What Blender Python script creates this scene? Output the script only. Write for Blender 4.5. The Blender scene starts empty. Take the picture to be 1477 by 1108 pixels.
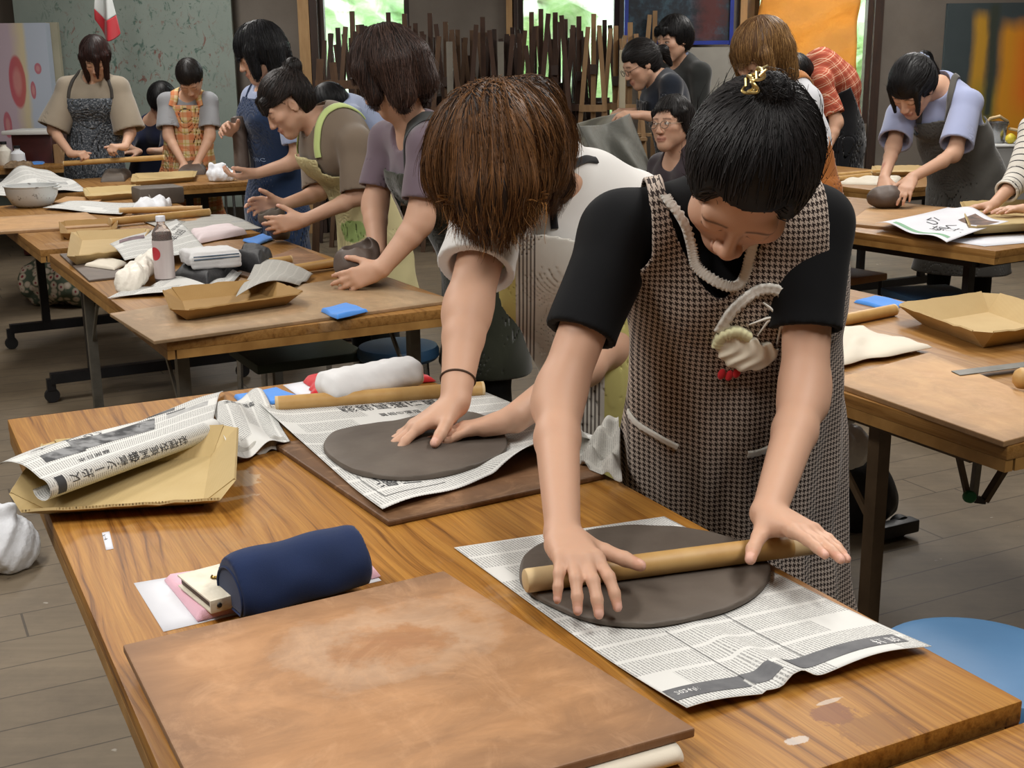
import bpy, bmesh, math, random
import numpy as np
from mathutils import Vector, Matrix, noise as mnoise
random.seed(7); rng = np.random.default_rng(11)
C = bpy.context.scene.collection
SC = bpy.context.scene

# ---------------------------------------------------------------- camera
F_PX, CAM_H = 1790.0, 1.405
PITCH, ROLL = math.atan(467/1790.0), math.radians(-.65)
_cp, _sp = math.cos(PITCH), math.sin(PITCH)
_r0, _u0, FW = np.array([1., 0, 0]), np.array([0, _sp, _cp]), np.array([0, _cp, -_sp])
RT = _r0*math.cos(ROLL) + _u0*math.sin(ROLL)
UP = _u0*math.cos(ROLL) - _r0*math.sin(ROLL)
CAM = np.array([0, 0, CAM_H])
cd = bpy.data.cameras.new('camera'); cam = bpy.data.objects.new('camera', cd); C.objects.link(cam)
cd.sensor_width = 36; cd.lens = F_PX/1477*36; cd.clip_start = .05; cd.clip_end = 200
cam.matrix_world = Matrix(((RT[0], UP[0], -FW[0], 0), (RT[1], UP[1], -FW[1], 0), (RT[2], UP[2], -FW[2], CAM_H), (0, 0, 0, 1)))
SC.camera = cam

def ray(x, y): return FW + RT*(x-738.5)/F_PX - UP*(y-554)/F_PX
def T(x, y, z=.70):                      # the point at height z seen there
    d = ray(x, y); return CAM + d*((z-CAM_H)/d[2])
def P(x, y, Y):                          # the point at depth Y seen there
    d = ray(x, y); return CAM + d*(Y/d[1])

# ---------------------------------------------------------------- light
SC.view_settings.view_transform = 'Standard'; SC.view_settings.look = 'None'
SC.view_settings.exposure = 0.0; SC.view_settings.gamma = 1.0; SC.view_settings.use_curve_mapping = False
SC.cycles.use_denoising = True; SC.cycles.max_bounces = 6; SC.cycles.transparent_max_bounces = 12
SC.cycles.caustics_reflective = False; SC.cycles.caustics_refractive = False
SC.cycles.sample_clamp_indirect = 6
W = bpy.data.worlds.new('sky'); SC.world = W; W.use_nodes = True
_b = W.node_tree.nodes['Background']; _b.inputs[0].default_value = (.86, .95, 1, 1); _b.inputs[1].default_value = 12.0
def area(name, loc, size, power, rot=(0, 0, 0), col=(1, .965, .92)):
    l = bpy.data.lights.new(name, 'AREA'); l.shape = 'RECTANGLE'; l.size, l.size_y = size; l.energy = power; l.color = col
    o = bpy.data.objects.new(name, l); C.objects.link(o); o.location = loc; o.rotation_euler = rot; return o
for _i, (_x, _y, _p) in enumerate([(-1.5, .9, 62), (1.2, .9, 50), (-2.2, 3.4, 50), (1.3, 3.4, 46), (-2.4, 6.2, 48), (2.0, 6.0, 48), (-2.2, 8.6, 40), (2.6, 8.6, 64)]):
    area('ceiling_tube_light', (_x, _y, 3.02), (.35, 1.5), _p)

# ---------------------------------------------------------------- materials
def lin(c):
    if isinstance(c, str):
        c = [int(c[i:i+2], 16)/255 for i in (1, 3, 5)]
    return tuple((v/12.92 if v <= .04045 else ((v+.055)/1.055)**2.4) for v in c[:3]) + (1,)
class NT:
    def __init__(s, name):
        s.m = bpy.data.materials.new(name); s.m.use_nodes = True; s.t = s.m.node_tree
        s.b = s.t.nodes['Principled BSDF']; s.out = s.t.nodes['Material Output']
    def n(s, typ, ins=None, **props):
        nd = s.t.nodes.new('ShaderNode'+typ)
        for k, v in props.items(): setattr(nd, k, v)
        for k, v in (ins or {}).items(): s.set(nd.inputs[k], v)
        return nd
    def set(s, inp, v):
        if hasattr(v, 'is_output'): s.t.links.new(v, inp)
        elif isinstance(v, bpy.types.Node): s.t.links.new(v.outputs[0], inp)
        else:
            if isinstance(v, str): v = lin(v)
            inp.default_value = v
    def bsdf(s, **k):
        for a, v in k.items(): s.set(s.b.inputs[a.replace('_', ' ')], v)
        return s.m
    def math(s, op, a, b=None, c=None):
        nd = s.t.nodes.new('ShaderNodeMath'); nd.operation = op
        for i, v in enumerate((a, b, c)):
            if v is not None: s.set(nd.inputs[i], v)
        return nd.outputs[0]
    def mix(s, fac, a, b):
        nd = s.t.nodes.new('ShaderNodeMix'); nd.data_type = 'RGBA'
        s.set(nd.inputs[0], fac); s.set(nd.inputs[6], a); s.set(nd.inputs[7], b); return nd.outputs[2]
    def co(s, scale=(1, 1, 1), out='Object', attr=None, rot=(0, 0, 0), loc=(0, 0, 0)):
        if attr: src = s.n('Attribute', attribute_name=attr).outputs['Vector']
        else: src = s.n('TexCoord').outputs[out]
        return s.n('Mapping', {'Vector': src, 'Scale': scale, 'Rotation': rot, 'Location': loc}).outputs[0]
    def noise(s, vec, scale=5, detail=4, rough=.55, dist=0):
        return s.n('TexNoise', {'Vector': vec, 'Scale': scale, 'Detail': detail, 'Roughness': rough, 'Distortion': dist}).outputs[0]
    def ramp(s, fac, stops):
        nd = s.n('ValToRGB', {0: fac}); e = nd.color_ramp.elements
        while len(e) < len(stops): e.new(.5)
        for i, (p, c) in enumerate(stops):
            e[i].position = p; e[i].color = lin(c) if isinstance(c, str) else ((c, c, c, 1) if isinstance(c, (int, float)) else c)
        return nd.outputs[0]
    def sep(s, vec):
        return s.n('SeparateXYZ', {0: vec}).outputs
    def bump(s, h, strength=.3, dist=.01):
        b = s.n('Bump', {'Strength': strength, 'Distance': dist, 'Height': h}); s.set(s.b.inputs['Normal'], b.outputs[0])
_MC = {}
def pm(name, c1, c2=None, rough=.6, scale=8, stretch=(1, 1, 1), metal=0, bump=0, bscale=None, attr=None, spec=.5, detail=4, lo=.35, hi=.65, **kw):
    """plain material: two close colours mixed by noise, optional bump"""
    if name in _MC: return _MC[name]
    s = NT(name)
    v = s.co(stretch, attr=attr)
    nz = s.noise(v, scale, detail)
    if c2 is None: s.set(s.b.inputs['Base Color'], c1)
    else: s.set(s.b.inputs['Base Color'], s.mix(s.ramp(nz, [(lo, 0), (hi, 1)]), c1, c2))
    s.bsdf(Roughness=rough, Metallic=metal)
    s.b.inputs['Specular IOR Level'].default_value = spec
    for k, x in kw.items(): s.set(s.b.inputs[k.replace('_', ' ')], x)
    if bump: s.bump(s.noise(s.co(stretch, attr=attr), bscale or scale*4, 3), bump)
    _MC[name] = s.m; return s.m

# ---------------------------------------------------------------- objects
def tag(o, label=None, cat=None, group=None, kind=None):
    if label: o['label'] = label
    if cat: o['category'] = cat
    if group: o['group'] = group
    if kind: o['kind'] = kind
    return o
def empty(name, loc=(0, 0, 0), label=None, cat=None, group=None, rz=0):
    o = bpy.data.objects.new(name, None); C.objects.link(o); o.location = [float(v) for v in loc]; o.rotation_euler = (0, 0, rz)
    o.empty_display_size = .05
    return tag(o, label, cat, group)
def setparent(o, parent):
    """parent keeping world place; parents are only moved and turned about z"""
    def world(p):
        m = Matrix.Translation(p.location) @ Matrix.Rotation(p.rotation_euler[2], 4, 'Z')
        return m if p.parent is None else world(p.parent) @ p.matrix_parent_inverse @ m
    o.parent = parent; o.matrix_parent_inverse = world(parent).inverted()
def link(name, me, m, parent=None, world=True):
    """world=True: mesh vertices are in world space; else local to the parent"""
    o = bpy.data.objects.new(name, me); C.objects.link(o)
    if m is not None:
        for x in (m if isinstance(m, (list, tuple)) else [m]): me.materials.append(x)
    if parent is not None:
        o.parent = parent
        if world: setparent(o, parent)
    elif world and len(me.vertices):                 # put the origin at the base of the thing
        n = len(me.vertices); a = np.empty(n*3, np.float32); me.vertices.foreach_get('co', a); a = a.reshape(-1, 3)
        c = np.array([(a[:, 0].min()+a[:, 0].max())/2, (a[:, 1].min()+a[:, 1].max())/2, a[:, 2].min()], np.float32)
        a -= c; me.vertices.foreach_set('co', a.ravel()); o.location = [float(v) for v in c]
    return o
def mesh_np(name, V, Fq, smooth=True, attrs=None, cols=None, mats=None):
    """mesh from numpy verts and a list/array of faces (all the same size) or a list of arrays"""
    V = np.asarray(V, np.float32).reshape(-1, 3)
    groups = Fq if isinstance(Fq, list) and len(Fq) and isinstance(Fq[0], np.ndarray) and Fq[0].ndim == 2 else [np.asarray(Fq)]
    me = bpy.data.meshes.new(name); me.vertices.add(len(V)); me.vertices.foreach_set('co', V.ravel())
    li = np.concatenate([g.ravel() for g in groups]).astype(np.int32)
    tot = np.concatenate([np.full(len(g), g.shape[1], np.int32) for g in groups])
    st = np.concatenate([[0], np.cumsum(tot)[:-1]]).astype(np.int32)
    me.loops.add(len(li)); me.loops.foreach_set('vertex_index', li)
    me.polygons.add(len(tot)); me.polygons.foreach_set('loop_start', st)
    if smooth: me.polygons.foreach_set('use_smooth', np.ones(len(tot), bool))
    if mats is not None: me.polygons.foreach_set('material_index', np.asarray(mats, np.int32))
    me.update(calc_edges=True)
    for k, a in (attrs or {}).items():
        at = me.attributes.new(k, 'FLOAT_VECTOR', 'POINT'); at.data.foreach_set('vector', np.asarray(a, np.float32).ravel())
    if cols is not None:
        at = me.color_attributes.new('Col', 'FLOAT_COLOR', 'POINT'); at.data.foreach_set('color', np.asarray(cols, np.float32).ravel())
    me.validate(); return me
class MB:
    """collects boxes, bars, tubes, lathes into ONE mesh"""
    def __init__(s): s.v, s.f, s.sm = [], [], []
    def add(s, v, f, smooth=False):
        o = len(s.v); s.v += [tuple(map(float, p)) for p in v]; s.f += [[i+o for i in q] for q in f]; s.sm += [smooth]*len(f); return s
    def box(s, c, d, ax=None, bev=0):
        """centre, full sizes, axes (3 row vectors)"""
        c = np.asarray(c, float); A = np.eye(3) if ax is None else np.asarray(ax, float); h = np.asarray(d, float)/2
        if bev <= 0:
            v = [c + A[0]*h[0]*x + A[1]*h[1]*y + A[2]*h[2]*z for z in (-1, 1) for y in (-1, 1) for x in (-1, 1)]
            return s.add(v, [[0, 2, 3, 1], [4, 5, 7, 6], [0, 1, 5, 4], [2, 6, 7, 3], [0, 4, 6, 2], [1, 3, 7, 5]])
        bm = bmesh.new(); bmesh.ops.create_cube(bm, size=1)
        for q in bm.verts: q.co = Vector((q.co.x*d[0], q.co.y*d[1], q.co.z*d[2]))
        bmesh.ops.bevel(bm, geom=bm.edges[:], offset=min(bev, min(d)*.49), segments=2, profile=.6, affect='EDGES')
        bm.verts.index_update()
        v = [c + A[0]*q.co.x + A[1]*q.co.y + A[2]*q.co.z for q in bm.verts]; f = [[x.index for x in q.verts] for q in bm.faces]; bm.free()
        return s.add(v, f)
    def bar(s, a, b, w, t, up=(0, 0, 1), bev=0):
        """rectangular bar from a to b: w across, t along 'up'"""
        a, b = np.asarray(a, float), np.asarray(b, float); d = b-a; L = np.linalg.norm(d); x = d/L
        u = np.asarray(up, float)
        if abs(u@x) > .95: u = np.array([1., 0, 0]) if abs(x[0]) < .9 else np.array([0, 1., 0])
        y = np.cross(u, x); y /= np.linalg.norm(y); z = np.cross(x, y)
        return s.box((a+b)/2, (L, w, t), (x, y, z), bev)
    def tube(s, pts, r, n=10, caps=True, sq=None):
        pts = np.asarray(pts, float); m = len(pts); r = np.full(m, r, float) if np.isscalar(r) else np.asarray(r, float)
        t = np.gradient(pts, axis=0); t /= np.linalg.norm(t, axis=1)[:, None]+1e-12
        ref = np.array([0, 0, 1.]) if abs(t[0][2]) < .9 else np.array([1., 0, 0])
        y = np.cross(ref, t[0]); y /= np.linalg.norm(y); V = []
        for i in range(m):
            y = y - t[i]*(y@t[i]); y /= np.linalg.norm(y)+1e-12; z = np.cross(t[i], y)
            for k in range(n):
                a = 2*math.pi*k/n
                V.append(pts[i] + r[i]*(y*math.cos(a)*(sq or 1) + z*math.sin(a)))
        Fc = [[i*n+k, i*n+(k+1) % n, (i+1)*n+(k+1) % n, (i+1)*n+k] for i in range(m-1) for k in range(n)]
        if caps: Fc += [list(range(n))[::-1], [(m-1)*n+k for k in range(n)]]
        return s.add(V, Fc, True)
    def cyl(s, a, b, r, r2=None, n=20):
        return s.tube([a, b], [r, r if r2 is None else r2], n)
    def lathe(s, c, prof, n=28, axis=(0, 0, 1), sx=1, sy=1):
        """prof: list of (radius, height)"""
        c = np.asarray(c, float); ax = np.asarray(axis, float); ax /= np.linalg.norm(ax)
        x = np.array([1., 0, 0]) if abs(ax[0]) < .9 else np.array([0, 1., 0]); x = x-ax*(x@ax); x /= np.linalg.norm(x); y = np.cross(ax, x)
        V = [c + x*r*math.cos(2*math.pi*k/n)*sx + y*r*math.sin(2*math.pi*k/n)*sy + ax*h for r, h in prof for k in range(n)]
        Fc = [[i*n+k, i*n+(k+1) % n, (i+1)*n+(k+1) % n, (i+1)*n+k] for i in range(len(prof)-1) for k in range(n)]
        if prof[0][0] > 1e-4: Fc.append(list(range(n))[::-1])
        if prof[-1][0] > 1e-4: Fc.append([(len(prof)-1)*n+k for k in range(n)])
        return s.add(V, Fc, True)
    def prism(s, poly, z0, z1):
        n = len(poly); V = [(p[0], p[1], z0) for p in poly] + [(p[0], p[1], z1) for p in poly]
        return s.add(V, [list(range(n))[::-1], [n+i for i in range(n)]] + [[i, (i+1) % n, n+(i+1) % n, n+i] for i in range(n)])
    def mesh(s, name):
        me = bpy.data.meshes.new(name); me.from_pydata(s.v, [], s.f); me.polygons.foreach_set('use_smooth', s.sm); me.update()
        bm = bmesh.new(); bm.from_mesh(me); bmesh.ops.recalc_face_normals(bm, faces=bm.faces); 
        bmesh.ops.remove_doubles(bm, verts=bm.verts, dist=1e-5); bm.to_mesh(me); bm.free()
        try: me.set_sharp_from_angle(angle=math.radians(40))
        except Exception: pass
        return me
    def build(s, name, m, parent=None, world=True):
        return link(name, s.mesh(name), m, parent, world)
def copy_tree(o, parent=None):
    c = o.copy(); C.objects.link(c)
    if parent is not None: c.parent = parent
    for ch in list(o.children): copy_tree(ch, c)
    return c
def unit(v): v = np.asarray(v, float); return v/(np.linalg.norm(v)+1e-12)

# ---------------------------------------------------------------- smooth solids (signed distances -> one continuous mesh)
class SDF:
    def __init__(s): s.p = []
    def copy(s): q = SDF(); q.p = list(s.p); return q
    def cap(s, a, b, ra, rb=None, k=.02, sub=0, n=None, sq=1.):
        a, b = np.asarray(a, float), np.asarray(b, float); rb = ra if rb is None else rb
        s.p.append(('c', a, b, ra, rb, k, sub, None if n is None else unit(n), sq, (a+b)/2, np.linalg.norm(b-a)/2+max(ra, rb)*max(1, sq))); return s
    def chain(s, pts, rs, k=.02, **kw):
        for i in range(len(pts)-1): s.cap(pts[i], pts[i+1], rs[i], rs[i+1], k, **kw)
        return s
    def ell(s, c, R, r, k=.02, sub=0):
        c = np.asarray(c, float); s.p.append(('e', c, np.asarray(R, float), np.asarray(r, float), 0, k, sub, None, 1, c, max(r))); return s
    def box(s, c, R, h, rd=.01, k=.005, sub=0):
        c = np.asarray(c, float); h = np.asarray(h, float); s.p.append(('b', c, np.asarray(R, float), h, rd, k, sub, None, 1, c, np.linalg.norm(h)+rd)); return s
    def eval(s, X):
        X = np.asarray(X, np.float32); d = np.full(len(X), 9., np.float32)
        for (ty, a, b, ra, rb, k, sub, n, sq, c0, Rb) in s.p:
            lb = np.sqrt(((X-c0.astype(np.float32))**2).sum(1))-Rb
            sel = np.nonzero(lb < (d+k if not sub else k-d))[0]
            if not len(sel): continue
            q = X[sel]; q = q.astype(np.float32)
            if ty == 'c':
                ab = (b-a).astype(np.float32); L2 = float(ab@ab)+1e-12; pa = q-a.astype(np.float32)
                t = np.clip(pa@ab/L2, 0, 1); w = pa-t[:, None]*ab; r = ra+(rb-ra)*t
                if n is not None:
                    nn = n.astype(np.float32); wn = w@nn; w = w+(wn*(1/sq-1))[:, None]*nn
                    L = np.sqrt((w*w).sum(1)); v = (L-r)*(sq if sq < 1 else 1)
                else: v = np.sqrt((w*w).sum(1))-r
            elif ty == 'e':
                l = (q-a.astype(np.float32))@b.T.astype(np.float32); rr = ra.astype(np.float32)
                k0 = np.sqrt(((l/rr)**2).sum(1)); k1 = np.sqrt(((l/(rr*rr))**2).sum(1))+1e-9; v = k0*(k0-1)/k1
            else:
                l = np.abs((q-a.astype(np.float32))@b.T.astype(np.float32))-ra.astype(np.float32)
                v = np.sqrt((np.maximum(l, 0)**2).sum(1))+np.minimum(l.max(1), 0)-rb
            dd = d[sel]
            if sub: dd = -dd
            h = np.clip(.5+.5*(dd-v)/k, 0, 1); o = dd*(1-h)+v*h-k*h*(1-h)
            d[sel] = -o if sub else o
        return d
    def bounds(s, m=.02):
        lo = np.min([p[9]-p[10] for p in s.p if not p[6]], 0)-m; hi = np.max([p[9]+p[10] for p in s.p if not p[6]], 0)+m; return lo, hi
def isomesh(fn, lo, hi, h, B=8, slack=1.7):
    lo, hi = np.asarray(lo, float), np.asarray(hi, float)
    nb = np.maximum(1, np.ceil((hi-lo)/(h*B)).astype(int))
    g = np.stack(np.meshgrid(*[np.arange(n) for n in nb], indexing='ij'), -1).reshape(-1, 3)
    ctr = lo+(g+.5)*B*h-.5*h
    D0 = np.concatenate([fn(ctr[i:i+400000]) for i in range(0, len(ctr), 400000)])
    act = np.nonzero(np.abs(D0) < .87*B*h*slack)[0]
    off = np.stack(np.meshgrid(*[np.arange(B)]*3, indexing='ij'), -1).reshape(-1, 3)
    D = np.empty((len(g), B**3), np.float32); D[:] = D0[:, None]
    st = 3000
    for i in range(0, len(act), st):
        a = act[i:i+st]; pts = (lo+(g[a][:, None, :]*B+off[None])*h).reshape(-1, 3)
        D[a] = fn(pts).reshape(len(a), -1)
    D = D.reshape(*nb, B, B, B).transpose(0, 3, 1, 4, 2, 5).reshape(*(nb*B))
    D[0] = D[-1] = 1; D[:, 0] = D[:, -1] = 1; D[:, :, 0] = D[:, :, -1] = 1
    I = D < 0; n = np.array(D.shape)
    s0 = [slice(0, -1), slice(1, None)]
    cnt = np.zeros(n-1, np.int8)
    for x in (0, 1):
        for y in (0, 1):
            for z in (0, 1): cnt += I[s0[x], s0[y], s0[z]]
    cells = np.argwhere((cnt > 0) & (cnt < 8)); 
    if not len(cells): return np.zeros((0, 3)), np.zeros((0, 4), int)
    cor = [(x, y, z) for x in (0, 1) for y in (0, 1) for z in (0, 1)]
    cv = np.stack([D[cells[:, 0]+x, cells[:, 1]+y, cells[:, 2]+z] for x, y, z in cor], 1)
    acc = np.zeros((len(cells), 3)); w = np.zeros(len(cells))
    for i in range(8):
        for ax in range(3):
            if cor[i][ax]: continue
            j = i | (4 >> ax); a, b = cv[:, i], cv[:, j]; m = (a < 0) != (b < 0)
            t = np.where(m, a/np.where(m, a-b, 1), 0)
            p = np.array(cor[i], float)[None].repeat(len(cells), 0); p[:, ax] += t
            acc += p*m[:, None]; w += m
    V = lo+(cells+acc/w[:, None])*h
    key = (cells[:, 0]*n[1]+cells[:, 1])*n[2]+cells[:, 2]
    Q = []
    for ax in range(3):
        sa = [slice(None)]*3; sb = [slice(None)]*3; sa[ax] = slice(0, -1); sb[ax] = slice(1, None)
        e = np.argwhere(I[tuple(sa)] != I[tuple(sb)]); flip = I[e[:, 0], e[:, 1], e[:, 2]]
        u, v = (ax+1) % 3, (ax+2) % 3; du = np.eye(3, dtype=int)[u]; dv = np.eye(3, dtype=int)[v]
        ok = (e[:, u] > 0) & (e[:, v] > 0); e, flip = e[ok], flip[ok]
        q = np.stack([((c[:, 0]*n[1]+c[:, 1])*n[2]+c[:, 2]) for c in (e-du-dv, e-dv, e, e-du)], 1)
        q = np.searchsorted(key, q); q[~flip] = q[~flip][:, ::-1]; Q.append(q)
    return V, np.concatenate(Q)
def project(fn, X, off=0., it=4):
    X = np.array(X, float)
    for _ in range(it):
        g = grad(fn, X); X -= (fn(X)-off)[:, None]*g*.9
    return X
def grad(fn, X, e=.002):
    g = np.stack([fn(X+np.eye(3)[i]*e)-fn(X-np.eye(3)[i]*e) for i in range(3)], 1)
    return g/(np.linalg.norm(g, axis=1)[:, None]+1e-9)
def frame(f, u):
    """rows: side (to the left of someone looking along f), forward, up"""
    f = unit(f); u = np.asarray(u, float); u = unit(u-f*(u@f)); return np.array([np.cross(u, f)*1., f, u])
# ---------------------------------------------------------------- special materials
TAB_RZ = math.radians(27)
def wood_table(name, c1, c2, c3, along='Y', sc=1.0, rough=.46, stains=()):
    s = NT(name); st = (44*sc, .9*sc, 44*sc) if along == 'Y' else (1.1*sc, 26*sc, 26*sc)
    w = s.noise(s.co((3, 1.2, 3)), 1.5, 2)
    v = s.n('VectorMath', {0: s.co(st), 1: s.n('VectorMath', {0: s.n('CombineXYZ', {0: w, 1: 0, 2: 0}).outputs[0], 1: (4, 0, 0)}, operation='MULTIPLY').outputs[0]}, operation='ADD').outputs[0]
    nz = s.noise(v, 1.6, 6, .65)
    c = s.ramp(nz, [(.30, c3), (.43, c1), (.58, c2), (.72, c1), (.8, c3)])
    fine = s.noise(s.co((st[0]*5, st[1]*3, st[2]*5)), 1.5, 3)
    c = s.mix(s.math('MULTIPLY', s.ramp(fine, [(.4, 0), (.7, 1)]), .35), c, c3)
    # pale smears of dried clay
    sm = s.math('MULTIPLY', s.ramp(s.noise(s.co((2.2, 2.2, 2.2), loc=(3, 1, 0)), 2.2, 6, .7), [(.56, 0), (.72, 1)]), .28)
    c = s.mix(sm, c, '#b3a28a')
    X, Y, _ = s.sep(s.co((1, 1, 1)))
    for (px, py, rx, ry, rot, col, am) in stains:                    # dried smears at their own places
        w = T(px, py); dx, dy = w[0]-T1c[0], w[1]-T1c[1]; lx = dx*math.cos(TAB_RZ)+dy*math.sin(TAB_RZ); ly = -dx*math.sin(TAB_RZ)+dy*math.cos(TAB_RZ)
        ex = s.math('DIVIDE', s.math('SUBTRACT', X, float(lx)), rx); ey = s.math('DIVIDE', s.math('SUBTRACT', Y, float(ly)), ry)
        r = s.math('ADD', s.math('ADD', s.math('MULTIPLY', ex, ex), s.math('MULTIPLY', ey, ey)), s.math('MULTIPLY', s.math('SUBTRACT', s.noise(s.co((1, 1, 1)), 55, 4, .7), .5), 3.2))
        c = s.mix(s.math('MULTIPLY', s.ramp(r, [(.7, 1), (1, 0)]), am), c, col)
    s.set(s.b.inputs['Base Color'], c)
    s.set(s.b.inputs['Roughness'], s.math('ADD', rough, s.math('MULTIPLY', sm, .8)))
    s.b.inputs['Specular IOR Level'].default_value = .3; s.bump(nz, .06, .004); return s.m
T1c = np.array([-.2345, 1.8615])
M_table = wood_table('teak_laminate', '#976527', '#ad7b36', '#55310f', stains=((1150, 1068, .016, .008, 0, '#c4bbb2', .75), (1205, 1030, .03, .02, 0, '#7a4a2c', .8), (1195, 1012, .020, .004, 0, '#c8bcae', .6), (1262, 1052, .05, .03, 0, '#7d5228', .55), (350, 690, .03, .05, 0, '#b9a88c', .5), (330, 720, .05, .01, 0, '#b9a88c', .4)))
M_table_far = wood_table('brown_laminate', '#8f6532', '#9f7540', '#694621', rough=.45)
M_edge = pm('table_edge', '#a97f45', '#8c6430', .5, 12)
M_edge_dark = pm('table_edge_dark', '#5b4a33', '#3c2f20', .6, 12)
def plywood(name, c1, c2, cd, pale, pl_c=(0, 0), pl_r=.12):
    s = NT(name); v = s.co((1, 1, 1))
    n1 = s.noise(s.co((3, 9, 3)), 2.2, 6, .62, .6); n2 = s.noise(v, 3.2, 5, .6)
    c = s.mix(s.ramp(n1, [(.35, 0), (.7, 1)]), c1, c2)
    x, y, z = s.sep(v)
    ex = s.math('DIVIDE', s.math('SUBTRACT', x, pl_c[0]), pl_r); ey = s.math('DIVIDE', s.math('SUBTRACT', y, pl_c[1]), pl_r*.75)
    r = s.math('SQRT', s.math('ADD', s.math('MULTIPLY', ex, ex), s.math('MULTIPLY', ey, ey)))
    r = s.math('ADD', r, s.math('MULTIPLY', s.math('SUBTRACT', s.noise(v, 7, 6, .7), .5), 2.2))
    ringv = s.ramp(r, [(.30, 0), (.55, .8), (.85, .45), (1.3, 0)])
    c = s.mix(s.math('MULTIPLY', ringv, pale), c, '#c3aa92')
    c = s.mix(s.math('MULTIPLY', s.ramp(r, [(.1, 1), (.5, 0)]), pale*.9), c, '#a06a44')
    # worn dark border: grime rubbed into the rim of the board
    g = s.n('TexCoord').outputs['Generated']; gx, gy, gz = s.sep(g)
    ed = s.math('MINIMUM', s.math('MINIMUM', gx, s.math('SUBTRACT', 1, gx)), s.math('MINIMUM', gy, s.math('SUBTRACT', 1, gy)))
    ed = s.math('ADD', ed, s.math('MULTIPLY', s.math('SUBTRACT', n1, .5), .12))
    c = s.mix(s.math('MULTIPLY', s.ramp(ed, [(0, 1), (.05, .7), (.15, 0)]), .75), c, cd)
    cl = s.ramp(s.noise(s.co((1, 1.6, 1), loc=(2, 5, 0)), 5.5, 7, .72, 1.2), [(.42, 0), (.66, 1)]); c = s.mix(s.math('MULTIPLY', cl, .42), c, cd); cl2 = s.ramp(s.noise(s.co((1.4, 1, 1), loc=(7, 1, 0)), 9, 6, .7, 1.5), [(.5, 0), (.68, 1)]); c = s.mix(s.math('MULTIPLY', cl2, .3), c, '#cfa47c')
    sp = s.ramp(s.noise(v, 16, 4, .7), [(.66, 0), (.74, 1)]); c = s.mix(s.math('MULTIPLY', sp, .35), c, cd)
    s.bsdf(Base_Color=c, Roughness=.6); s.bump(n1, .1, .002); return s.m
M_ply = plywood('worn_plywood', '#a67a52', '#b88b62', '#765840', .55, (.05, .09), .15)
M_ply2 = plywood('plywood_tan', '#b48a5c', '#c09868', '#8f6f4c', 0)
M_ply_dark = plywood('plywood_brown', '#7a5536', '#8a6443', '#54391f', 0)
M_ply_grey = plywood('plywood_grey', '#a08563', '#ad9270', '#7c6447', 0)
def card_mat(name, c1, c2):
    s = NT(name); v = s.co((1, 1, 1)); n1 = s.noise(v, 14, 4)
    x = s.sep(v)[0]; rib = s.math('SINE', s.math('MULTIPLY', x, 900))
    s.bsdf(Base_Color=s.mix(n1, c1, c2), Roughness=.8); s.bump(rib, .05, .001); return s.m
M_card = card_mat('cardboard', '#bfa678', '#b3996b')
M_card_y = card_mat('cardboard_yellow', '#c4ad7c', '#b8a06e')
M_kraft = card_mat('kraft_card', '#a5834f', '#94723f')
M_corr = pm('corrugated_cut', '#4a3a22', '#b99a60', .9, 260)
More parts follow.
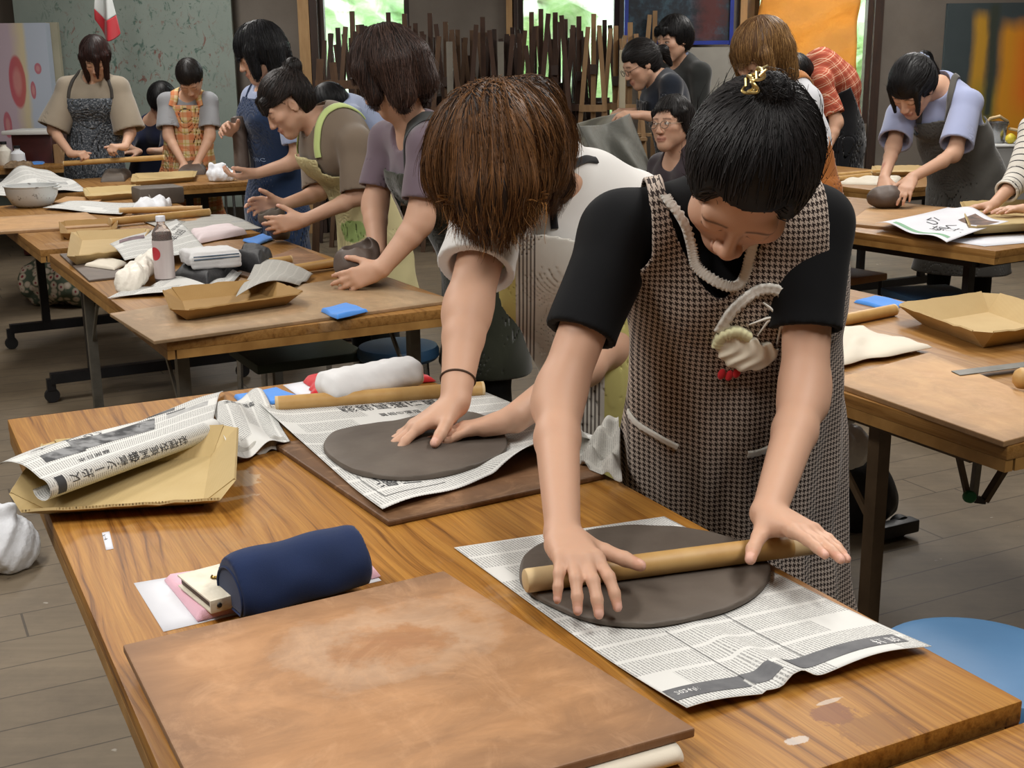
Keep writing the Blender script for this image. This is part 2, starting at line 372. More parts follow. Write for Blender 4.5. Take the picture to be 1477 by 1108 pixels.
def floor_mat():
    s = NT('worn_floorboards'); v = s.co((1, 1, 1), rot=(0, 0, math.radians(-27)))
    x, y, z = s.sep(v); row = s.math('FLOOR', s.math('DIVIDE', y, .155)); fy = s.math('FRACT', s.math('DIVIDE', y, .155))
    xo = s.math('ADD', x, s.math('MULTIPLY', s.n('TexWhiteNoise', {'W': row}, noise_dimensions='1D').outputs[0], 2.7))
    fx = s.math('FRACT', s.math('DIVIDE', xo, 2.1)); cell = s.math('ADD', s.math('MULTIPLY', row, 17.3), s.math('FLOOR', s.math('DIVIDE', xo, 2.1)))
    rnd = s.n('TexWhiteNoise', {'W': cell}, noise_dimensions='1D').outputs[0]
    gap = s.math('MAXIMUM', s.math('LESS_THAN', fy, .03), s.math('LESS_THAN', fx, .003))
    gr = s.noise(s.co((2, 30, 2), rot=(0, 0, math.radians(-27))), 1.6, 5, .6)
    c = s.mix(gr, '#6b5e4b', '#867761'); c = s.mix(s.math('MULTIPLY', rnd, .35), c, '#6a5e4d')
    d = s.ramp(s.noise(s.co((1, 1, 1)), 2.4, 7, .7), [(.42, 0), (.70, 1)]); c = s.mix(s.math('MULTIPLY', d, .7), c, '#564b3d')
    wsp = s.ramp(s.noise(s.co((1, 1, 1), loc=(5, 2, 0)), 13, 3, .6), [(.74, 0), (.76, 1)]); c = s.mix(s.math('MULTIPLY', wsp, .6), c, '#b8b2a6')
    dsp = s.ramp(s.noise(s.co((1, 1, 1), loc=(1, 7, 0)), 9, 4, .65), [(.70, 0), (.73, 1)]); c = s.mix(s.math('MULTIPLY', dsp, .7), c, '#3c3328')
    X, Y, _ = s.sep(s.co((1, 1, 1)))                                   # spilled green paint
    for (px, py, rx, ry, col, am) in ((45, 1000, .055, .05, '#3f8a63', .9), (73, 1004, .035, .022, '#4a8f6c', .7), (72, 805, .035, .02, '#4a5570', .6), (170, 1030, .05, .02, '#4f8590', .5), (1310, 712, .03, .008, '#d8dcd8', .8)):
        w = T(px, py, 0); ex = s.math('DIVIDE', s.math('SUBTRACT', X, float(w[0])), rx); ey = s.math('DIVIDE', s.math('SUBTRACT', Y, float(w[1])), ry)
        r = s.math('ADD', s.math('ADD', s.math('MULTIPLY', ex, ex), s.math('MULTIPLY', ey, ey)), s.math('MULTIPLY', s.math('SUBTRACT', s.noise(s.co((1, 1, 1)), 18, 3), .5), 2.2))
        c = s.mix(s.math('MULTIPLY', s.ramp(r, [(.85, 1), (1, 0)]), am), c, col)
    c = s.mix(s.math('MULTIPLY', gap, .7), c, '#2c241b')
    s.bsdf(Base_Color=c, Roughness=.62); s.bump(s.math('SUBTRACT', gr, s.math('MULTIPLY', gap, 2)), .12, .004); return s.m
def paper_mat(name, base='#d6d6d2', ink='#3a3b3d', colp=.0052, band=.046, vertical=False, blocks=.82, strength=.56):
    """newsprint: bands of short text columns, blank gaps and grey picture blocks, in sheet metres"""
    s = NT(name); v = s.co((1, 1, 1), attr='UVP'); x, y, z = s.sep(v)
    if vertical: x, y = y, x
    by = s.math('DIVIDE', y, band); fb = s.math('FRACT', by); inb = s.math('MULTIPLY', s.math('GREATER_THAN', fb, .09), s.math('LESS_THAN', fb, .93))
    fc = s.math('FRACT', s.math('DIVIDE', x, colp)); inc = s.math('MULTIPLY', s.math('GREATER_THAN', fc, .2), s.math('LESS_THAN', fc, .72))
    ch = s.ramp(s.noise(s.n('CombineXYZ', {0: s.math('MULTIPLY', x, 1), 1: s.math('MULTIPLY', y, 1), 2: 0}).outputs[0], 420, 2), [(.36, 0), (.5, 1)])
    bid = s.math('ADD', s.math('FLOOR', by), s.math('MULTIPLY', s.math('FLOOR', s.math('DIVIDE', s.math('ADD', x, s.math('MULTIPLY', s.math('FLOOR', by), .041)), .115)), 7.7))
    rn = s.n('TexWhiteNoise', {'W': bid}, noise_dimensions='1D').outputs[0]
    txt = s.math('MULTIPLY', s.math('MULTIPLY', inb, inc), s.math('MULTIPLY', ch, s.math('LESS_THAN', rn, blocks)))
    pic = s.math('MULTIPLY', s.math('GREATER_THAN', rn, .93), inb)
    c = s.mix(s.math('MULTIPLY', txt, strength), base, ink)
    pc = s.mix(s.noise(s.co((1, 1, 1), attr='UVP'), 60, 4), '#6d6e70', '#c4c4c2'); c = s.mix(s.math('MULTIPLY', pic, .8), c, pc)
    s.bsdf(Base_Color=c, Roughness=.85); s.b.inputs['Specular IOR Level'].default_value = .2
    return s.m
M_news = paper_mat('newsprint')
M_news_v = paper_mat('newsprint_turned', vertical=True)
M_news_grey = paper_mat('newsprint_grey', base='#b9b7b0', blocks=.9, strength=.32)
M_ink = pm('newspaper_ink', '#38393c', rough=.8)
M_inkg = pm('grey_ink', '#6b6c6e', '#5c5d60', .8, 40)
M_inkw = pm('white_lettering', '#e6e6e4', rough=.8)
M_paper = pm('white_paper', '#e4e5ea', '#dcdde4', .7, 6)
def cloth(name, c1, c2=None, weave=900, rough=.9, bump=.14, sheen=.3, fold=0, **k):
    if name in _MC: return _MC[name]
    s = NT(name); v = s.co((1, 1, 1)); n1 = s.noise(v, 12, 4)
    s.bsdf(Base_Color=s.mix(n1, c1, c2 or c1), Roughness=rough); s.b.inputs['Sheen Weight'].default_value = sheen; s.b.inputs['Specular IOR Level'].default_value = .15
    s.bump(s.noise(v, weave, 2), bump, .001); _MC[name] = s.m; return s.m
M_blue = cloth('blue_wipe', '#3f86dc', '#5596e6', 300)
M_white_towel = cloth('white_towelling', '#dcdcdc', '#e8e8e8', 700, bump=.8)
M_pink = cloth('pink_towelling', '#e8b3c4', '#f0c6d3', 700, bump=.8)
M_pinkpale = cloth('pale_pink_towelling', '#e6d3d6', '#efe3e4', 700, bump=.8)
M_red = cloth('red_cloth', '#c4262c', '#d8343a', 500)
M_navy = cloth('navy_canvas', '#1d2b49', '#22325a', 1100, .85, .35, .15)
M_cream = cloth('cream_cotton', '#d8cfbd', '#e2dac9', 500)
M_clay = pm('wet_clay', '#655c53', '#584f47', .58, 9, bump=.12, bscale=30, spec=.35)
M_clay_b = pm('brown_clay', '#5f5148', '#4c4039', .55, 9, bump=.3, bscale=24)
M_pin = pm('rolling_pin_beech', '#c39d62', '#b58c50', .5, 6, stretch=(3, 3, 3))
M_pin_raw = pm('bare_beech_end', '#d6bd90', '#cbb083', .6, 20)
M_black = pm('black_metal', '#1b1b1e', '#242427', .45, 10, spec=.4)
M_grey_metal = pm('grey_metal', '#6f6d66', '#5b5951', .45, 14, metal=.3)
M_brown_metal = pm('brown_painted_metal', '#4d3d2b', '#5e4c38', .5, 14)
M_chrome = pm('chrome', '#b9bcc0', '#9da0a4', .25, 10, metal=.9)
M_rubber = pm('black_rubber', '#161617', '#202022', .6, 10)
M_stoolblue = pm('blue_vinyl', '#46729c', '#517eA8', .5, 5, bump=.08, lo=.3, hi=.7)
M_stooldark = pm('dark_blue_vinyl', '#2c4d6b', '#35587a', .5, 5)
M_easel = [pm('easel_wood_%s' % n, a, b, .7, 5, stretch=(8, 8, 1)) for n, a, b in (('dark', '#2a1a11', '#382317'), ('brown', '#3a2519', '#4a3020'), ('mid', '#4c3522', '#5e442d'), ('pale', '#8a6c4a', '#9c7d58'))]
M_wall = pm('grey_plaster', '#6f675e', '#787067', .9, 3, bump=.1, bscale=40)
M_ceil = pm('ceiling_white', '#b5b0a6', '#aaa59b', .9, 3)
M_post = pm('pale_wood_trim', '#b99566', '#a98457', .6, 5, stretch=(8, 8, 1))
M_darktrim = pm('dark_wood_trim', '#2c1d15', '#3a261b', .6, 6, stretch=(8, 8, 1))
def _glass():
    s = NT('window_glass'); tr = s.n('BsdfTransparent', {'Color': (.96, .98, .97, 1)}); gl = s.n('BsdfGlossy', {'Roughness': .02}); mx = s.n('MixShader', {0: .05}); s.t.links.new(tr.outputs[0], mx.inputs[1]); s.t.links.new(gl.outputs[0], mx.inputs[2]); s.t.links.new(mx.outputs[0], s.out.inputs[0]); return s.m
M_glass = _glass()

# ---------------------------------------------------------------- room shell
YW = 10.6
def wx(px): return float(P(px, 80, YW)[0])
def wz(py): return float(P(738, py, YW)[2])
XL, XR, YN = -5.2, 6.2, -2.2
tag(MB().box((.5, 4.3, -.05), (11.6, 13.2, .1)).build('floor', floor_mat()), kind='structure')
tag(MB().box((.5, 4.3, 3.15), (11.6, 13.2, .1)).build('ceiling', M_ceil), kind='structure')
tag(MB().box((XL-.05, 4.3, 1.55), (.1, 13.2, 3.1)).build('wall_left', M_wall), kind='structure')
tag(MB().box((XR+.05, 4.3, 1.55), (.1, 13.2, 3.1)).build('wall_right', M_wall), kind='structure')
tag(MB().box((.5, YN-.05, 1.55), (11.6, .1, 3.1)).build('wall_front', M_wall), kind='structure')
wins = [(wx(462), wx(592)), (wx(748), wx(893)), (wx(1086), wx(1256))]
SILL, HEAD = .86, 2.45
wb = MB(); xs = XL
for a, b in wins:
    wb.box(((xs+a)/2, YW+.07, 1.55), (a-xs, .14, 3.1)); wb.box(((a+b)/2, YW+.07, SILL/2), (b-a, .14, SILL)); wb.box(((a+b)/2, YW+.07, (HEAD+3.1)/2), (b-a, .14, 3.1-HEAD)); xs = b
wb.box(((xs+XR)/2, YW+.07, 1.55), (XR-xs, .14, 3.1))
tag(wb.build('wall_back', M_wall), kind='structure')
for i, (a, b) in enumerate(wins):
    f = MB()
    for x in (a+.02, b-.02): f.box((x, YW+.05, (SILL+HEAD)/2), (.045, .09, HEAD-SILL))
    for z in (SILL+.02, HEAD-.02): f.box(((a+b)/2, YW+.05, z), (b-a-.09, .09, .045))
    w = tag(f.build('window_%d' % (i+1), M_darktrim), kind='structure')
    MB().box(((a+b)/2, YW+.06, (SILL+HEAD)/2), (b-a-.09, .005, HEAD-SILL-.09)).build('window_pane', M_glass, w)
for i, (px, w, m) in enumerate(((442, .09, M_post), (736, .06, M_post), (1069, .055, M_post), (1262, .07, M_darktrim), (456, .06, M_darktrim), (743, .04, M_darktrim))):
    tag(MB().box((wx(px), YW-.03, 1.55), (w, .06, 3.1)).build('trim_%d' % (i+1), m), kind='structure')
# garden seen through the panes: a leafy hedge lit by the sky, leaf colour whitened to add daylight glare
g = NT('hedge_leaves'); gv = g.co((1, 1, 1)); g.bsdf(Base_Color=g.ramp(g.noise(gv, 3.5, 5, .7), [(.3, '#a9d493'), (.5, '#d9f0cc'), (.68, '#ffffff')]), Roughness=.7)
hx, hz = np.meshgrid(np.linspace(-6, 8, 90), np.linspace(0, 3.4, 30), indexing='ij')
hy = 14.2+.5*np.sin(hx*2.1+hz*1.3)+.35*np.sin(hx*5.3-hz*3.7)+.2*np.sin(hx*11+hz*9)-.25*hz
hz = hz*(.72+.1*np.sin(hx*1.7))
idx = np.arange(90*30).reshape(90, 30); hq = np.stack([idx[:-1, :-1], idx[1:, :-1], idx[1:, 1:], idx[:-1, 1:]], -1).reshape(-1, 4)
ho = link('hedge', mesh_np('hedge', np.stack([hx, hy, hz], -1), hq), g.m); tag(ho, 'leafy green hedge in the garden outside the back windows', 'hedge', kind='stuff')
tag(MB().box((1, 15, -.06), (30, 8.4, .08)).build('ground', pm('garden_ground', '#7d8a60', '#98a078', .9, 2)), kind='structure')

# ---------------------------------------------------------------- sheets of paper and folded cloth
def grid(nu, nv):
    u, v = np.meshgrid(np.linspace(0, 1, nu), np.linspace(0, 1, nv), indexing='ij'); return u, v
def gfaces(nu, nv):
    i = np.arange(nu*nv).reshape(nu, nv); return np.stack([i[:-1, :-1], i[1:, :-1], i[1:, 1:], i[:-1, 1:]], -1).reshape(-1, 4)
def sheet(name, S, size, m, nu=40, nv=40, thick=.0007, parent=None, texts=()):
    """thin sheet S(u,v)->xyz, size in metres for the printing; texts: (string, u, v, height, rot, material slot) printed on the upper face"""
    u, v = grid(nu, nv); X = S(u.ravel(), v.ravel())
    du = S(u.ravel()+1e-3, v.ravel())-X; dv = S(u.ravel(), v.ravel()+1e-3)-X
    N = np.cross(du, dv); N /= np.linalg.norm(N, axis=1)[:, None]+1e-12
    if N[:, 2].mean() < 0: N = -N; 
    q = gfaces(nu, nv); n = nu*nv; uv = np.stack([u.ravel()*size[0], v.ravel()*size[1], 0*u.ravel()], -1)
    V = [X, X-N*thick]; Fq = [q, q[:, ::-1]+n]; A = [uv, uv]
    i = np.arange(n).reshape(nu, nv); ring = np.concatenate([i[:, 0], i[-1, 1:], i[::-1, -1][1:], i[0, ::-1][1:-1]]); r2 = np.roll(ring, -1)
    Fq.append(np.stack([ring, ring+n, r2+n, r2], -1)); mi = [np.zeros(len(f), int) for f in Fq]; off = 2*n
    tri = []
    for (s, tu, tv, h, rot, slot) in texts:
        tvs, tf = text_mesh(s, h, rot)
        if not len(tvs): continue
        pu, pv = tu+tvs[:, 0]/size[0], tv+tvs[:, 1]/size[1]
        Y = S(pu, pv); a = S(pu+1e-3, pv)-Y; b = S(pu, pv+1e-3)-Y; nn = np.cross(a, b); nn /= np.linalg.norm(nn, axis=1)[:, None]+1e-12
        nn *= np.sign(nn[:, 2].mean()+1e-9)
        V.append(Y+nn*.0006); A.append(np.stack([pu, pv, 0*pu], -1)); tri.append((tf+off, slot)); off += len(tvs)
    groups = Fq + [t for t, _ in tri]; mi += [np.full(len(t), sl, int) for t, sl in tri]
    me = mesh_np(name, np.concatenate(V), groups, True, {'UVP': np.concatenate(A)}, mats=np.concatenate(mi))
    return link(name, me, m, parent)
_TC = {}
def text_mesh(s, h, rot=0., flip=False):
    key = s
    if key not in _TC:
        if s.startswith('#box'):
            w, hh = [float(x) for x in s[4:].split(',')]; gx, gy = grid(24, 6)
            _TC[key] = (np.stack([gx.ravel()*w, gy.ravel()*hh, 0*gx.ravel()], -1), np.concatenate([gfaces(24, 6)[:, [0, 1, 2]], gfaces(24, 6)[:, [0, 2, 3]]]))
        else:
            c = bpy.data.curves.new('t', 'FONT'); c.body = s; c.size = 1; c.resolution_u = 2
            o = bpy.data.objects.new('t', c); C.objects.link(o); dg = bpy.context.evaluated_depsgraph_get(); dg.update()
            me = bpy.data.meshes.new_from_object(o.evaluated_get(dg)); me.calc_loop_triangles()
            vv = np.array([v.co[:] for v in me.vertices]).reshape(-1, 3); tt = np.array([t.vertices[:] for t in me.loop_triangles]).reshape(-1, 3)
            bpy.data.objects.remove(o); bpy.data.curves.remove(c); bpy.data.meshes.remove(me); _TC[key] = (vv, tt)
    v, t = _TC[key]; v = v*h if not s.startswith('#box') else v.copy()
    c, sn = math.cos(rot), math.sin(rot); v = np.stack([v[:, 0]*c-v[:, 1]*sn, v[:, 0]*sn+v[:, 1]*c, v[:, 2]], -1) if len(v) else v
    return v, t
def bil(a, b, c, d):
    """bilinear patch a(0,0) b(1,0) c(1,1) d(0,1)"""
    a, b, c, d = [np.asarray(p, float) for p in (a, b, c, d)]
    return lambda u, v: (a*((1-u)*(1-v))[:, None] + b*(u*(1-v))[:, None] + c*(u*v)[:, None] + d*((1-u)*v)[:, None])
def quadsheet(name, px, z, m, size, lift=None, texts=(), nu=40, nv=40, parent=None, thick=.0007):
    """sheet over four photo corners on the level z; lift(u,v)->height"""
    B = bil(*[T(x, y, z) for x, y in px])
    def S(u, v):
        X = B(u, v)
        if lift is not None: X = X + np.stack([0*u, 0*u, lift(u, v)], -1)
        return X
    return sheet(name, S, size, m, nu, nv, thick, parent, texts)
def softpad(name, px, z, h, m, seed=0, folds=3, amp=.006, parent=None, n=36, round_=.18, size=None, jag=.0):
    """a folded or crumpled cloth lying over four photo corners: closed lump with layered, wavy edges"""
    r = np.random.default_rng(seed); B = bil(*[T(x, y, z) for x, y in px]); ph = r.uniform(0, 6.28, 8); fr = r.uniform(3, 9, 8)
    u, v = grid(n, n); uf, vf = u.ravel(), v.ravel()
    e = np.minimum(np.minimum(uf, 1-uf), np.minimum(vf, 1-vf)); prof = np.clip(e/round_, 0, 1); prof = np.sqrt(1-(1-prof)**2)
    w = sum(np.sin(uf*fr[i]*folds+vf*fr[i+4]*folds*.6+ph[i]) for i in range(4))/4; w2 = sum(np.sin(vf*fr[i]*folds*1.3-uf*fr[i+4]*folds*.4+ph[i+2]) for i in range(4))/4
    X = B(uf+jag*w2*.5, vf+jag*w*.5); up = X.copy(); up[:, 2] = z + .0015 + h*prof*(1+.25*w2) + amp*w*prof
    up[:, 2] = np.maximum(up[:, 2], z+.001); lo = X.copy(); lo[:, 2] = z
    q = gfaces(n, n); N = n*n; i = np.arange(N).reshape(n, n); ring = np.concatenate([i[:, 0], i[-1, 1:], i[::-1, -1][1:], i[0, ::-1][1:-1]]); r2 = np.roll(ring, -1)
    me = mesh_np(name, np.concatenate([up, lo]), np.concatenate([q, q[:, ::-1]+N, np.stack([ring, ring+N, r2+N, r2], -1)]), True)
    return link(name, me, m, parent)
def slab(name, px, z, h, m, bev=.004, parent=None):
    """rigid board over four photo corners (taken at its top face z+h)"""
    pts = [T(x, y, z+h)[:2] for x, y in px]; a = np.array(pts); area2 = sum(a[i][0]*a[(i+1) % 4][1]-a[(i+1) % 4][0]*a[i][1] for i in range(4))
    if area2 < 0: pts = pts[::-1]
    # local frame along the first edge so that grain and rim follow the board
    c = np.mean(pts, 0); e = unit(np.array(pts[1])-np.array(pts[0])); rz = math.atan2(e[1], e[0]); cs, sn = math.cos(-rz), math.sin(-rz)
    loc = [((p[0]-c[0])*cs-(p[1]-c[1])*sn, (p[0]-c[0])*sn+(p[1]-c[1])*cs) for p in pts]
    bm = bmesh.new(); vs = [bm.verts.new((x, y, 0)) for x, y in loc] + [bm.verts.new((x, y, h)) for x, y in loc]; n = len(loc)
    bm.faces.new(vs[:n][::-1]); bm.faces.new(vs[n:])
    for i in range(n): bm.faces.new((vs[i], vs[(i+1) % n], vs[n+(i+1) % n], vs[n+i]))
    if bev: bmesh.ops.bevel(bm, geom=bm.edges[:], offset=min(bev, h*.4), segments=2, profile=.5, affect='EDGES')
    me = bpy.data.meshes.new(name); bm.to_mesh(me); bm.free()
    o = link(name, me, m, parent, False); o.location = (c[0], c[1], z); o.rotation_euler = (0, 0, rz); return o
def tray(name, px, z, h, out, m, label, group='cardboard trays', cut=None, corner=.35, mi=None, low=None):
    """folded cardboard tray: base over four photo corners, four flaps leaning outward with mitred corners"""
    b = [T(x, y, z)[:2] for x, y in px]; n = 4
    if sum(b[i][0]*b[(i+1) % 4][1]-b[(i+1) % 4][0]*b[i][1] for i in range(4)) < 0:
        b = b[::-1]; low = None if low is None else [low[2], low[1], low[0], low[3]]
    b = np.array(b); low = low or [1, 1, 1, 1]; t = .0045
    root = empty(name, (b.mean(0)[0], b.mean(0)[1], z), label, 'tray', group)
    base = MB(); base.prism([tuple(p) for p in b], z+.0005, z+t); base.build('base', m, root)
    nrm = []
    for i in range(4):
        e = unit(b[(i+1) % 4]-b[i]); nrm.append(np.array([e[1], -e[0]]))
    for i in range(4):
        p, q = b[i], b[(i+1) % 4]; e = unit(q-p); hh = h*low[i]; oo = out*(1 if low[i] > .3 else .8)
        prev, nxt = nrm[(i-1) % 4], nrm[(i+1) % 4]
        c0 = p+nrm[i]*oo+prev*oo*corner*low[(i-1) % 4]; c1 = q+nrm[i]*oo+nxt*oo*corner*low[(i+1) % 4]
        nn = np.array([*(nrm[i]*-hh), oo]); nn = unit(nn)*t
        k = 14; s = np.linspace(0, 1, k); jit = rng.normal(0, .0009, k)
        lo = np.stack([p[0]+(q[0]-p[0])*s, p[1]+(q[1]-p[1])*s, np.full(k, z+.0005)], -1); hi = np.stack([c0[0]+(c1[0]-c0[0])*s, c0[1]+(c1[1]-c0[1])*s, z+hh+jit], -1)
        V = np.concatenate([lo, hi, hi+nn, lo+nn]); f = []
        for j in range(4):
            for a in range(k-1): f.append([j*k+a, j*k+a+1, ((j+1) % 4)*k+a+1, ((j+1) % 4)*k+a])
        f += [[0, k, 2*k, 3*k], [k-1, 4*k-1, 3*k-1, 2*k-1]]
        fl = MB(); fl.add(V, f)
        # corner web joining this flap to the next
        d0 = q+nxt*0; w2 = b[(i+1) % 4]; e1 = w2+nxt*out*(1 if low[(i+1) % 4] > .3 else .8)+nrm[i]*oo*corner*low[i]; hz = z+h*low[(i+1) % 4]
        fl.add([(w2[0], w2[1], z+.001), (c1[0], c1[1], z+hh), (e1[0], e1[1], hz), (w2[0]*1, w2[1], z+t), (c1[0]-nrm[i][0]*t, c1[1]-nrm[i][1]*t, z+hh), (e1[0]-nxt[0]*t, e1[1]-nxt[1]*t, hz)],
               [[0, 1, 2], [5, 4, 3], [0, 3, 4, 1], [1, 4, 5, 2], [2, 5, 3, 0]])
        fo = fl.build('flap', m, root)
        if cut == i:
            ce = MB()
            for a in range(60):
                s0 = (a+.15)/60; s1 = (a+.6)/60; A0 = hi[0]+(hi[-1]-hi[0])*s0; A1 = hi[0]+(hi[-1]-hi[0])*s1; z_ = np.array([0, 0, .0007])
                ce.add([A0+nn*.15+z_, A1+nn*.15+z_, A1+nn*.85+z_, A0+nn*.85+z_], [[0, 1, 2, 3]])
            ce.build('corrugated_edge', M_corr, fo)
    return root

# ---------------------------------------------------------------- tables
def table(loc, rz, label, w=.894, l=1.80, h=.70, mt=None, me_=None, th=.028, legs='grey', group=None, inset=.16, xin=.09):
    t = empty('work_table', (loc[0], loc[1], 0), label, 'table', group, rz)
    MB().box((0, 0, h-th/2+.0), (w, l, th), bev=.003).build('tabletop', mt or M_table, t, False)
    e = MB()
    for sx in (-1, 1): e.box((sx*(w/2-.0105), 0, h-th-.012), (.02, l-.004, .024))
    for sy in (-1, 1): e.box((0, sy*(l/2-.0105), h-th-.012), (w-.05, .02, .024))
    e.build('edge_band', me_ or M_edge, t, False)
    lm = {'grey': M_grey_metal, 'black': M_black, 'brown': M_brown_metal}[legs]
    r = MB()
    for sx in (-1, 1): r.box((sx*(w/2-.09), 0, h-th-.042), (.035, l-.3, .034))
    for sy in (-1, 1): r.box((0, sy*(l/2-inset), h-th-.05), (w-.22, .035, .03))
    r.build('under_frame', lm, t, False)
    if legs == 'black':
        for sy in (-1, 1):
            y = sy*(l/2-.3)
            for sx in (-1, 1):
                MB().box((sx*.24, y, (h-.08+.1)/2), (.04, .03, h-.08-.1)).build('leg', lm, t, False)
            MB().bar((-.42, y, .105), (.42, y, .105), .04, .045).build('foot_bar', lm, t, False)
            for sx in (-1, 1):
                MB().box((sx*.42, y, .08), (.035, .03, .05)).build('caster_fork', lm, t, False)
                MB().lathe((sx*.42, y-.0125, .032), [(.0, 0), (.03, .0), (.032, .006), (.032, .019), (.03, .025), (0, .025)], 18, (0, 1, 0)).build('caster_wheel', M_rubber, t, False)
    else:
        for sx in (-1, 1):
            for sy in (-1, 1):
                x, y = sx*(w/2-xin), sy*(l/2-inset)
                b = MB().box((x, y, (h-.06)/2+.01), (.034, .034, h-.08)).build('leg', lm, t, False)
                MB().box((x, y, .01), (.042, .042, .02)).build('foot_cap', M_rubber, b, False)
                MB().bar((x, y-sy*.02, h-.3), (x, y-sy*.25, h-.06), .016, .008, up=(1, 0, 0)).build('folding_brace', lm, t, False)
    return t
RZ = TAB_RZ
ax_a = np.array([-math.sin(RZ), math.cos(RZ)]); ax_b = np.array([math.cos(RZ), math.sin(RZ)])
T1 = table(T1c, RZ, 'large teak-patterned work table in the foreground with the plywood board and two clay slabs', xin=.27, inset=.3)
T0 = table(T1c-ax_a*1.812+ax_b*.02, RZ, 'teak-patterned table butted against the foreground table at the lower right corner', h=.682, xin=.27)
# ---------------------------------------------------------------- foreground table top
ZT = .70
M_halftone = pm('halftone_picture', '#8a8b8c', '#3f4042', .85, 26, detail=6, lo=.42, hi=.58)
def rolling_pin(a, b, r, label, group='rolling pins', ends=True):
    a, b = np.asarray(a, float), np.asarray(b, float); d = unit(b-a); root = empty('rolling_pin', (a+b)/2-np.array([0, 0, r]), label, 'rolling pin', group)
    L = np.linalg.norm(b-a); e = .04 if ends else .006
    s = np.linspace(0, 1, 14)
    MB().tube([a+d*(e+(L-2*e)*t) for t in s], r, 24).build('roller', M_pin, root)
    for p, q in ((a, a+d*e), (b, b-d*e)):
        MB().tube([p+(q-p)*.0, p+(q-p)*.02, p+(q-p)*.12, q], [r*.86, r*.95, r, r], 24).build('roller_end', M_pin_raw, root)
    return root
def disc(name, px, z, h, m, label, cat='clay slab', group=None, seed=1, wob=.01):
    """slab of clay with an irregular rounded outline through the photo points (at its top)"""
    pts = np.array([T(x, y, z+h)[:2] for x, y in px]); n = len(pts); c = pts.mean(0)
    t = np.linspace(0, n, 120, endpoint=False); i = t.astype(int); f = (t-i)[:, None]
    p0, p1, p2, p3 = pts[(i-1) % n], pts[i % n], pts[(i+1) % n], pts[(i+2) % n]
    o = .5*((2*p1)+(-p0+p2)*f+(2*p0-5*p1+4*p2-p3)*f**2+(-p0+3*p1-3*p2+p3)*f**3)
    r = np.random.default_rng(seed)
    prof = [(.985, 0), (1.0, .25), (1.0, .7), (.99, .92), (.97, 1.0), (.8, 1.0), (.55, 1.0), (.25, 1.0)]
    V = [np.concatenate([c+(o-c)*s, np.full((120, 1), z+h*k)], 1) for s, k in prof]; V = np.concatenate(V)
    V[:, 2] += .0006*np.sin(V[:, 0]*90+seed)*np.sin(V[:, 1]*80)*(V[:, 2] > z+h*.9)
    q = [[j*120+k, j*120+(k+1) % 120, (j+1)*120+(k+1) % 120, (j+1)*120+k] for j in range(len(prof)-1) for k in range(120)]
    mb = MB(); mb.add(V, q, True); mb.add([V[k] for k in range(120)], [list(range(120))[::-1]]); mb.add([V[(len(prof)-1)*120+k] for k in range(120)], [list(range(120))], True)
    return tag(mb.build(name, m), label, cat, group)
# big plywood board, lifted by a rolled sheet under its far edge
bd = slab('plywood_board', [(177, 930), (640, 823), (1003, 1050), (330, 1240)], ZT+.022, .011, M_ply, .002)
tag(bd, 'large worn plywood board with a pale ring in its middle, nearest the camera', 'board')
def rollS(u, v):
    a, b = T(975, 1085, ZT+.011), T(640, 1178, ZT+.011); c = a+(b-a)*u[:, None]; ang = -.6+v*7.2; r = .0105-.0006*v*3
    ax = unit(b-a); s1 = np.array([0, 0, 1.]); s2 = np.cross(ax, s1)
    return c + s2[None]*(np.cos(ang)*r*1.5)[:, None] + s1[None]*(np.sin(ang)*r)[:, None]
tag(sheet('rolled_sheet', rollS, (.4, .1), M_cream, 30, 40), 'rolled off-white cloth sticking out from under the plywood board', 'cloth')
def rollS2(u, v):
    a, b = T(560, 850, ZT+.011), T(235, 928, ZT+.011); c = a+(b-a)*u[:, None]; ang = v*6.28
    return c+ax_a_3[None]*(np.cos(ang)*.02)[:, None]+np.array([0, 0, 1.])[None]*(np.sin(ang)*.0105)[:, None]
# newspaper under the person in the houndstooth apron
def l1(u, v):
    e = np.clip((v-.62)/.38, 0, 1); fold = np.exp(-((u-.44)/.05)**2)
    return .0025+e**2*(.011+.006*np.sin(u*9+1))+e*fold*.016+.004*np.exp(-((u-.40)/.02)**2)*e-e**3*.004*(u < .3)
n1 = quadsheet('newspaper', [(655, 792), (958, 747), (1343, 943), (990, 1038)], ZT, [M_news, M_ink, M_inkg, M_inkw], (.40, .55), l1, nu=60, nv=60,
    texts=[('#box.165,.028', .005, .915, 1, 0, 2), ('#box.195,.028', .47, .91, 1, 0, 2), ('社 説', .83, .926, .02, 0, 3), ('2024年', .03, .93, .012, 0, 3), ('中立を守って', .62, .60, .013, -1.45, 1), ('#box.0012,.26', .57, .44, 1, 0, 2), ('大きな課題', .28, .55, .011, -1.5, 1), ('#box.0012,.17', .30, .66, 1, 0, 2)])
tag(n1, 'open newspaper with grey bands under the near clay slab and rolling pin', 'newspaper')
dz = ZT+.0035
disc('clay_slab', [(749, 822), (760, 795), (800, 775), (880, 758), (960, 757), (1035, 768), (1090, 790), (1112, 820), (1095, 850), (1050, 875), (980, 892), (920, 898), (850, 890), (790, 866), (757, 845)], dz, .009, M_clay, 'oval grey clay slab on the nearest newspaper, under the rolling pin', group=None)
PA, PB = T(757, 838, .7285), T(1175, 783, .7285)
rolling_pin(PA, PB, .0165, 'beech rolling pin held under both palms of the person in the houndstooth apron')
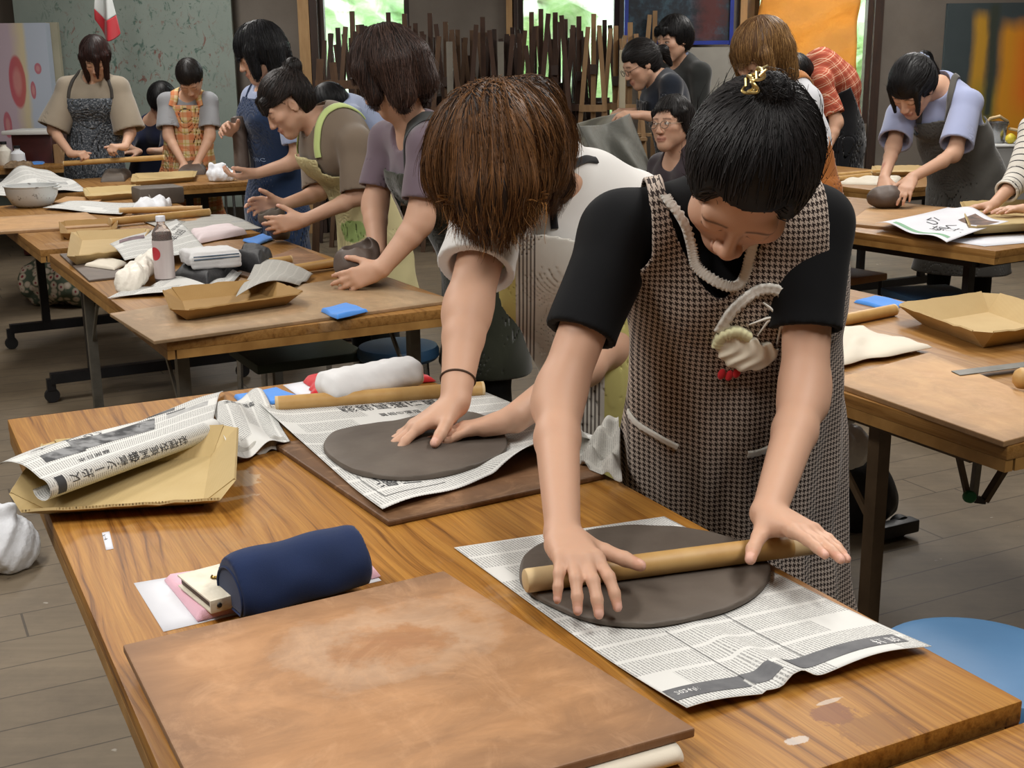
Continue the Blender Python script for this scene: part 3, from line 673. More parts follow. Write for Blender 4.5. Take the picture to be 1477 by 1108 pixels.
# board, newspaper and slab of the second woman
tag(slab('wooden_board', [(395, 640), (560, 752), (872, 684), (700, 590)], ZT, .010, M_ply_dark, .003), 'dark brown board under the farther newspaper and clay slab', 'board')
def l2(u, v):
    e = np.clip((v-.78)/.22, 0, 1); f = np.clip((u-.45)/.55, 0, 1); g_ = np.clip((.12-u)/.12, 0, 1)
    return .001+.012*g_**2*(1-v)+e**1.5*(.008+.040*np.sin(np.clip(f*1.15, 0, 1)*math.pi)*1.0)+.004*np.sin(u*16)*e
n2 = quadsheet('newspaper', [(372, 588), (700, 566), (880, 640), (552, 742)], ZT+.0105, [M_news, M_ink, M_inkg], (.50, .42), l2, nu=60, nv=50,
    texts=[('総裁再選に黄信号', .30, .075, .036, 0, 1), ('首相の進退', .42, .20, .018, 0, 1), ('漫画', .085, .78, .04, .2, 1), ('#box.12,.0012', .05, .93, 1, 0, 1), ('#box.0012,.08', .05, .74, 1, 0, 1)])
tag(n2, 'newspaper with large headline under the farther clay slab', 'newspaper')
disc('clay_slab', [(467, 645), (480, 622), (520, 612), (575, 604), (640, 590), (700, 598), (728, 625), (727, 650), (690, 668), (640, 680), (590, 686), (545, 683), (500, 672)], ZT+.012, .012, M_clay, 'oval grey clay slab on the farther newspaper, under two flat hands', seed=3)
rolling_pin(T(397, 583, .722), T(698, 561, .722), .0165, 'beech rolling pin lying behind the farther newspaper beside the white towel', ends=False)
# towel, red cloth, sheet, blue wipe
tag(quadsheet('paper_sheet', [(408, 556), (470, 545), (500, 572), (445, 582)], ZT, M_paper, (.2, .15), lambda u, v: .001+0*u, nu=6, nv=6), 'white sheet of paper under the red cloth and rolled white towel', 'paper')
tag(softpad('red_cloth', [(438, 548), (590, 527), (628, 550), (452, 570)], ZT+.002, .014, M_red, 5, 2, .004, jag=.05), 'red folded cloth under the rolled white towel', 'cloth')
def towel():
    s = SDF(); a, b = T(478, 556, ZT+.046), T(588, 536, ZT+.05); d = unit(b-a); n = np.array([-d[1], d[0], 0])
    s.cap(a, b, .030, .032, n=n, sq=1.35); s.cap(a+n*.02+[0, 0, .002], b+n*.02, .025, .028, .01); s.cap(a-n*.03-[0, 0, .01], b-n*.034-[0, 0, .012], .016, .016, .012)
    lo, hi = s.bounds(); fn = lambda p: s.eval(p)+.0016*np.sin(p[:, 0]*160+p[:, 2]*120)*np.sin(p[:, 1]*130)
    V, Q = isomesh(fn, lo, hi, .004); t = link('towel', mesh_np('towel', V, Q), M_white_towel); return tag(t, 'rolled white towel on the red cloth at the back of the foreground table', 'towel')
towel()
tag(softpad('blue_wipe', [(338, 573), (398, 563), (438, 575), (352, 592)], ZT, .006, M_blue, 2, 1.5, .002, round_=.05, jag=.04), 'blue wipe on the foreground table between newspaper and rolling pin', 'cloth')
# cardboard tray and draped newspaper, back left
tray('cardboard_tray', [(72, 742), (295, 728), (306, 660), (108, 682)], ZT, .045, .055, M_card_y, 'cardboard tray with corrugated rim hanging over the left table edge', cut=0, corner=.55, low=[.55, 1, 1, 1])
def newsS(u, v):
    # back edge on the table, rising over the tray, front edge rolled under
    bl, br = T(-8, 668, ZT+.055), T(322, 566, ZT+.004); fl, fr = T(58, 690, ZT+.072), T(308, 604, ZT+.052)
    vv = np.clip(v/.66, 0, 1); B = bil(bl, br, fr, fl)(u, vv)
    B[:, 2] += .018*np.sin(vv*math.pi)*(1-.3*u)+.002*np.sin(u*17+vv*9)*(1-vv)+.005*np.sin(u*7+1)*(1-vv)-.03*np.clip(.18-u, 0, 1)*(1-vv)*2
    ang = np.clip((v-.66)/.34, 0, 1)*4.6; R_ = .019
    ax = unit(fr-fl); out = unit(np.cross(ax, [0, 0, 1.])); out = out if out[1] < 0 else -out
    return B + out[None]*(np.sin(ang)*R_)[:, None] + np.array([0, 0, 1.])[None]*((np.cos(ang)-1)*R_)[:, None]
n3 = sheet('newspaper', newsS, (.48, .42), [M_news, M_ink, M_inkg, M_halftone], 60, 60, texts=[('大人の', .10, .14, .05, .3, 2), ('#box.20,.085', .22, .30, 1, .05, 3), ('#box.09,.05', .08, .40, 1, .05, 3), ('#box.07,.04', .60, .16, 1, .05, 3), ('#box.05,.012', .70, .30, 1, .05, 2), ('暮らし', .42, .36, .028, .1, 1), ('スポーツ情報', .10, .72, .03, 0, 1), ('全国高校野球', .42, .73, .028, 0, 1), ('#box.02,.05', .04, .70, 1, 0, 1), ('本日開幕', .2, .60, .02, 0, 1)])
tag(n3, 'newspaper draped over the cardboard tray with its front edge rolled', 'newspaper')
def news4(u, v):
    B = bil(T(300, 592, ZT+.03), T(378, 570, ZT+.006), T(418, 636, ZT+.014), T(336, 652, ZT+.03))(u, v)
    B[:, 2] += .012*np.sin(v*5+u*2)+.008*np.sin(u*9-v*4)+.01*np.sin(v*math.pi); B[:, 2] = np.maximum(B[:, 2], ZT+.003); return B
tag(sheet('newspaper', news4, (.2, .25), [M_news_v, M_ink], 40, 40, texts=[('天気と選挙', .2, .18, .022, 0, 1)]), 'crumpled folded newspaper between the tray and the farther clay slab', 'newspaper')
def news5(u, v):
    B = bil(T(338, 650, ZT+.012), T(405, 628, ZT+.012), T(416, 645, ZT+.002), T(344, 662, ZT+.002))(u, v)
    B[:, 2] += .004*np.sin(u*17+v*3)+.01*np.sin(v*math.pi)
    return B
tag(sheet('newspaper', news5, (.2, .06), [M_news_grey], 30, 12), 'lower crumpled newspaper layer sticking out right of the cardboard tray', 'newspaper')
# crumpled sheet by the woman's forearm
def news6(u, v):
    B = bil(T(828, 632, ZT+.03), T(892, 598, ZT+.05), T(897, 690, ZT+.02), T(838, 672, ZT+.012))(u, v); B[:, 2] += .012*np.sin(u*11+v*7)+.01*np.sin(v*13-u*4); B[:, 2] = np.maximum(B[:, 2], ZT+.012); return B
tag(sheet('newspaper', news6, (.12, .16), [M_news_grey], 24, 24), 'crumpled grey newspaper corner by the striped apron at the table edge', 'newspaper')
# pencil case, wallet, cloth, paper
tag(quadsheet('paper_sheet', [(193, 842), (500, 790), (550, 838), (236, 912)], ZT, M_paper, (.3, .2), lambda u, v: .0008+0*u, nu=6, nv=6), 'white sheet of paper under the pink cloth and pencil case', 'paper')
tag(softpad('pink_cloth', [(237, 838), (520, 796), (549, 832), (285, 897)], ZT+.002, .010, M_pink, 8, 1.2, .0015, round_=.05), 'pink folded hand towel under the navy pencil case', 'towel')
def wallet():
    z0 = ZT+.015; a, b, c, d = [T(x, y, z0+.018) for x, y in ((263, 826), (375, 797), (412, 838), (302, 866))]
    root = empty('wallet', ((a+c)/2)*[1, 1, 0]+[0, 0, z0], 'cream wallet-style phone case with brown inside, left of the pencil case', 'wallet')
    ex, ey = unit(b-a), unit(d-a); c0 = (a+c)/2; L, Wd = np.linalg.norm(b-a), np.linalg.norm(d-a); ez = np.array([0, 0, 1.]); A = (ex, ey-ex*(ey@ex), ez); A = (A[0], unit(A[1]), ez)
    mc = pm('cream_leather', '#e0d9c6', '#d6cdb8', .45, 40, bump=.1); mbn = pm('brown_lining', '#5b4234', '#4a352a', .6, 20)
    for dz_ in (.0165, .0015): MB().box(c0*[1, 1, 0]+[0, 0, z0+dz_], (L, Wd, .003), A, .001).build('cover', mc, root)
    MB().box(c0*[1, 1, 0]+[0, 0, z0+.009]+ey*(-.003), (L-.008, Wd-.008, .011), A, .002).build('inner_tray', mbn, root)
    MB().box(c0*[1, 1, 0]+[0, 0, z0+.009]+A[1]*(Wd/2), (L-.0, .003, .018), A, .001).build('spine', mc, root)
    p = c0*[1, 1, 0]+[0, 0, z0+.0095]+A[1]*(Wd/2+.002)-A[0]*(L/2-.012); MB().lathe(p, [(0, 0), (.0035, 0), (.003, .0015), (0, .0018)], 14, A[1]).build('snap', M_black, root)
wallet()
def pencil_case():
    z0 = ZT+.014; a, b = T(350, 838, z0+.035), T(499, 798, z0+.037); d = unit(b-a); n = np.array([-d[1], d[0], 0])
    s = SDF(); s.cap(a, b, .040, .039, n=n, sq=.95); s.cap(a-[0, 0, .012], b-[0, 0, .01], .036, .036, .02); s.cap(a+n*.012-[0, 0, .02], b+n*.012-[0, 0, .018], .03, .03, .02); s.cap(a-n*.016-[0, 0, .02], b-n*.016-[0, 0, .018], .03, .03, .02)
    fl = z0+.001
    def fn(p):
        e = s.eval(p)+.0012*np.sin((p@d)*70+1)*np.sin(p[:, 2]*90); l = (p-a)@d; L = (b-a)@d
        e = np.maximum(e, np.maximum(-.018-l, l-L-.016)); return np.maximum(e, fl-p[:, 2])
    lo, hi = s.bounds(); V, Q = isomesh(fn, lo, hi, .0035)
    root = empty('pencil_case', ((a+b)/2)*[1, 1, 0]+[0, 0, z0], 'navy blue canvas pencil case lying on the pink towel', 'pencil case')
    link('case_body', mesh_np('case_body', V, Q), M_navy, root)
    for e_, s_ in ((a-d*.0165, 1), (b+d*.0145, 1)):
        an = np.linspace(0, 6.28, 40); ring = np.array([e_+n*math.cos(t)*.04+np.array([0, 0, -.012+math.sin(t)*.034]) for t in an]); ring = project(fn, ring, .0006); MB().tube(ring, .0018, 8, False).build('piping', M_navy, root)
    g = pm('brass', '#a88a4a', '#8b7038', .35, 20, metal=.8)
    q = T(322, 832, z0+.022); ch = MB()
    for i in range(5): ch.lathe(q+np.array([-.004*i, .002*math.sin(i*2), .0+.002*math.cos(i)]), [(.0015, -.001), (.0035, 0), (.0015, .001)], 10, unit(np.array([math.sin(i), math.cos(i), .5])))
    ch.build('zip_chain', g, root)
    MB().tube([T(325, 838, z0+.03), T(326, 848, z0+.02), T(327, 853, z0+.012)], [.002, .0035, .003], 8).build('zip_pull', M_black, root)
ax_a_3 = np.array([ax_a[0], ax_a[1], 0])
pencil_case()
stk = quadsheet('label_sticker', [(147, 769), (158, 767), (164, 792), (153, 794)], ZT, [M_paper, M_inkg], (.012, .03), lambda u, v: .0006+0*u, nu=4, nv=4, thick=.0003, texts=[('1-4', .3, .1, .008, 1.3, 1)])
tag(stk, 'small white label stuck to the foreground table near the left edge', 'label')
# ---------------------------------------------------------------- people
def skin_mat():
    s = NT('skin'); a = s.n('VertexColor', layer_name='Col').outputs[0]; v = s.co((1, 1, 1))
    c = s.mix(s.math('MULTIPLY', s.noise(v, 45, 4), .15), a, '#bf866c'); s.bsdf(Base_Color=c, Roughness=.52)
    s.b.inputs['Subsurface Weight'].default_value = .12; s.b.inputs['Subsurface Radius'].default_value = (.012, .005, .003); s.b.inputs['Subsurface Scale'].default_value = .6
    s.b.inputs['Specular IOR Level'].default_value = .35; s.bump(s.noise(v, 420, 2), .08, .0006); return s.m
def hair_mat():
    s = NT('hair'); a = s.n('VertexColor', layer_name='Col').outputs[0]; s.bsdf(Base_Color=a, Roughness=.5); s.b.inputs['Specular IOR Level'].default_value = .32; return s.m
M_skin, M_hair = skin_mat(), hair_mat()
SKIN = lin('#cfa68c')[:3]
def A3(*v): return np.array(v, float)
def wr(p, amp, sc, seed=0):
    x, y, z = p[:, 0]*sc, p[:, 1]*sc, p[:, 2]*sc; o = seed*1.7
    a = np.sin(3.1*x+1.3*z+o+1.2*np.sin(1.7*y+.8*z+o)); b = np.sin(2.3*z-1.9*y+2*o+1.4*np.sin(2.1*x-.6*z)); c = np.sin(4.3*x+2.7*y-3.3*z+o*.5)
    return amp*(.5*a+.35*b+.25*c)
class Person:
    def __init__(s, J, name='person', hs=.95, female=True, size=1., skin=SKIN):
        s.J = {k: np.asarray(v, float) for k, v in J.items()}; s.hs = hs; s.fem = female; s.z = size; s.skin = np.array(skin)
        J = s.J; s.S = unit(J['shL']-J['shR']); u = J['C7']-J['pel']; s.F = unit(np.cross(s.S, u)); s.U = unit(np.cross(s.F, s.S)); s.H = frame(J['hf'], J['hu'])
        s.tl = np.linalg.norm(u); s.sw = np.linalg.norm(J['shL']-J['shR'])
        s.S2 = unit(J['hipS']) if 'hipS' in J else unit(s.S*[1, 1, 0]); s.F2 = unit(np.cross(s.S2, [0, 0, 1.]))
        s.mid = J.get('mid', J['pel']+(J['C7']-J['pel'])*.42-s.F*.015); s.chest = J['pel']+(J['C7']-J['pel'])*.74-s.F*.0
        if 'mid' in J: s.chest = s.mid+(J['C7']-s.mid)*.55
        s.thumbs = []
    def hl(s, x, y, z): return s.J['hd']+s.H.T@(A3(x, y, z)*s.hs)       # head place: left, front, up
    def torso(s, q, g=0., k=.03, neck=False):
        J, z = s.J, s.z; w = s.sw/2
        q.cap(J['pel'], s.mid, (.158+g)*z, (.133+g)*z, k, n=s.F, sq=.72)
        q.cap(s.mid, s.chest, (.133+g)*z, (w*.86+g), k, n=s.F, sq=.74)
        q.cap(s.chest, J['C7']-s.U*.035, (w*.80+g), (.07+g)*z, k, n=s.F, sq=.66)
        for sh in ('shL', 'shR'): q.cap(J['C7']-s.U*.04-s.F*.005, J[sh], (.052+g)*z, (.050+g)*z, k)
        if s.fem:
            for sg in (-1, 1): q.ell(s.chest+s.S*sg*.068*z+s.F*.075*z-s.U*.01, np.array([s.S, s.F, s.U]), A3(.062+g, .055+g, .062+g)*z, .04)
        return q
    def arm(s, q, side, g=0., t=1., k=.02, r=None):
        J, z = s.J, s.z; sh, el, wr_ = J['sh'+side], J['el'+side], J['wr'+side]; R = r or (.047, .039, .036, .039, .026)
        R = [(x+g)*z for x in R]
        q.cap(sh, sh+(el-sh)*min(1, t), R[0], R[0]+(R[1]-R[0])*min(1, t), k)
        if t > 1: m = el+(wr_-el)*.28; q.cap(el-(el-sh)*.08, m, R[2], R[3], .03); q.cap(m, wr_, R[3], R[4], .012)
        return q
    def legs(s, q, g=0.):
        J, z = s.J, s.z
        for sg, n in ((1, 'L'), (-1, 'R')):
            hip = J['pel']+s.S2*sg*.085*z-A3(0, 0, .03); an = J.get('an'+n, A3(hip[0], hip[1], .07)+s.S2*sg*.03)
            kn = J.get('kn'+n, (hip+an)/2+s.F2*.03); q.chain([hip, kn, an], [.088*z+g, .058*z+g, .040*z+g], .03)
        return q
    def head(s, q):
        h, H, sc = s.hl, s.H, s.hs
        def e(x, y, z, a, b, c, k=.012, sub=0): q.ell(h(x, y, z), H, A3(a, b, c)*sc, k*sc, sub)
        def c(p, r, a, b=None, k=.01, sub=0): q.cap(h(*p), h(*r), a*sc, (a if b is None else b)*sc, k*sc, sub)
        e(0, -.012, .035, .074, .094, .086, .02); e(0, .03, -.03, .060, .062, .078, .03); 
        c((0, .062, -.098), (0, .066, -.095), .022, None, .03)
        for sg in (-1, 1):
            c((sg*.050, .0, -.055), (sg*.012, .062, -.1), .020, .017, .03); e(sg*.043, .058, -.020, .026, .026, .022, .02)
            e(sg*.033, .101, .002, .020, .016, .012, .012, 1); e(sg*.032, .079, .001, .0155, .0135, .0115, .004)
            e(sg*.036, .05, -.055, .022, .022, .026, .02)
            e(sg*.077, -.008, -.008, .008, .019, .031, .004); e(sg*.083, -.003, -.006, .005, .010, .020, .004, 1)
            e(sg*.0135, .100, -.039, .0085, .010, .0075, .006)
        c((-.04, .074, .022), (.04, .074, .022), .013, None, .014)
        c((0, .090, .006), (0, .107, -.033), .0070, .0098, .012); e(0, .107, -.036, .0108, .010, .009, .006)
        c((-.017, .091, -.0625), (.017, .091, -.0625), .0068, None, .006); c((0, .094, -.0625), (0, .097, -.063), .0062, None, .006)
        c((-.013, .090, -.074), (.013, .090, -.074), .0082, None, .006); c((-.024, .100, -.0685), (.024, .100, -.0685), .0022, None, .003, 1)
        nb = s.J['C7']+s.F*.025+s.U*.0; top = h(0, -.012, -.045); q.cap(nb-s.U*.03, top, .056*s.z, .049*sc, .03)
        return q
    def hand(s, q, side, d, n, curls=((8, 12, 8),)*4, spread=(7, 1, -5, -12), thumb=(42, 12, 18), sc=1., thumbdrop=18):
        """fingers from index to little; d towards the fingertips, n out of the palm"""
        W = s.J['wr'+side]; d = unit(d); n = unit(n-d*(np.asarray(n)@d)); t = np.cross(-n, d)*(1 if side == 'R' else -1); z = sc*s.z
        kn = [(.026, .092, .0098), (.0075, .096, .0102), (-.0105, .092, .0096), (-.027, .083, .0085)]; Ls = [(.040, .025, .020), (.044, .029, .021), (.041, .027, .020), (.032, .020, .018)]
        pal = lambda x, y, o=0: W+(t*x+d*y+n*o)*z
        q.cap(W, pal(0, .03), .026*z, .027*z, .012, n=n, sq=.72)
        for i, (x, y, r) in enumerate(kn): q.cap(pal(x*.55, .022, .001), pal(x, y), .0135*z, (r+.0022)*z, .012)
        q.cap(pal(.018, .03, .008), pal(.024, .055, .008), .014*z, .012*z, .014); q.cap(pal(-.02, .03, .006), pal(-.022, .06, .006), .013*z, .011*z, .014)
        s.tips = getattr(s, 'tips', [])
        for i, (x, y, r) in enumerate(kn):
            a = math.radians(spread[i]); dd = d*math.cos(a)+t*math.sin(a); cur = curls[min(i, len(curls)-1)]; p = pal(x, y); ang = 0; nn = n
            for j, L in enumerate(Ls[i]):
                ang += math.radians(cur[j]); v = dd*math.cos(ang)+n*math.sin(ang); e = p+v*L*z; rr = r*(1, .93, .85, .74)[j]*z; r2 = r*(1, .93, .85, .74)[j+1]*z
                q.cap(p, e, rr, r2, .004 if j else .008); p0 = p; p = e
            up = -n*math.cos(ang)+dd*math.sin(ang); s.tips.append((p+v*r*.25*z+up*r*.62*z, r*.62*z, v, up))
        ta, td = math.radians(thumb[0]), math.radians(thumbdrop); d1 = unit(d*math.cos(ta)+t*math.sin(ta)*math.cos(td)+n*math.sin(td)*math.sin(ta)); b = pal(.016, .018, .006); p = b+d1*.045*z
        q.cap(b, p, .0165*z, .0125*z, .014)
        for j, L in enumerate((.033, .026)):
            a2 = math.radians(thumb[0]-thumb[1+j]*(j+1)*.7); v = unit(d*math.cos(a2)+t*math.sin(a2)*math.cos(td)+n*math.sin(td)*math.sin(ta)); e = p+v*L*z; q.cap(p, e, (.0118, .0112)[j]*z, (.0112, .0092)[j]*z, .004); p = e
        up = unit(-n+t*.5); s.tips.append((p+v*.002*z+up*.0065*z, .007*z, v, up)); return q
    def colours(s, V):
        h = (V-s.J['hd'])@s.H.T/s.hs; x, y, z = h[:, 0], h[:, 1], h[:, 2]; c = np.tile(np.append(s.skin, 1.), (len(V), 1)); ax = np.abs(x)
        def mixc(m, col, a=1.): c[:, :3] = c[:, :3]*(1-(m*a)[:, None])+np.array(lin(col)[:3])*(m*a)[:, None]
        face = (y > .03)&(np.abs(z) < .14); f = face.astype(float)
        g = lambda u: np.exp(-u*u)
        mixc(f*g((ax-.045)/.022)*g((z+.03)/.02), '#c98970', .35); mixc(f*g(x/.012)*g((z+.036)/.012)*(y > .09), '#c58468', .35)
        lip = f*(y > .075)*(ax < .0245)*np.clip(1.25-np.abs(z+.068)/(.0135*np.sqrt(np.clip(1-(ax/.026)**2, 0, 1))+.0008), 0, 1); mixc(np.clip(lip*3, 0, 1), '#b47868', .7)
        mixc(f*(ax < .022)*g((z+.0688)/.0016)*(y > .07), '#6e3530', .8)
        arc = .0225-((ax-.03)/.03)**2*.006; mixc(f*(y > .04)*((ax > .012)&(ax < .052))*np.clip(1.5-np.abs(z-arc)/.0032, 0, 1), '#33231c', .8)
        ev = s.J.get('eyes', A3(0))
        if ev[0] > 0:                                           # open eyes
            el = ((ax-.032)/.0135)**2+((z-.001)/(.0058*ev[0]))**2; mixc(f*(el < 1), '#e6ded6'); ir = (x-np.sign(x)*.032-ev[1])**2+(z-.002)**2; mixc(f*(el < 1)*(ir < .0056**2), '#1d1411')
            mixc(f*(y > .05)*((el >= 1)&(el < 1.9))*(z > 0), '#241914', .9)
        else:                                                   # lowered lids, lashes as a dark line
            ln = -.004-.0035*np.clip(1-((ax-.032)/.016)**2, 0, 1); mixc(f*(y > .05)*(np.abs(ax-.032) < .0155)*np.clip(1.6-np.abs(z-ln)/.0016, 0, 1), '#1e1512', .9)
        for p, r, v, up in getattr(s, 'tips', []):
            dd = V-p; l = dd@v; w = np.linalg.norm(dd-np.outer(l, v)-np.outer(dd@up, up), axis=1); m = (np.abs(l) < r*1.25)&(w < r*.95)&(np.abs(dd@up) < r*.9); mixc(m.astype(float), '#e3b3a2', .85)
            mixc(((np.linalg.norm(dd, axis=1) < r*2.6)&~m).astype(float), '#cf9079', .35)
        return c
    def build_body(s, root, q, h, name='body'):
        lo, hi = q.bounds(.015); V, Q = isomesh(q.eval, lo, hi, h); me = mesh_np(name, V, Q, cols=s.colours(V)); s.bodysdf = q
        return link(name, me, M_skin, root)
def garment(name, fn, lo, hi, h, m, root, uv=None, cols=None):
    V, Q = isomesh(fn, lo, hi, h); at = {'UVP': uv(V)} if uv else None
    return link(name, mesh_np(name, V, Q, attrs=at, cols=cols), m, root)
def shell(fn, off, th):
    return lambda p: np.abs(fn(p)-off)-th
def sleeve_cut(p, el, sh, t):
    """signed: positive beyond fraction t of the upper arm (only near that arm)"""
    d = el-sh; L = np.linalg.norm(d); d = d/L; return (p-sh)@d-t*L
def strands(fn, roots, dirfn, L, steps, off=.001, stick=1., grav=0., jit=.15, seed=0, lens=None):
    r = np.random.default_rng(seed); p = np.array(roots, float); n = len(p); out = [p.copy()]; lens = np.full(n, L) if lens is None else lens; wob = r.normal(0, 1, (n, 3))
    for k in range(1, steps):
        t = k/(steps-1); d = dirfn(p, t)+wob*jit*(.4+t)+r.normal(0, jit*.25, (n, 3)); d[:, 2] -= grav*t; g = grad(fn, p); near = fn(p) < .03
        dt = d-g*((d*g).sum(1))[:, None]; dt = dt/(np.linalg.norm(dt, axis=1)[:, None]+1e-9); df = d/(np.linalg.norm(d, axis=1)[:, None]+1e-9)
        use = (t < stick); q = np.where((near if use else near&((d*g).sum(1) < 0))[:, None], dt, df); p = p+q*(lens/(steps-1))[:, None]
        e = fn(p)-off; m = (e < 0)|(near&use); p = p-np.where(m, e, 0)[:, None]*grad(fn, p)*.9; out.append(p.copy())
    return np.stack(out, 1)
def strand_mesh(S, fn, r=.0009, taper=.35, cols=None, seed=0, sides=3):
    n, k, _ = S.shape; t = np.gradient(S, axis=1); t /= np.linalg.norm(t, axis=2, keepdims=True)+1e-9; g = S-S.mean((0, 1)); g = g-t*(g*t).sum(2, keepdims=True); g /= np.linalg.norm(g, axis=2, keepdims=True)+1e-9; b = np.cross(t, g)
    rr = r*np.linspace(1, taper, k)[None, :, None]*np.random.default_rng(seed).uniform(.7, 1.3, n)[:, None, None]
    V = np.stack([S+rr*(b*math.cos(a)*1.5+g*math.sin(a)*.7) for a in [2*math.pi*i/sides for i in range(sides)]], 2).reshape(-1, 3)
    base = (np.arange(n)[:, None]*k+np.arange(k-1)[None]).reshape(-1); F = []
    for i in range(sides): j = (i+1) % sides; F.append(np.stack([base*sides+i, base*sides+j, (base+1)*sides+j, (base+1)*sides+i], 1))
    Cc = np.repeat(cols, k*sides, 0) if cols is not None else None
    return V, np.concatenate(F), Cc
def hair_obj(root, vol, h, dirfn, n, L, steps, c1, c2, rootsel=None, seed=0, r=.0009, stick=1., grav=0., jit=.12, groove=None, off=.0012, extra=None, name='hair'):
    lo, hi = vol.bounds(.015) if hasattr(vol, 'bounds') else vol[1:]; fn = vol.eval if hasattr(vol, 'eval') else vol[0]
    f2 = (lambda p: fn(p)+groove(p)) if groove else fn
    V, Q = isomesh(f2, lo, hi, h); rg = np.random.default_rng(seed); c1, c2 = np.array(lin(c1)), np.array(lin(c2))
    Vs, Fs, Cs = [V], [Q], [np.tile(c1*.8+c2*.0, (len(V), 1))]
    cand = V if rootsel is None else V[rootsel(V)]
    if n and len(cand):
        roots = cand[rg.integers(0, len(cand), n)]+rg.normal(0, .002, (n, 3)); S = strands(f2, roots, dirfn, L, steps, off, stick, grav, jit, seed, L*rg.uniform(.55, 1.15, n))
        nf = n//14; S[-nf:] += (np.linspace(0, 1, S.shape[1])**1.5)[None, :, None]*(grad(f2, S[-nf:, 0])*rg.uniform(.003, .016, nf)[:, None]+rg.normal(0, .004, (nf, 3)))[:, None, :]
        lum = rg.beta(1.6, 2.2, n)[:, None]; cl = c1*(1-lum)+c2*lum; v, f, cc = strand_mesh(S, f2, r, .3, cl, seed); Fs.append(f+len(V)); Vs.append(v); Cs.append(cc)
    cols = np.concatenate(Cs); cols[:, 3] = 1
    return link(name, mesh_np(name, np.concatenate(Vs), np.concatenate(Fs), cols=cols), M_hair, root)
def hit(fn, px, py, y0=1., steps=90):
    """where the line of sight through a photo point first meets a surface"""
    d = unit(ray(px, py)); t = y0/d[1]; best = (9, t)
    for _ in range(steps):
        e = float(fn((CAM+d*t)[None])[0]); best = min(best, (abs(e), t)); t += max(min(e*.8, .1), -.02)
        if abs(e) < 2e-4: break
    return CAM+d*best[1] if best[0] < 3e-4 else project(fn, (CAM+d*best[1])[None], 0, 8)[0]
def ribbon(name, pts, fn, w, m, root, th=.0015, off=.001, ruffle=0, seg=None, uvscale=1):
    """band of cloth lying on a surface along points"""
    pts = np.asarray(pts, float); n = seg or max(12, len(pts)*4)
    t = np.linspace(0, len(pts)-1, n); i = np.clip(t.astype(int), 0, len(pts)-2); f = (t-i)[:, None]; pm1, p2 = pts[np.clip(i-1, 0, None)], pts[np.clip(i+2, 0, len(pts)-1)]; p0, p1 = pts[i], pts[i+1]
    X = .5*(2*p0+(-pm1+p1)*f+(2*pm1-5*p0+4*p1-p2)*f**2+(-pm1+3*p0-3*p1+p2)*f**3)
    X = project(fn, X, off); T_ = np.gradient(X, axis=0); T_ /= np.linalg.norm(T_, axis=1)[:, None]; N = grad(fn, X); B = np.cross(N, T_); s = np.arange(n)
    V = []
    ruf = ruffle*np.sin(s*2.1)
    for k, (o, hh) in enumerate(((-.5, 0), (-.2, th*.4), (.2, th*.4), (.5, 0))): V.append(X+B*(o*w*(1+(.22*np.sin(s*1.57)[:, None] if k in (0, 3) and ruffle else 0)))+N*(th+hh+(np.abs(ruf) if k in (0, 3) else 0*ruf))[:, None] if ruffle else X+B*(o*w)+N*(th+hh))
    V.append(X+B*.5*w-N*.001); V.append(X-B*.5*w-N*.001); m6 = len(V)
    V = np.stack(V, 1).reshape(-1, 3); F = [[a*m6+k, a*m6+(k+1) % m6, (a+1)*m6+(k+1) % m6, (a+1)*m6+k] for a in range(n-1) for k in range(m6)]
    L = np.concatenate([[0], np.cumsum(np.linalg.norm(np.diff(X, axis=0), axis=1))]); uv = np.stack([np.repeat(np.tile(np.array([-.5, -.2, .2, .5, .5, -.5])*w, 1)[None], n, 0).ravel(), np.repeat(L, m6), np.zeros(n*m6)], -1)
    return link(name, mesh_np(name, V, np.array(F), attrs={'UVP': uv}), m, root)
# cloth patterns
def houndstooth():
    s = NT('houndstooth_cotton'); v = s.co((1, 1, 1), attr='UVP'); x, y, z = s.sep(v); p = .0092
    def k4(a): return s.math('LESS_THAN', s.math('FRACT', s.math('DIVIDE', a, p)), .5)
    i = s.math('FLOOR', s.math('DIVIDE', x, p/8)); j = s.math('FLOOR', s.math('DIVIDE', y, p/8)); sm = s.math('FLOORED_MODULO', s.math('ADD', i, j), 4.)
    pick = s.math('LESS_THAN', sm, 2); dark = s.math('ADD', s.math('MULTIPLY', pick, k4(x)), s.math('MULTIPLY', s.math('SUBTRACT', 1, pick), k4(y)))
    s.bsdf(Base_Color=s.mix(dark, '#b9aa9d', '#2f2522'), Roughness=.9); s.b.inputs['Specular IOR Level'].default_value = .1; s.b.inputs['Sheen Weight'].default_value = .1
    s.bump(s.noise(s.co((1, 1, 1)), 700, 2), .2, .001); return s.m
def stripe_mat(name, base, lines, axis=0, period=.1, rough=.85):
    """lines: (start, end, colour) within one period of UVP coordinate"""
    s = NT(name); c = s.sep(s.co((1, 1, 1), attr='UVP'))[axis]; f = s.math('FRACT', s.math('DIVIDE', c, period)); col = base
    for a, b, cc in lines: col = s.mix(s.math('MULTIPLY', s.math('GREATER_THAN', f, a), s.math('LESS_THAN', f, b)), col, cc)
    s.bsdf(Base_Color=col, Roughness=rough); s.b.inputs['Specular IOR Level'].default_value = .15; return s.m
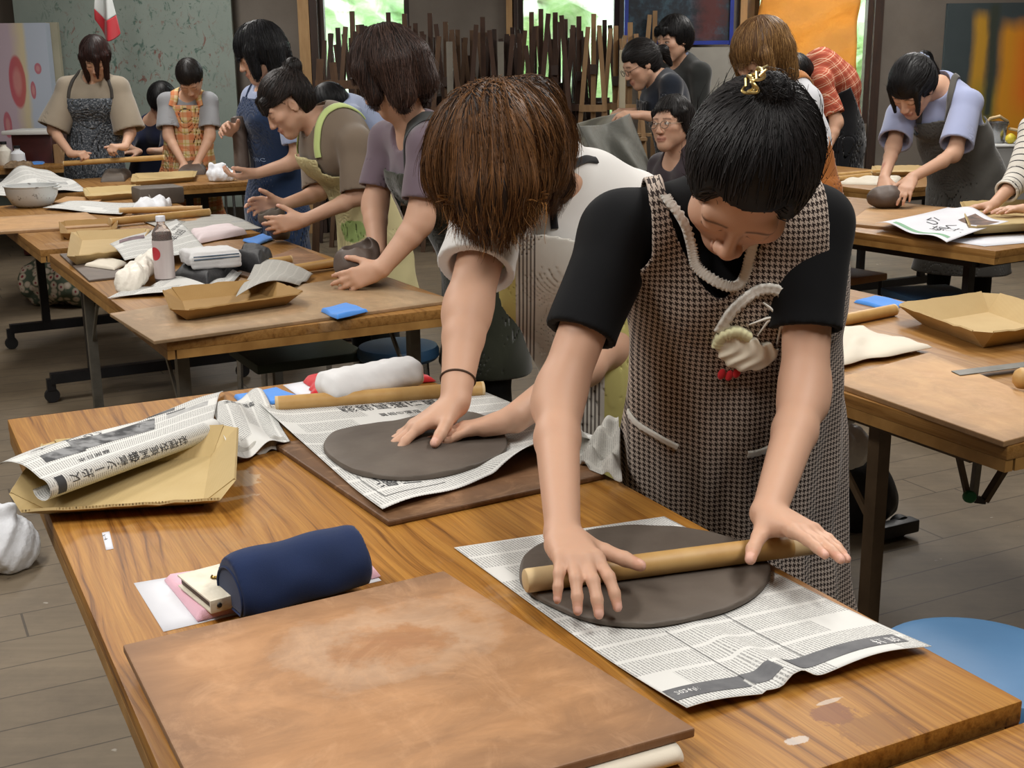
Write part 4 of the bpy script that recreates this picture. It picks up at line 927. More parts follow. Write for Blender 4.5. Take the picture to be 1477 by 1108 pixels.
def plaid_mat(name, base, lines, period=.06):
    s = NT(name); x, y, z = s.sep(s.co((1, 1, 1), attr='UVP')); col = base
    for c in (x, y):
        f = s.math('FRACT', s.math('DIVIDE', c, period))
        for a, b, cc, am in lines: col = s.mix(s.math('MULTIPLY', s.math('MULTIPLY', s.math('GREATER_THAN', f, a), s.math('LESS_THAN', f, b)), am), col, cc)
    s.bsdf(Base_Color=col, Roughness=.85); s.b.inputs['Specular IOR Level'].default_value = .15; return s.m
M_lace = cloth('white_lace', '#eceae3', '#d6d3c8', 260, bump=.5)
M_blacktee = cloth('black_jersey', '#121315', '#17181a', 900, sheen=.05, bump=.1)
M_trousers = cloth('dark_trousers', '#20211f', '#191a1b', 900, sheen=.05)
M_shoe = pm('dark_shoe', '#1d1c1c', '#2b2a29', .6, 20)
def uv_wrap(p, ctr, S, F, U, rad=.15):
    def f(V):
        q = V-ctr; return np.stack([np.arctan2(q@S, q@F+.06)*rad, q@U, 0*q[:, 0]], -1)
    return f
def legs_and_shoes(p, root, m=None, h=.012, g=.012):
    q = p.legs(SDF(), g); J = p.J; q.cap(J['pel']+A3(0, 0, .02), J['pel']-A3(0, 0, .08), .15*p.z, .15*p.z, .03, n=p.F2, sq=.75); lo, hi = q.bounds()
    garment('trousers', lambda x: np.maximum(q.eval(x), .06-x[:, 2]), lo, hi, h, m or M_trousers, root)
    for sg, n in ((1, 'L'), (-1, 'R')):
        hip = J['pel']+p.S2*sg*.085*p.z-A3(0, 0, .03); an = J.get('an'+n, A3(hip[0], hip[1], .07)+p.S2*sg*.03); f = SDF(); b = A3(an[0], an[1], .045); f.cap(b-p.F2*.05, b+p.F2*.14-A3(0, 0, .01), .046, .036, .01, n=p.S2, sq=.9)
        f.cap(b-p.F2*.02, b+A3(0, 0, .04), .045, .043, .02); lo, hi = f.bounds(); garment('shoe', lambda x, f=f: np.maximum(f.eval(x), .002-x[:, 2]), lo, hi, .008, M_shoe, root)
def person_root(J, label):
    return empty('person', (J['pel'][0], J['pel'][1], 0), label, 'person')
# ---- the person in the houndstooth apron, rolling clay
def person_houndstooth():
    J = dict(pel=P(1062, 690, 2.17), C7=P(1068, 262, 2.03), shR=P(893, 335, 1.985), shL=P(1168, 322, 1.985), elR=P(801, 585, 1.845), elL=P(1160, 580, 1.88),
             wrR=T(812, 772, .778), wrL=T(1108, 742, .778), hd=P(1078, 252, 1.85), hf=A3(-.25, -.40, -.88), hu=A3(.02, -.88, .46))
    p = Person(J, hs=1.05); root = person_root(J, 'person in a black T-shirt and houndstooth apron bending over the near rolling pin'); J = p.J
    q = p.torso(SDF()); p.legs(q)
    for sd in 'LR': p.arm(q, sd, t=2, r=(.042, .036, .0335, .0335, .0240))
    p.head(q)
    p.hand(q, 'R', A3(.033, -.15, -.003), A3(.05, -.45, -1), curls=((20, 24, 14), (18, 22, 14), (18, 24, 14), (22, 25, 14)), spread=(13, 1, -7, -16), thumb=(60, 10, 10), thumbdrop=10, sc=.90)
    p.hand(q, 'L', A3(.074, -.148, .004), A3(-.1, -.25, -1), curls=((4, 6, 4), (4, 8, 4), (6, 8, 5), (8, 10, 6)), spread=(2, 0, -3, -7), thumb=(56, 0, 6), thumbdrop=32, sc=.86)
    p.build_body(root, q, .0032)
    # T-shirt
    ts = p.torso(SDF(), .010); inn = SDF()
    for sd in 'LR':
        sh, el = J['sh'+sd], J['el'+sd]; ts.cap(sh+p.U*.0, sh+(el-sh)*.66, .062, .056 if sd == 'R' else .058, .03); inn.cap(sh+(el-sh)*.52, el, .043, .048, .03)
    nk = J['C7']+p.F*.05+p.U*.01
    def fts(x):
        d = ts.eval(x)+wr(x, .0035, 11); c = np.full(len(x), -1.)
        for sd in 'LR':
            sh, el = J['sh'+sd], J['el'+sd]; nr = np.linalg.norm(x-(sh+(el-sh)*.75), axis=1) < .16; c = np.where(nr, np.maximum(c, sleeve_cut(x, el, sh, .60)), c)
        d = np.maximum(d, c); d = np.maximum(d, -(inn.eval(x))); dn = x-nk; hole = np.sqrt((dn@p.S/.075)**2+(dn@p.U/.075)**2+(dn@p.F/.11)**2)-1
        return np.maximum(d, -hole*.07)
    lo, hi = ts.bounds(); lo[2] = max(lo[2], .75); garment('t_shirt', fts, lo, hi, .0042, M_blacktee, root)
    # apron
    ab = p.torso(SDF(), .022, .04); hp = J['pel']; ab.cap(hp+A3(-.02, 0, .1), A3(hp[0]+.03, hp[1]+.02, .20), .178, .235, .05, n=p.F2, sq=.74)
    [ab.cap(J['sh'+n_]-p.S*sg_*.040+p.F*.012, p.chest+p.S*sg_*.085+p.F*.02-p.U*.06, .066, .085, .04) for n_, sg_ in (('L', 1), ('R', -1))]; ab.cap(p.chest+p.F*.02-p.S*.012, hp+p.F*.03+A3(-.02, 0, .05), .15, .165, .05, n=p.F, sq=.72)
    def fold(x): return wr(x, .004, 9, 3)+.006*np.sin(np.arctan2((x-hp)@p.S2, (x-hp)@p.F2)*17)*np.clip((.95-x[:, 2])/.5, 0, 1)
    nc = J['C7']-p.U*.0-p.S*.05
    def fap(x):
        d = ab.eval(x)+fold(x); d = np.abs(d)-.0030; r = x-nc; s_, u_, f_ = r@p.S, r@p.U, r@p.F
        wdt = np.where(u_ > -.05, .138, .138+np.clip((-.05-u_)/.16, 0, 1)**2*.30); lat = np.abs(s_-.028)-wdt
        dp = np.where(f_ > -.02, .135, .055); vv = np.clip(-u_/dp, 0, 1); neck = .080*np.sqrt(1-vv**2)*(1-.38*vv)-np.abs(s_); neck = np.where(u_ < -dp, -.02, neck); d = np.maximum(d, lat*.8); d = np.maximum(d, neck*.8); return np.maximum(d, .22-x[:, 2])
    lo, hi = ab.bounds(); lo[2] = .2; M_h = houndstooth()
    def uvh(V):
        r = V-nc; return np.stack([(r@p.S)*(1+(r@p.S)**2*4), np.where((r@p.U) > -.4, r@p.U, r@p.U), 0*r[:, 0]], -1)
    ap = garment('apron', fap, lo, hi, .0042, M_h, root, uvh)
    sf = lambda x: ab.eval(x)+fold(x)-.003
    # lace round the neck
    an = np.linspace(-.2, math.pi+.2, 24)
    neckpts = [nc+p.S*.083*math.cos(t)*(1-.38*max(0, math.sin(t)))-p.U*(.138*math.sin(t)-.0)+p.F*.10 for t in an]; neckpts = project(sf, np.array(neckpts), .001)
    ribbon('lace_collar', neckpts, sf, .016, M_lace, ap, .002, ruffle=.0022, seg=220)
    # pockets with lace tops
    for path in ([(907, 592), (925, 615), (950, 630), (978, 645)], [(1078, 655), (1100, 650), (1122, 640), (1140, 625)]): ribbon('pocket_lace', [hit(sf, x, y) for x, y in path], sf, .011, M_lace, ap, .002, ruffle=.001, seg=40)
    # basket applique: ruffled arch, cream bag, strawberries, bow
    arch = [hit(sf, x, y) for x, y in ((1036, 478), (1052, 452), (1075, 430), (1100, 417), (1125, 420), (1142, 438), (1143, 458))]
    ribbon('applique_arch', arch, sf, .017, M_lace, ap, .003, ruffle=.003, seg=60)
    N = grad(sf, arch[2][None])[0]; q1, q2 = hit(sf, 1036, 476), hit(sf, 1122, 502); c0 = (q1+q2)/2; sd_ = unit((q2-q1)-N*((q2-q1)@N)); up_ = unit(np.cross(N, sd_)); up_ = up_ if up_[2] > 0 else -up_; hw_ = np.linalg.norm(q2-q1)/2
    b = SDF(); b.ell(c0+N*.003, np.array([sd_, N, up_]), A3(hw_, .009, hw_*.95), .004)
    bf = lambda x: np.maximum(b.eval(x)+.0016*np.sin((x@sd_)*260+3*np.sin((x@up_)*90)), ((x-c0)@up_-.003-.004*np.sin((x@sd_)*240))*.9)
    lo, hi = b.bounds(); garment('applique_bag', bf, lo, hi, .002, cloth('ivory_satin', '#e9e2cf', '#dcd4bf', 300), ap)
    ribbon('applique_frill', [hit(sf, x, y) for x, y in ((1033, 496), (1040, 482), (1060, 476), (1080, 484))], sf, .016, cloth('pale_yellow_frill', '#e3e0b8', '#d6d2a4', 300), ap, .009, ruffle=.003, seg=36)
    for x, y in ((1040, 539), (1051, 541), (1062, 537)):
        c1 = hit(sf, x, y); b2 = SDF(); b2.ell(c1+N*.003, np.array([sd_, N, up_]), A3(.0065, .005, .0095), .002); lo, hi = b2.bounds(); garment('applique_strawberry', b2.eval, lo, hi, .0016, M_red, ap)
    bow = MB(); 
    for (x1, y1, x2, y2) in ((1108, 442, 1100, 436), (1130, 444, 1146, 436), (1104, 458, 1080, 468), (1106, 462, 1092, 484), (1136, 455, 1142, 478), (1124, 470, 1120, 496), (1138, 450, 1148, 452), (1128, 470, 1130, 492)):
        ctr = hit(sf, 1121, 455)+N*.005; m_ = hit(sf, x1, y1)+N*.006; e = hit(sf, x2, y2)+N*.002; bow.tube([ctr, m_, e], [.002, .0026, .0012], 6)
    bow.build('applique_bow', M_lace, ap)
    # hair drawn up to a bun
    hv = SDF(); H = p.H
    hv.ell(p.hl(0, -.014, .042), H, A3(.092, .110, .100)*p.hs, .01); hv.ell(p.hl(0, -.045, .0), H, A3(.088, .082, .092)*p.hs, .03)
    cut = lambda x: (x-J['hd'])@H.T/p.hs
    def fh(x):
        d = hv.eval(x); l = cut(x); X, Y, Z = l[:, 0], l[:, 1], l[:, 2]
        line = .060+.9*np.clip(-Z+.075, 0, 1)*-0; face = Y-np.where(Z > .03, .062-(Z-.078)*1.1*(Z < .078)*0-(np.abs(X) < .055)*0, np.where(Z > -.03, .035+(Z+.03)*.45, .002))
        face = np.maximum(face, -(Z-.083-.25*np.abs(X))*1.) if False else np.minimum(face, .085-Z)
        d = np.maximum(d, face*.7); return np.maximum(d, (-.085-Z+.5*np.clip(Y+.02, 0, .1)))
    bunc = p.hl(-.008, -.070, .128)
    def fh2(x):
        d = fh(x); db = np.linalg.norm((x-bunc), axis=1)-.026; k = .012; hh = np.clip(.5+.5*(d-db)/k, 0, 1); return d*(1-hh)+db*hh-k*hh*(1-hh)
    lo, hi = hv.bounds(.06)
    def dirf(x, t):
        d = bunc-x; return d/(np.linalg.norm(d, axis=1)[:, None]+1e-6)
    hair_obj(root, (fh2, lo, hi), .0032, dirf, 2600, .10, 10, '#0a090a', '#2b2829', rootsel=lambda V: np.linalg.norm(V-bunc, axis=1) > .035, seed=3, r=.0008, jit=.10)
    # twisted bun strands and gold claw clip
    g = pm('gold_clip', '#c9a95a', '#e2cf98', .3, 30, metal=.7); cl = MB(); cc = project(fh2, P(1084, 118, 1.74)[None], .004, 8)[0]; nn_ = grad(fh2, cc[None])[0]; ex_ = unit(RT-nn_*(RT@nn_)); ey_ = np.cross(nn_, ex_)
    for (ox, oy, rx_, ry_) in ((-.008, .0, .009, .013), (.010, .006, .010, .008), (.0, -.010, .006, .007)):
        cl.tube([cc+ex_*(ox+rx_*math.cos(t))+ey_*(oy+ry_*math.sin(t))+nn_*(.006+.005*math.sin(t*2)) for t in np.linspace(0, 2*math.pi, 22)], .0021, 7, False)
    for k in range(4): cl.tube([cc+ex_*(-.012+.010*k)+nn_*.006, cc+ex_*(-.010+.010*k)+ey_*.010+nn_*.008, cc+ex_*(-.008+.010*k)+ey_*.018-nn_*.002], [.0024, .0024, .0012], 6)
    cl.tube([cc+ex_*.016+nn_*.008, cc+ex_*.028+ey_*.004+nn_*.008], [.0028, .0015], 6); cl.build('hair_claw_clip', g, root)
    legs_and_shoes(p, root); return p
P_A = person_houndstooth()
# ---- the woman with long brown hair, pressing the farther slab
def person_brown():
    J = dict(pel=P(905, 600, 3.02), C7=P(802, 240, 2.68), shR=P(705, 325, 2.60), shL=P(915, 300, 2.86), elR=P(673, 452, 2.44), elL=P(878, 505, 2.66),
             wrR=T(656, 582, .775), wrL=T(742, 604, .752), hd=P(716, 238, 2.50), hf=A3(-.62, -.42, -.66), hu=A3(-.5, -.45, .74))
    p = Person(J, hs=1.05); root = person_root(J, 'person in a white top and striped apron pressing the farther clay slab with flat hands'); J = p.J
    q = p.torso(SDF()); p.legs(q)
    for sd in 'LR': p.arm(q, sd, t=2, r=(.050, .046, .044, .041, .028))
    p.head(q)
    p.hand(q, 'R', A3(-.105, -.055, -.048), A3(.05, -.2, -1), curls=((10, 14, 8), (8, 12, 8), (8, 12, 8), (10, 14, 8)), spread=(16, 4, -8, -22), thumb=(48, 8, 8), thumbdrop=16, sc=1.0)
    p.hand(q, 'L', A3(-.13, -.02, -.022), A3(-.0, -.15, -1), curls=((4, 6, 4), (4, 8, 5), (6, 8, 5), (8, 10, 6)), spread=(3, 0, -3, -7), thumb=(36, 6, 6), thumbdrop=20, sc=1.0)
    bd_ = p.build_body(root, q, .0040)
    wb_ = MB(); d = unit(J['elR']-J['wrR']); c = J['wrR']+d*.055; x = unit(np.cross(d, [0, 0, 1.])); y = np.cross(d, x); an = np.linspace(0, 2*math.pi, 40)
    ring = project(q.eval, np.array([c+(x*math.cos(t)+y*math.sin(t))*.035 for t in an]), .001); wb_.tube(ring, .0022, 6, False); wb_.build('hair_tie', pm('brown_elastic', '#4a3526', rough=.8), bd_)
    # white top with short wide sleeves
    ts = p.torso(SDF(), .020, .04); inn = SDF()
    for sd in 'LR': sh, el = J['sh'+sd], J['el'+sd]; ts.cap(sh, sh+(el-sh)*.6, .070, .082, .04)
    ts.cap(J['C7'], J['C7']+(p.hl(0, -.02, -.03)-J['C7'])*.42, .066, .058, .03)
    for sd in 'LR': sh, el = J['sh'+sd], J['el'+sd]; inn.cap(sh+(el-sh)*.3, el+(el-sh)*.1, .055, .078, .02)
    nk = J['C7']+(p.hl(0, -.02, -.03)-J['C7'])*.85
    def fts(x):
        d = ts.eval(x)+wr(x, .006, 8, 2); c = np.full(len(x), -1.)
        for sd in 'LR': sh, el = J['sh'+sd], J['el'+sd]; nr = np.linalg.norm(x-(sh+(el-sh)*.75), axis=1) < .17; c = np.where(nr, np.maximum(c, sleeve_cut(x, el, sh, .52)), c)
        d = np.maximum(np.maximum(d, c), -inn.eval(x)); dn = x-nk; hole = np.sqrt((dn@p.S/.055)**2+(dn@p.U/.055)**2+(dn@p.F/.055)**2)-1; return np.maximum(d, -hole*.07)
    lo, hi = ts.bounds(); lo[2] = max(lo[2], .72); tsm = garment('white_top', fts, lo, hi, .005, cloth('white_jersey', '#dcdad6', '#e6e4e0', 900, bump=.12), root)
    sf0 = lambda x: ts.eval(x)+wr(x, .006, 8, 2)
    strap = [hit(sf0, x, y) for x, y in ((800, 330), (798, 305), (805, 270), (820, 243), (843, 230), (860, 232))]; ribbon('apron_strap', strap, sf0, .016, cloth('black_tape', '#141416', '#1c1c1e', 500), root, .003, seg=40)
    # apron: white and grey stripes with yellow bands
    ab = p.torso(SDF(), .043, .05); hp = J['pel']; ab.cap(hp+A3(0, 0, .08), A3(hp[0], hp[1], .3), .16, .20, .05, n=p.F2, sq=.75); ab.cap(p.chest+p.F*.03, hp+p.F*.05, .12, .12, .05); hg = p.chest+p.F*.05; ab.cap(hg, A3(hg[0]+.06, hg[1]+.06, .42), .115, .15, .06)
    tq = p.torso(SDF(), .020, .04)
    def fap(x):
        d = np.abs(np.minimum(ab.eval(x), tq.eval(x)-.013)+wr(x, .006, 8, 2))-.003; r = x-J['C7']; s_, u_, f_ = r@p.S+.035, r@p.U, r@p.F
        d = np.maximum(d, np.abs(s_)-np.where(u_ > -.16, .115, .115+np.clip(-.16-u_, 0, .1)*1.4)); d = np.maximum(d, u_+.115-.1*np.abs(s_)); d = np.maximum(d, .0-f_); return np.maximum(d, .32-x[:, 2])
    lo, hi = ab.bounds(); lo[2] = .3
    ms = stripe_mat('striped_apron_cloth', '#d2cfc6', [(.0, .16, '#cfc880'), (.93, 1.0, '#cfc880')]+[(.185+.032*i, .199+.032*i, '#6f6964') for i in range(5)]+[(.74+.034*i, .756+.034*i, '#6f6964') for i in range(5)], 0, .25)
    ap = garment('apron', fap, lo, hi, .005, ms, root, lambda V: np.stack([V[:, 0]+.030, (V-J['C7'])@p.U, 0*V[:, 0]], -1))
    sf1 = lambda x: np.minimum(ab.eval(x), tq.eval(x)-.013)+wr(x, .006, 8, 2)-.003
    # long loose hair falling forward
    H = p.H; hv = SDF(); top = p.hl(0, -.01, .05); hv.ell(p.hl(0, -.012, .045), H, A3(.106, .124, .110)*p.hs, .02)
    
    for px, py, Y, r in ((650, 255, 2.47, .05), (695, 285, 2.40, .055), (745, 270, 2.44, .055), (790, 195, 2.62, .05)):
        hv.cap(p.hl(0, -.01, .03), P(px, py, Y), .085, r, .05)
    hv.cap(P(710, 270, 2.42), P(715, 318, 2.43), .06, .03, .05); hv.cap(P(765, 160, 2.56), P(806, 238, 2.66), .07, .035, .04); hv.cap(P(770, 195, 2.50), P(806, 268, 2.55), .05, .032, .04); hv.cap(p.hl(0, -.06, .02), J['C7']+A3(-.03, -.05, .02), .085, .055, .04)
    pt = project(hv.eval, P(668, 118, 2.40)[None], .0, 6)[0]
    def dirf(x, t):
        a = (x-pt)/(np.linalg.norm(x-pt, axis=1)[:, None]+1e-6); return a*.6+A3(-.02, -.02, -.9)
    def gr(x):
        a = np.arctan2((x-J['hd'])[:, 0], -(x-J['hd'])[:, 1]); return .0035*np.sin(a*31+2*np.sin(a*7))+.0025*np.sin(a*13+x[:, 2]*9)
    cx = P(712, 300, 2.44)
    def dirf(x, t):
        a = (x-pt)/(np.linalg.norm(x-pt, axis=1)[:, None]+1e-6); c = (cx-x)*[1, 1, 0]; low = np.clip((1.27-x[:, 2])/.12, 0, 1)[:, None]; return a*.6*(1-low)+A3(-.02, -.02, -.9)+c*low*5
    hair_obj(root, hv, .0045, dirf, 7500, .20, 22, '#23140b', '#8c5f35', rootsel=lambda V: V[:, 2] > 1.20, seed=5, r=.0009, stick=.9, grav=.5, jit=.14, groove=gr)
    rg = np.random.default_rng(77); nw = 420; aa = rg.uniform(-1, 1, nw); cent = P(712, 318, 2.42); st_ = cent+np.outer(aa, RT)*.11+np.outer(rg.normal(0, .03, nw), [0, 1, 0])+np.outer(.03+.05*(1-np.abs(aa)**2)*0+rg.uniform(0, .03, nw), [0, 0, 1.])
    S = strands(hv.eval, st_, lambda x, t: np.stack([.35*np.sin(t*5+aa*9)-aa*.35*0, 0*aa, -1+0*aa], -1), .075, 12, .001, .3, .2, .22, 8, rg.uniform(.03, .085, nw)); cl = np.array(lin('#2a170c'))*(1-np.linspace(0, 1, nw)[:, None])+np.array(lin('#a06f3a'))*np.linspace(0, 1, nw)[:, None]; cl[:, 3] = 1
    v, f, cc = strand_mesh(S, hv.eval, .0009, .3, cl[rg.permutation(nw)], 9); link('hair_ends', mesh_np('hair_ends', v, f, cols=cc), M_hair, root)
    legs_and_shoes(p, root); return p
P_B = person_brown()
# ---- the other people in the room
PRE = {'flat': ((6, 10, 6),)*4, 'cup': ((28, 30, 18), (26, 30, 18), (28, 30, 18), (30, 32, 18)), 'grip': ((60, 70, 40),)*4, 'press': ((14, 22, 14), (14, 20, 14), (16, 22, 14), (18, 24, 16))}
def hairdo(p, root, c1, c2, vol=(.088, .106, .098), bang=.055, side=-.03, low=-.085, extras=(), n=900, L=.10, seed=0, h=.005, crown=(0, -.03, .13), fall=.8, bits=(), back=.0, r=.0011):
    """cap of hair over the skull; extras: capsules (a, b, ra, rb) in head space; bits: free balls joined to it"""
    hv = SDF(); H = p.H; hv.ell(p.hl(0, -.016, .04), H, A3(*vol)*p.hs, .01); hv.ell(p.hl(0, -.045, .0), H, A3(vol[0]*.94, .078, .092)*p.hs, .03)
    ex = SDF(); 
    for a, b, ra, rb in extras: ex.cap(p.hl(*a), p.hl(*b), ra*p.hs, rb*p.hs, .015)
    def fn(x):
        l = (x-p.J['hd'])@H.T/p.hs; X, Y, Z = l[:, 0], l[:, 1], l[:, 2]
        d = hv.eval(x); f = Y-np.where(Z > .03, .066, np.where(Z > side, .040, back)); f = np.minimum(f, bang+.03*(np.abs(X) < .05)*0-Z); d = np.maximum(d, f*.7); d = np.maximum(d, (low-Z+.4*np.clip(Y+.02, 0, .1)))
        if ex.p:
            e = ex.eval(x); k = .012; hh = np.clip(.5+.5*(d-e)/k, 0, 1); d = d*(1-hh)+e*hh-k*hh*(1-hh)
        return d
    lo1, hi1 = hv.bounds(.015); 
    if ex.p: a, b = ex.bounds(.015); lo1, hi1 = np.minimum(lo1, a), np.maximum(hi1, b)
    cr = p.hl(*crown); tails = [p.hl(*b) for b in bits]
    def dirf(x, t):
        a = x-cr; a = a/(np.linalg.norm(a, axis=1)[:, None]+1e-6)
        if len(tails): a = tails[0]-x; return a/(np.linalg.norm(a, axis=1)[:, None]+1e-6)
        return a*(1-fall)+A3(0, 0, -fall)-H[2]*.15
    return hair_obj(root, (fn, lo1, hi1), h, dirf, n, L, 9, c1, c2, seed=seed, r=r, jit=.13, grav=.2)
def simple(label, J, h=.007, hs=.95, fem=True, size=.96, top=None, apron=None, hands=None, trousers=None, skin=SKIN, nolegs=False, armr=None):
    p = Person(J, hs=hs, female=fem, size=size, skin=skin); root = person_root(J, label); J = p.J; q = p.torso(SDF()); p.legs(q)
    for sd in 'LR': p.arm(q, sd, t=2, r=armr or (.043, .037, .034, .034, .025))
    p.head(q)
    for sd, (d, n, pre) in (hands or {}).items(): p.hand(q, sd, d, n, curls=PRE[pre], spread=(8, 2, -4, -10), thumb=(45, 10, 12), sc=.98)
    p.bodyobj = p.build_body(root, q, h); lo_cut = .3
    m, t, loose, sl = top['m'], top.get('t', .6), top.get('loose', .012), top.get('sl', (.060, .066))
    ts = p.torso(SDF(), loose, .035); inn = SDF()
    for sd in 'LR':
        sh, el, wr_ = J['sh'+sd], J['el'+sd], J['wr'+sd]
        if t <= 1: ts.cap(sh, sh+(el-sh)*(t+.1), sl[0], sl[1], .03); inn.cap(sh+(el-sh)*.35, sh+(el-sh)*(t+.25), sl[0]-.010, sl[1]-.008, .02)
        else: ts.cap(sh, el, sl[0], sl[0]*.95, .03); ts.cap(el, el+(wr_-el)*(t-1), sl[0]*.95, sl[1], .02); inn.cap(el+(wr_-el)*(t-1.15), wr_, sl[1]-.008, sl[1]-.008, .02)
    nk = J['C7']+p.F*.055+p.U*.015; nr_ = top.get('neck', .07); bz = J['pel'][2]-.06
    def ft(x):
        d = ts.eval(x)+wr(x, .0045, 9, 1); c = np.full(len(x), -1.)
        for sd in 'LR':
            sh, el, wr_ = J['sh'+sd], J['el'+sd], J['wr'+sd]
            if t <= 1: nr = np.linalg.norm(x-(sh+(el-sh)*(t+.15)), axis=1) < .15; c = np.where(nr, np.maximum(c, sleeve_cut(x, el, sh, t)), c)
            else: nr = np.linalg.norm(x-(el+(wr_-el)*(t-.9)), axis=1) < .12; c = np.where(nr, np.maximum(c, sleeve_cut(x, wr_, el, t-1)), c)
        d = np.maximum(np.maximum(d, c), -inn.eval(x)); dn = x-nk; hole = np.sqrt((dn@p.S/nr_)**2+(dn@p.U/nr_)**2+(dn@p.F/(nr_*1.4))**2)-1; return np.maximum(np.maximum(d, -hole*.06), bz-x[:, 2])
    lo, hi = ts.bounds(); lo[2] = max(lo[2], bz-.02)
    def uvt(V):
        r = V-J['C7']; return np.stack([r@p.S+.5*(r@p.F), r@p.U, 0*r[:, 0]], -1)
    p.top = garment('shirt', ft, lo, hi, h, m, root, uvt); p.topfn = lambda x: ts.eval(x)+wr(x, .0045, 9, 1)
    if apron:
        ab = p.torso(SDF(), loose+.017, .04); hp = J['pel']; zb = apron.get('bottom', .35); ab.cap(hp+A3(0, 0, .06), A3(hp[0], hp[1], zb), .158*size+.012, apron.get('flare', .20), .04, n=p.F2, sq=.76)
        bw, bt, sw = apron.get('bib', .11), apron.get('top', .13), apron.get('sides', 1.3)
        lg = p.legs(SDF(), .036); tq = p.torso(SDF(), loose, .035)
        afn = lambda x: np.minimum(np.minimum(ab.eval(x), tq.eval(x)-.013), np.maximum(lg.eval(x), zb-.1-x[:, 2]))+wr(x, .0045, 9, 1)
        def fa(x):
            d = np.abs(afn(x))-.0038; r = x-J['C7']; s_, u_, f_ = r@p.S, r@p.U, r@p.F
            d = np.maximum(d, np.abs(s_)-(bw+np.clip(-bt-.06-u_, 0, .12)*sw)); d = np.maximum(d, u_+bt); fr = (x-hp)@p.F; d = np.maximum(d, apron.get('back', -.03)-fr); return np.maximum(d, zb-x[:, 2])
        lo, hi = ab.bounds(); lo[2] = zb-.02
        ap = garment('apron', fa, lo, hi, h, apron['m'], root, lambda V: np.stack([(V-J['C7'])@p.S, (V-J['C7'])@p.U, 0*V[:, 0]], -1)); p.apron = ap; p.apfn = lambda x: afn(x)-.004
        if apron.get('strap') is not None:
            for sg in apron.get('which', (-1, 1)):
                pts = [J['C7']+p.S*sg*(bw-.012)-p.U*(bt+.005)+p.F*.12, J['C7']+p.S*sg*(bw-.02)-p.U*(bt*.5)+p.F*.10, J['C7']+p.S*sg*.075-p.U*.0+p.F*.02, J['C7']+p.S*sg*.07-p.U*.06-p.F*.1]
                ribbon('strap', project(p.topfn, np.array(pts), .002, 8), p.topfn, apron.get('sw', .026), apron['strap'], ap, .004, off=.003, seg=40)
    if not nolegs: legs_and_shoes(p, root, trousers, .012)
    p.root = root; return p
def glasses(p, root, m):
    g = MB(); H = p.H
    for sg in (-1, 1):
        an = np.linspace(0, 2*math.pi, 25); g.tube([p.hl(sg*.032+.022*math.cos(t), .106, -.004+.017*math.sin(t)) for t in an], .0016, 6, False); g.tube([p.hl(sg*.054, .104, .0), p.hl(sg*.078, .03, .004), p.hl(sg*.080, -.01, 0)], .0014, 6)
    g.tube([p.hl(-.010, .108, .0), p.hl(0, .112, .003), p.hl(.010, .108, 0)], .0014, 6); g.build('glasses', m, root)
M_clayarm = lin('#8a7466')[:3]
# dark-haired woman in the purple-grey shirt, shaping a pot
pt_ = T(520, 412)
J = dict(pel=P(700, 395, 4.28), C7=P(600, 178, 4.12), shL=P(617, 213, 3.98), shR=P(560, 205, 4.30), elL=P(606, 322, 3.92), elR=P(540, 300, 4.25), wrL=T(548, 388, .76)+A3(0, 0, .0), wrR=T(548, 372, .80), hd=P(560, 106, 4.06), hf=A3(-.78, .28, -.52), hu=A3(-.45, .1, .88))
J['wrL'] = P(550, 388, 3.86); J['wrR'] = P(546, 368, 4.10)
M_purple = cloth('purple_grey_cotton', '#6a5c66', '#746670', 900); M_olive = cloth('dark_olive_cloth', '#2a2d22', '#33362a', 700)
p = simple('person in a purple-grey shirt and dark olive apron shaping a clay pot', J, .006, 1.02, top=dict(m=M_purple, t=.70, sl=(.066, .068), loose=.016), apron=dict(m=M_olive, bib=.12, top=.10, strap=pm('grey_strap', '#4b4d4c', rough=.8), sw=.05, which=(1,), back=-.1), hands={'L': (A3(-.12, -.01, -.04), A3(-.15, .9, -.25), 'press'), 'R': (A3(-.12, -.03, -.01), A3(-.3, -.6, -.6), 'cup')}, armr=(.050, .043, .042, .041, .029))
hairdo(p, p.root, '#1d1310', '#5a4238', (.104, .120, .108), .05, -.06, -.20, extras=[((.055, -.05, .0), (.066, -.03, -.085), .065, .045), ((-.05, -.05, .0), (-.06, -.04, -.085), .06, .045), ((0, -.09, .0), (0, -.085, -.08), .065, .05), ((.08, .035, .04), (.084, .045, -.05), .034, .024), ((-.08, .035, .04), (-.084, .045, -.05), .034, .024)], n=3400, L=.13, seed=21)
# young woman with a bun in a brown T-shirt and yellow apron
J = dict(pel=P(540, 330, 5.25), C7=P(470, 168, 5.18), shL=P(512, 208, 5.02), shR=P(452, 198, 5.35), elL=P(518, 284, 4.96), elR=P(462, 278, 5.25), wrL=P(438, 318, 4.92), wrR=P(408, 296, 5.12), hd=P(414, 150, 5.12), hf=A3(-.78, -.28, -.62), hu=A3(-.50, -.2, .80))
M_tan = cloth('brown_jersey', '#77695a', '#807263', 900); M_yel = cloth('pale_yellow_cotton', '#cdc393', '#d4cb9f', 700); M_lime = cloth('lime_tape', '#c3d68a', '#cde096', 500)
p = simple('person in a brown T-shirt and pale yellow apron leaning over a tapered clay pot', J, .0062, .98, top=dict(m=M_tan, t=.92, sl=(.064, .078), loose=.018), apron=dict(m=M_yel, bib=.115, top=.11, strap=M_lime, sw=.032, bottom=.45, flare=.22, back=-.06), hands={'L': (A3(-.12, -.01, -.015), A3(-.1, .9, -.1), 'press'), 'R': (A3(-.12, -.02, .01), A3(-.2, -.8, -.2), 'cup')})
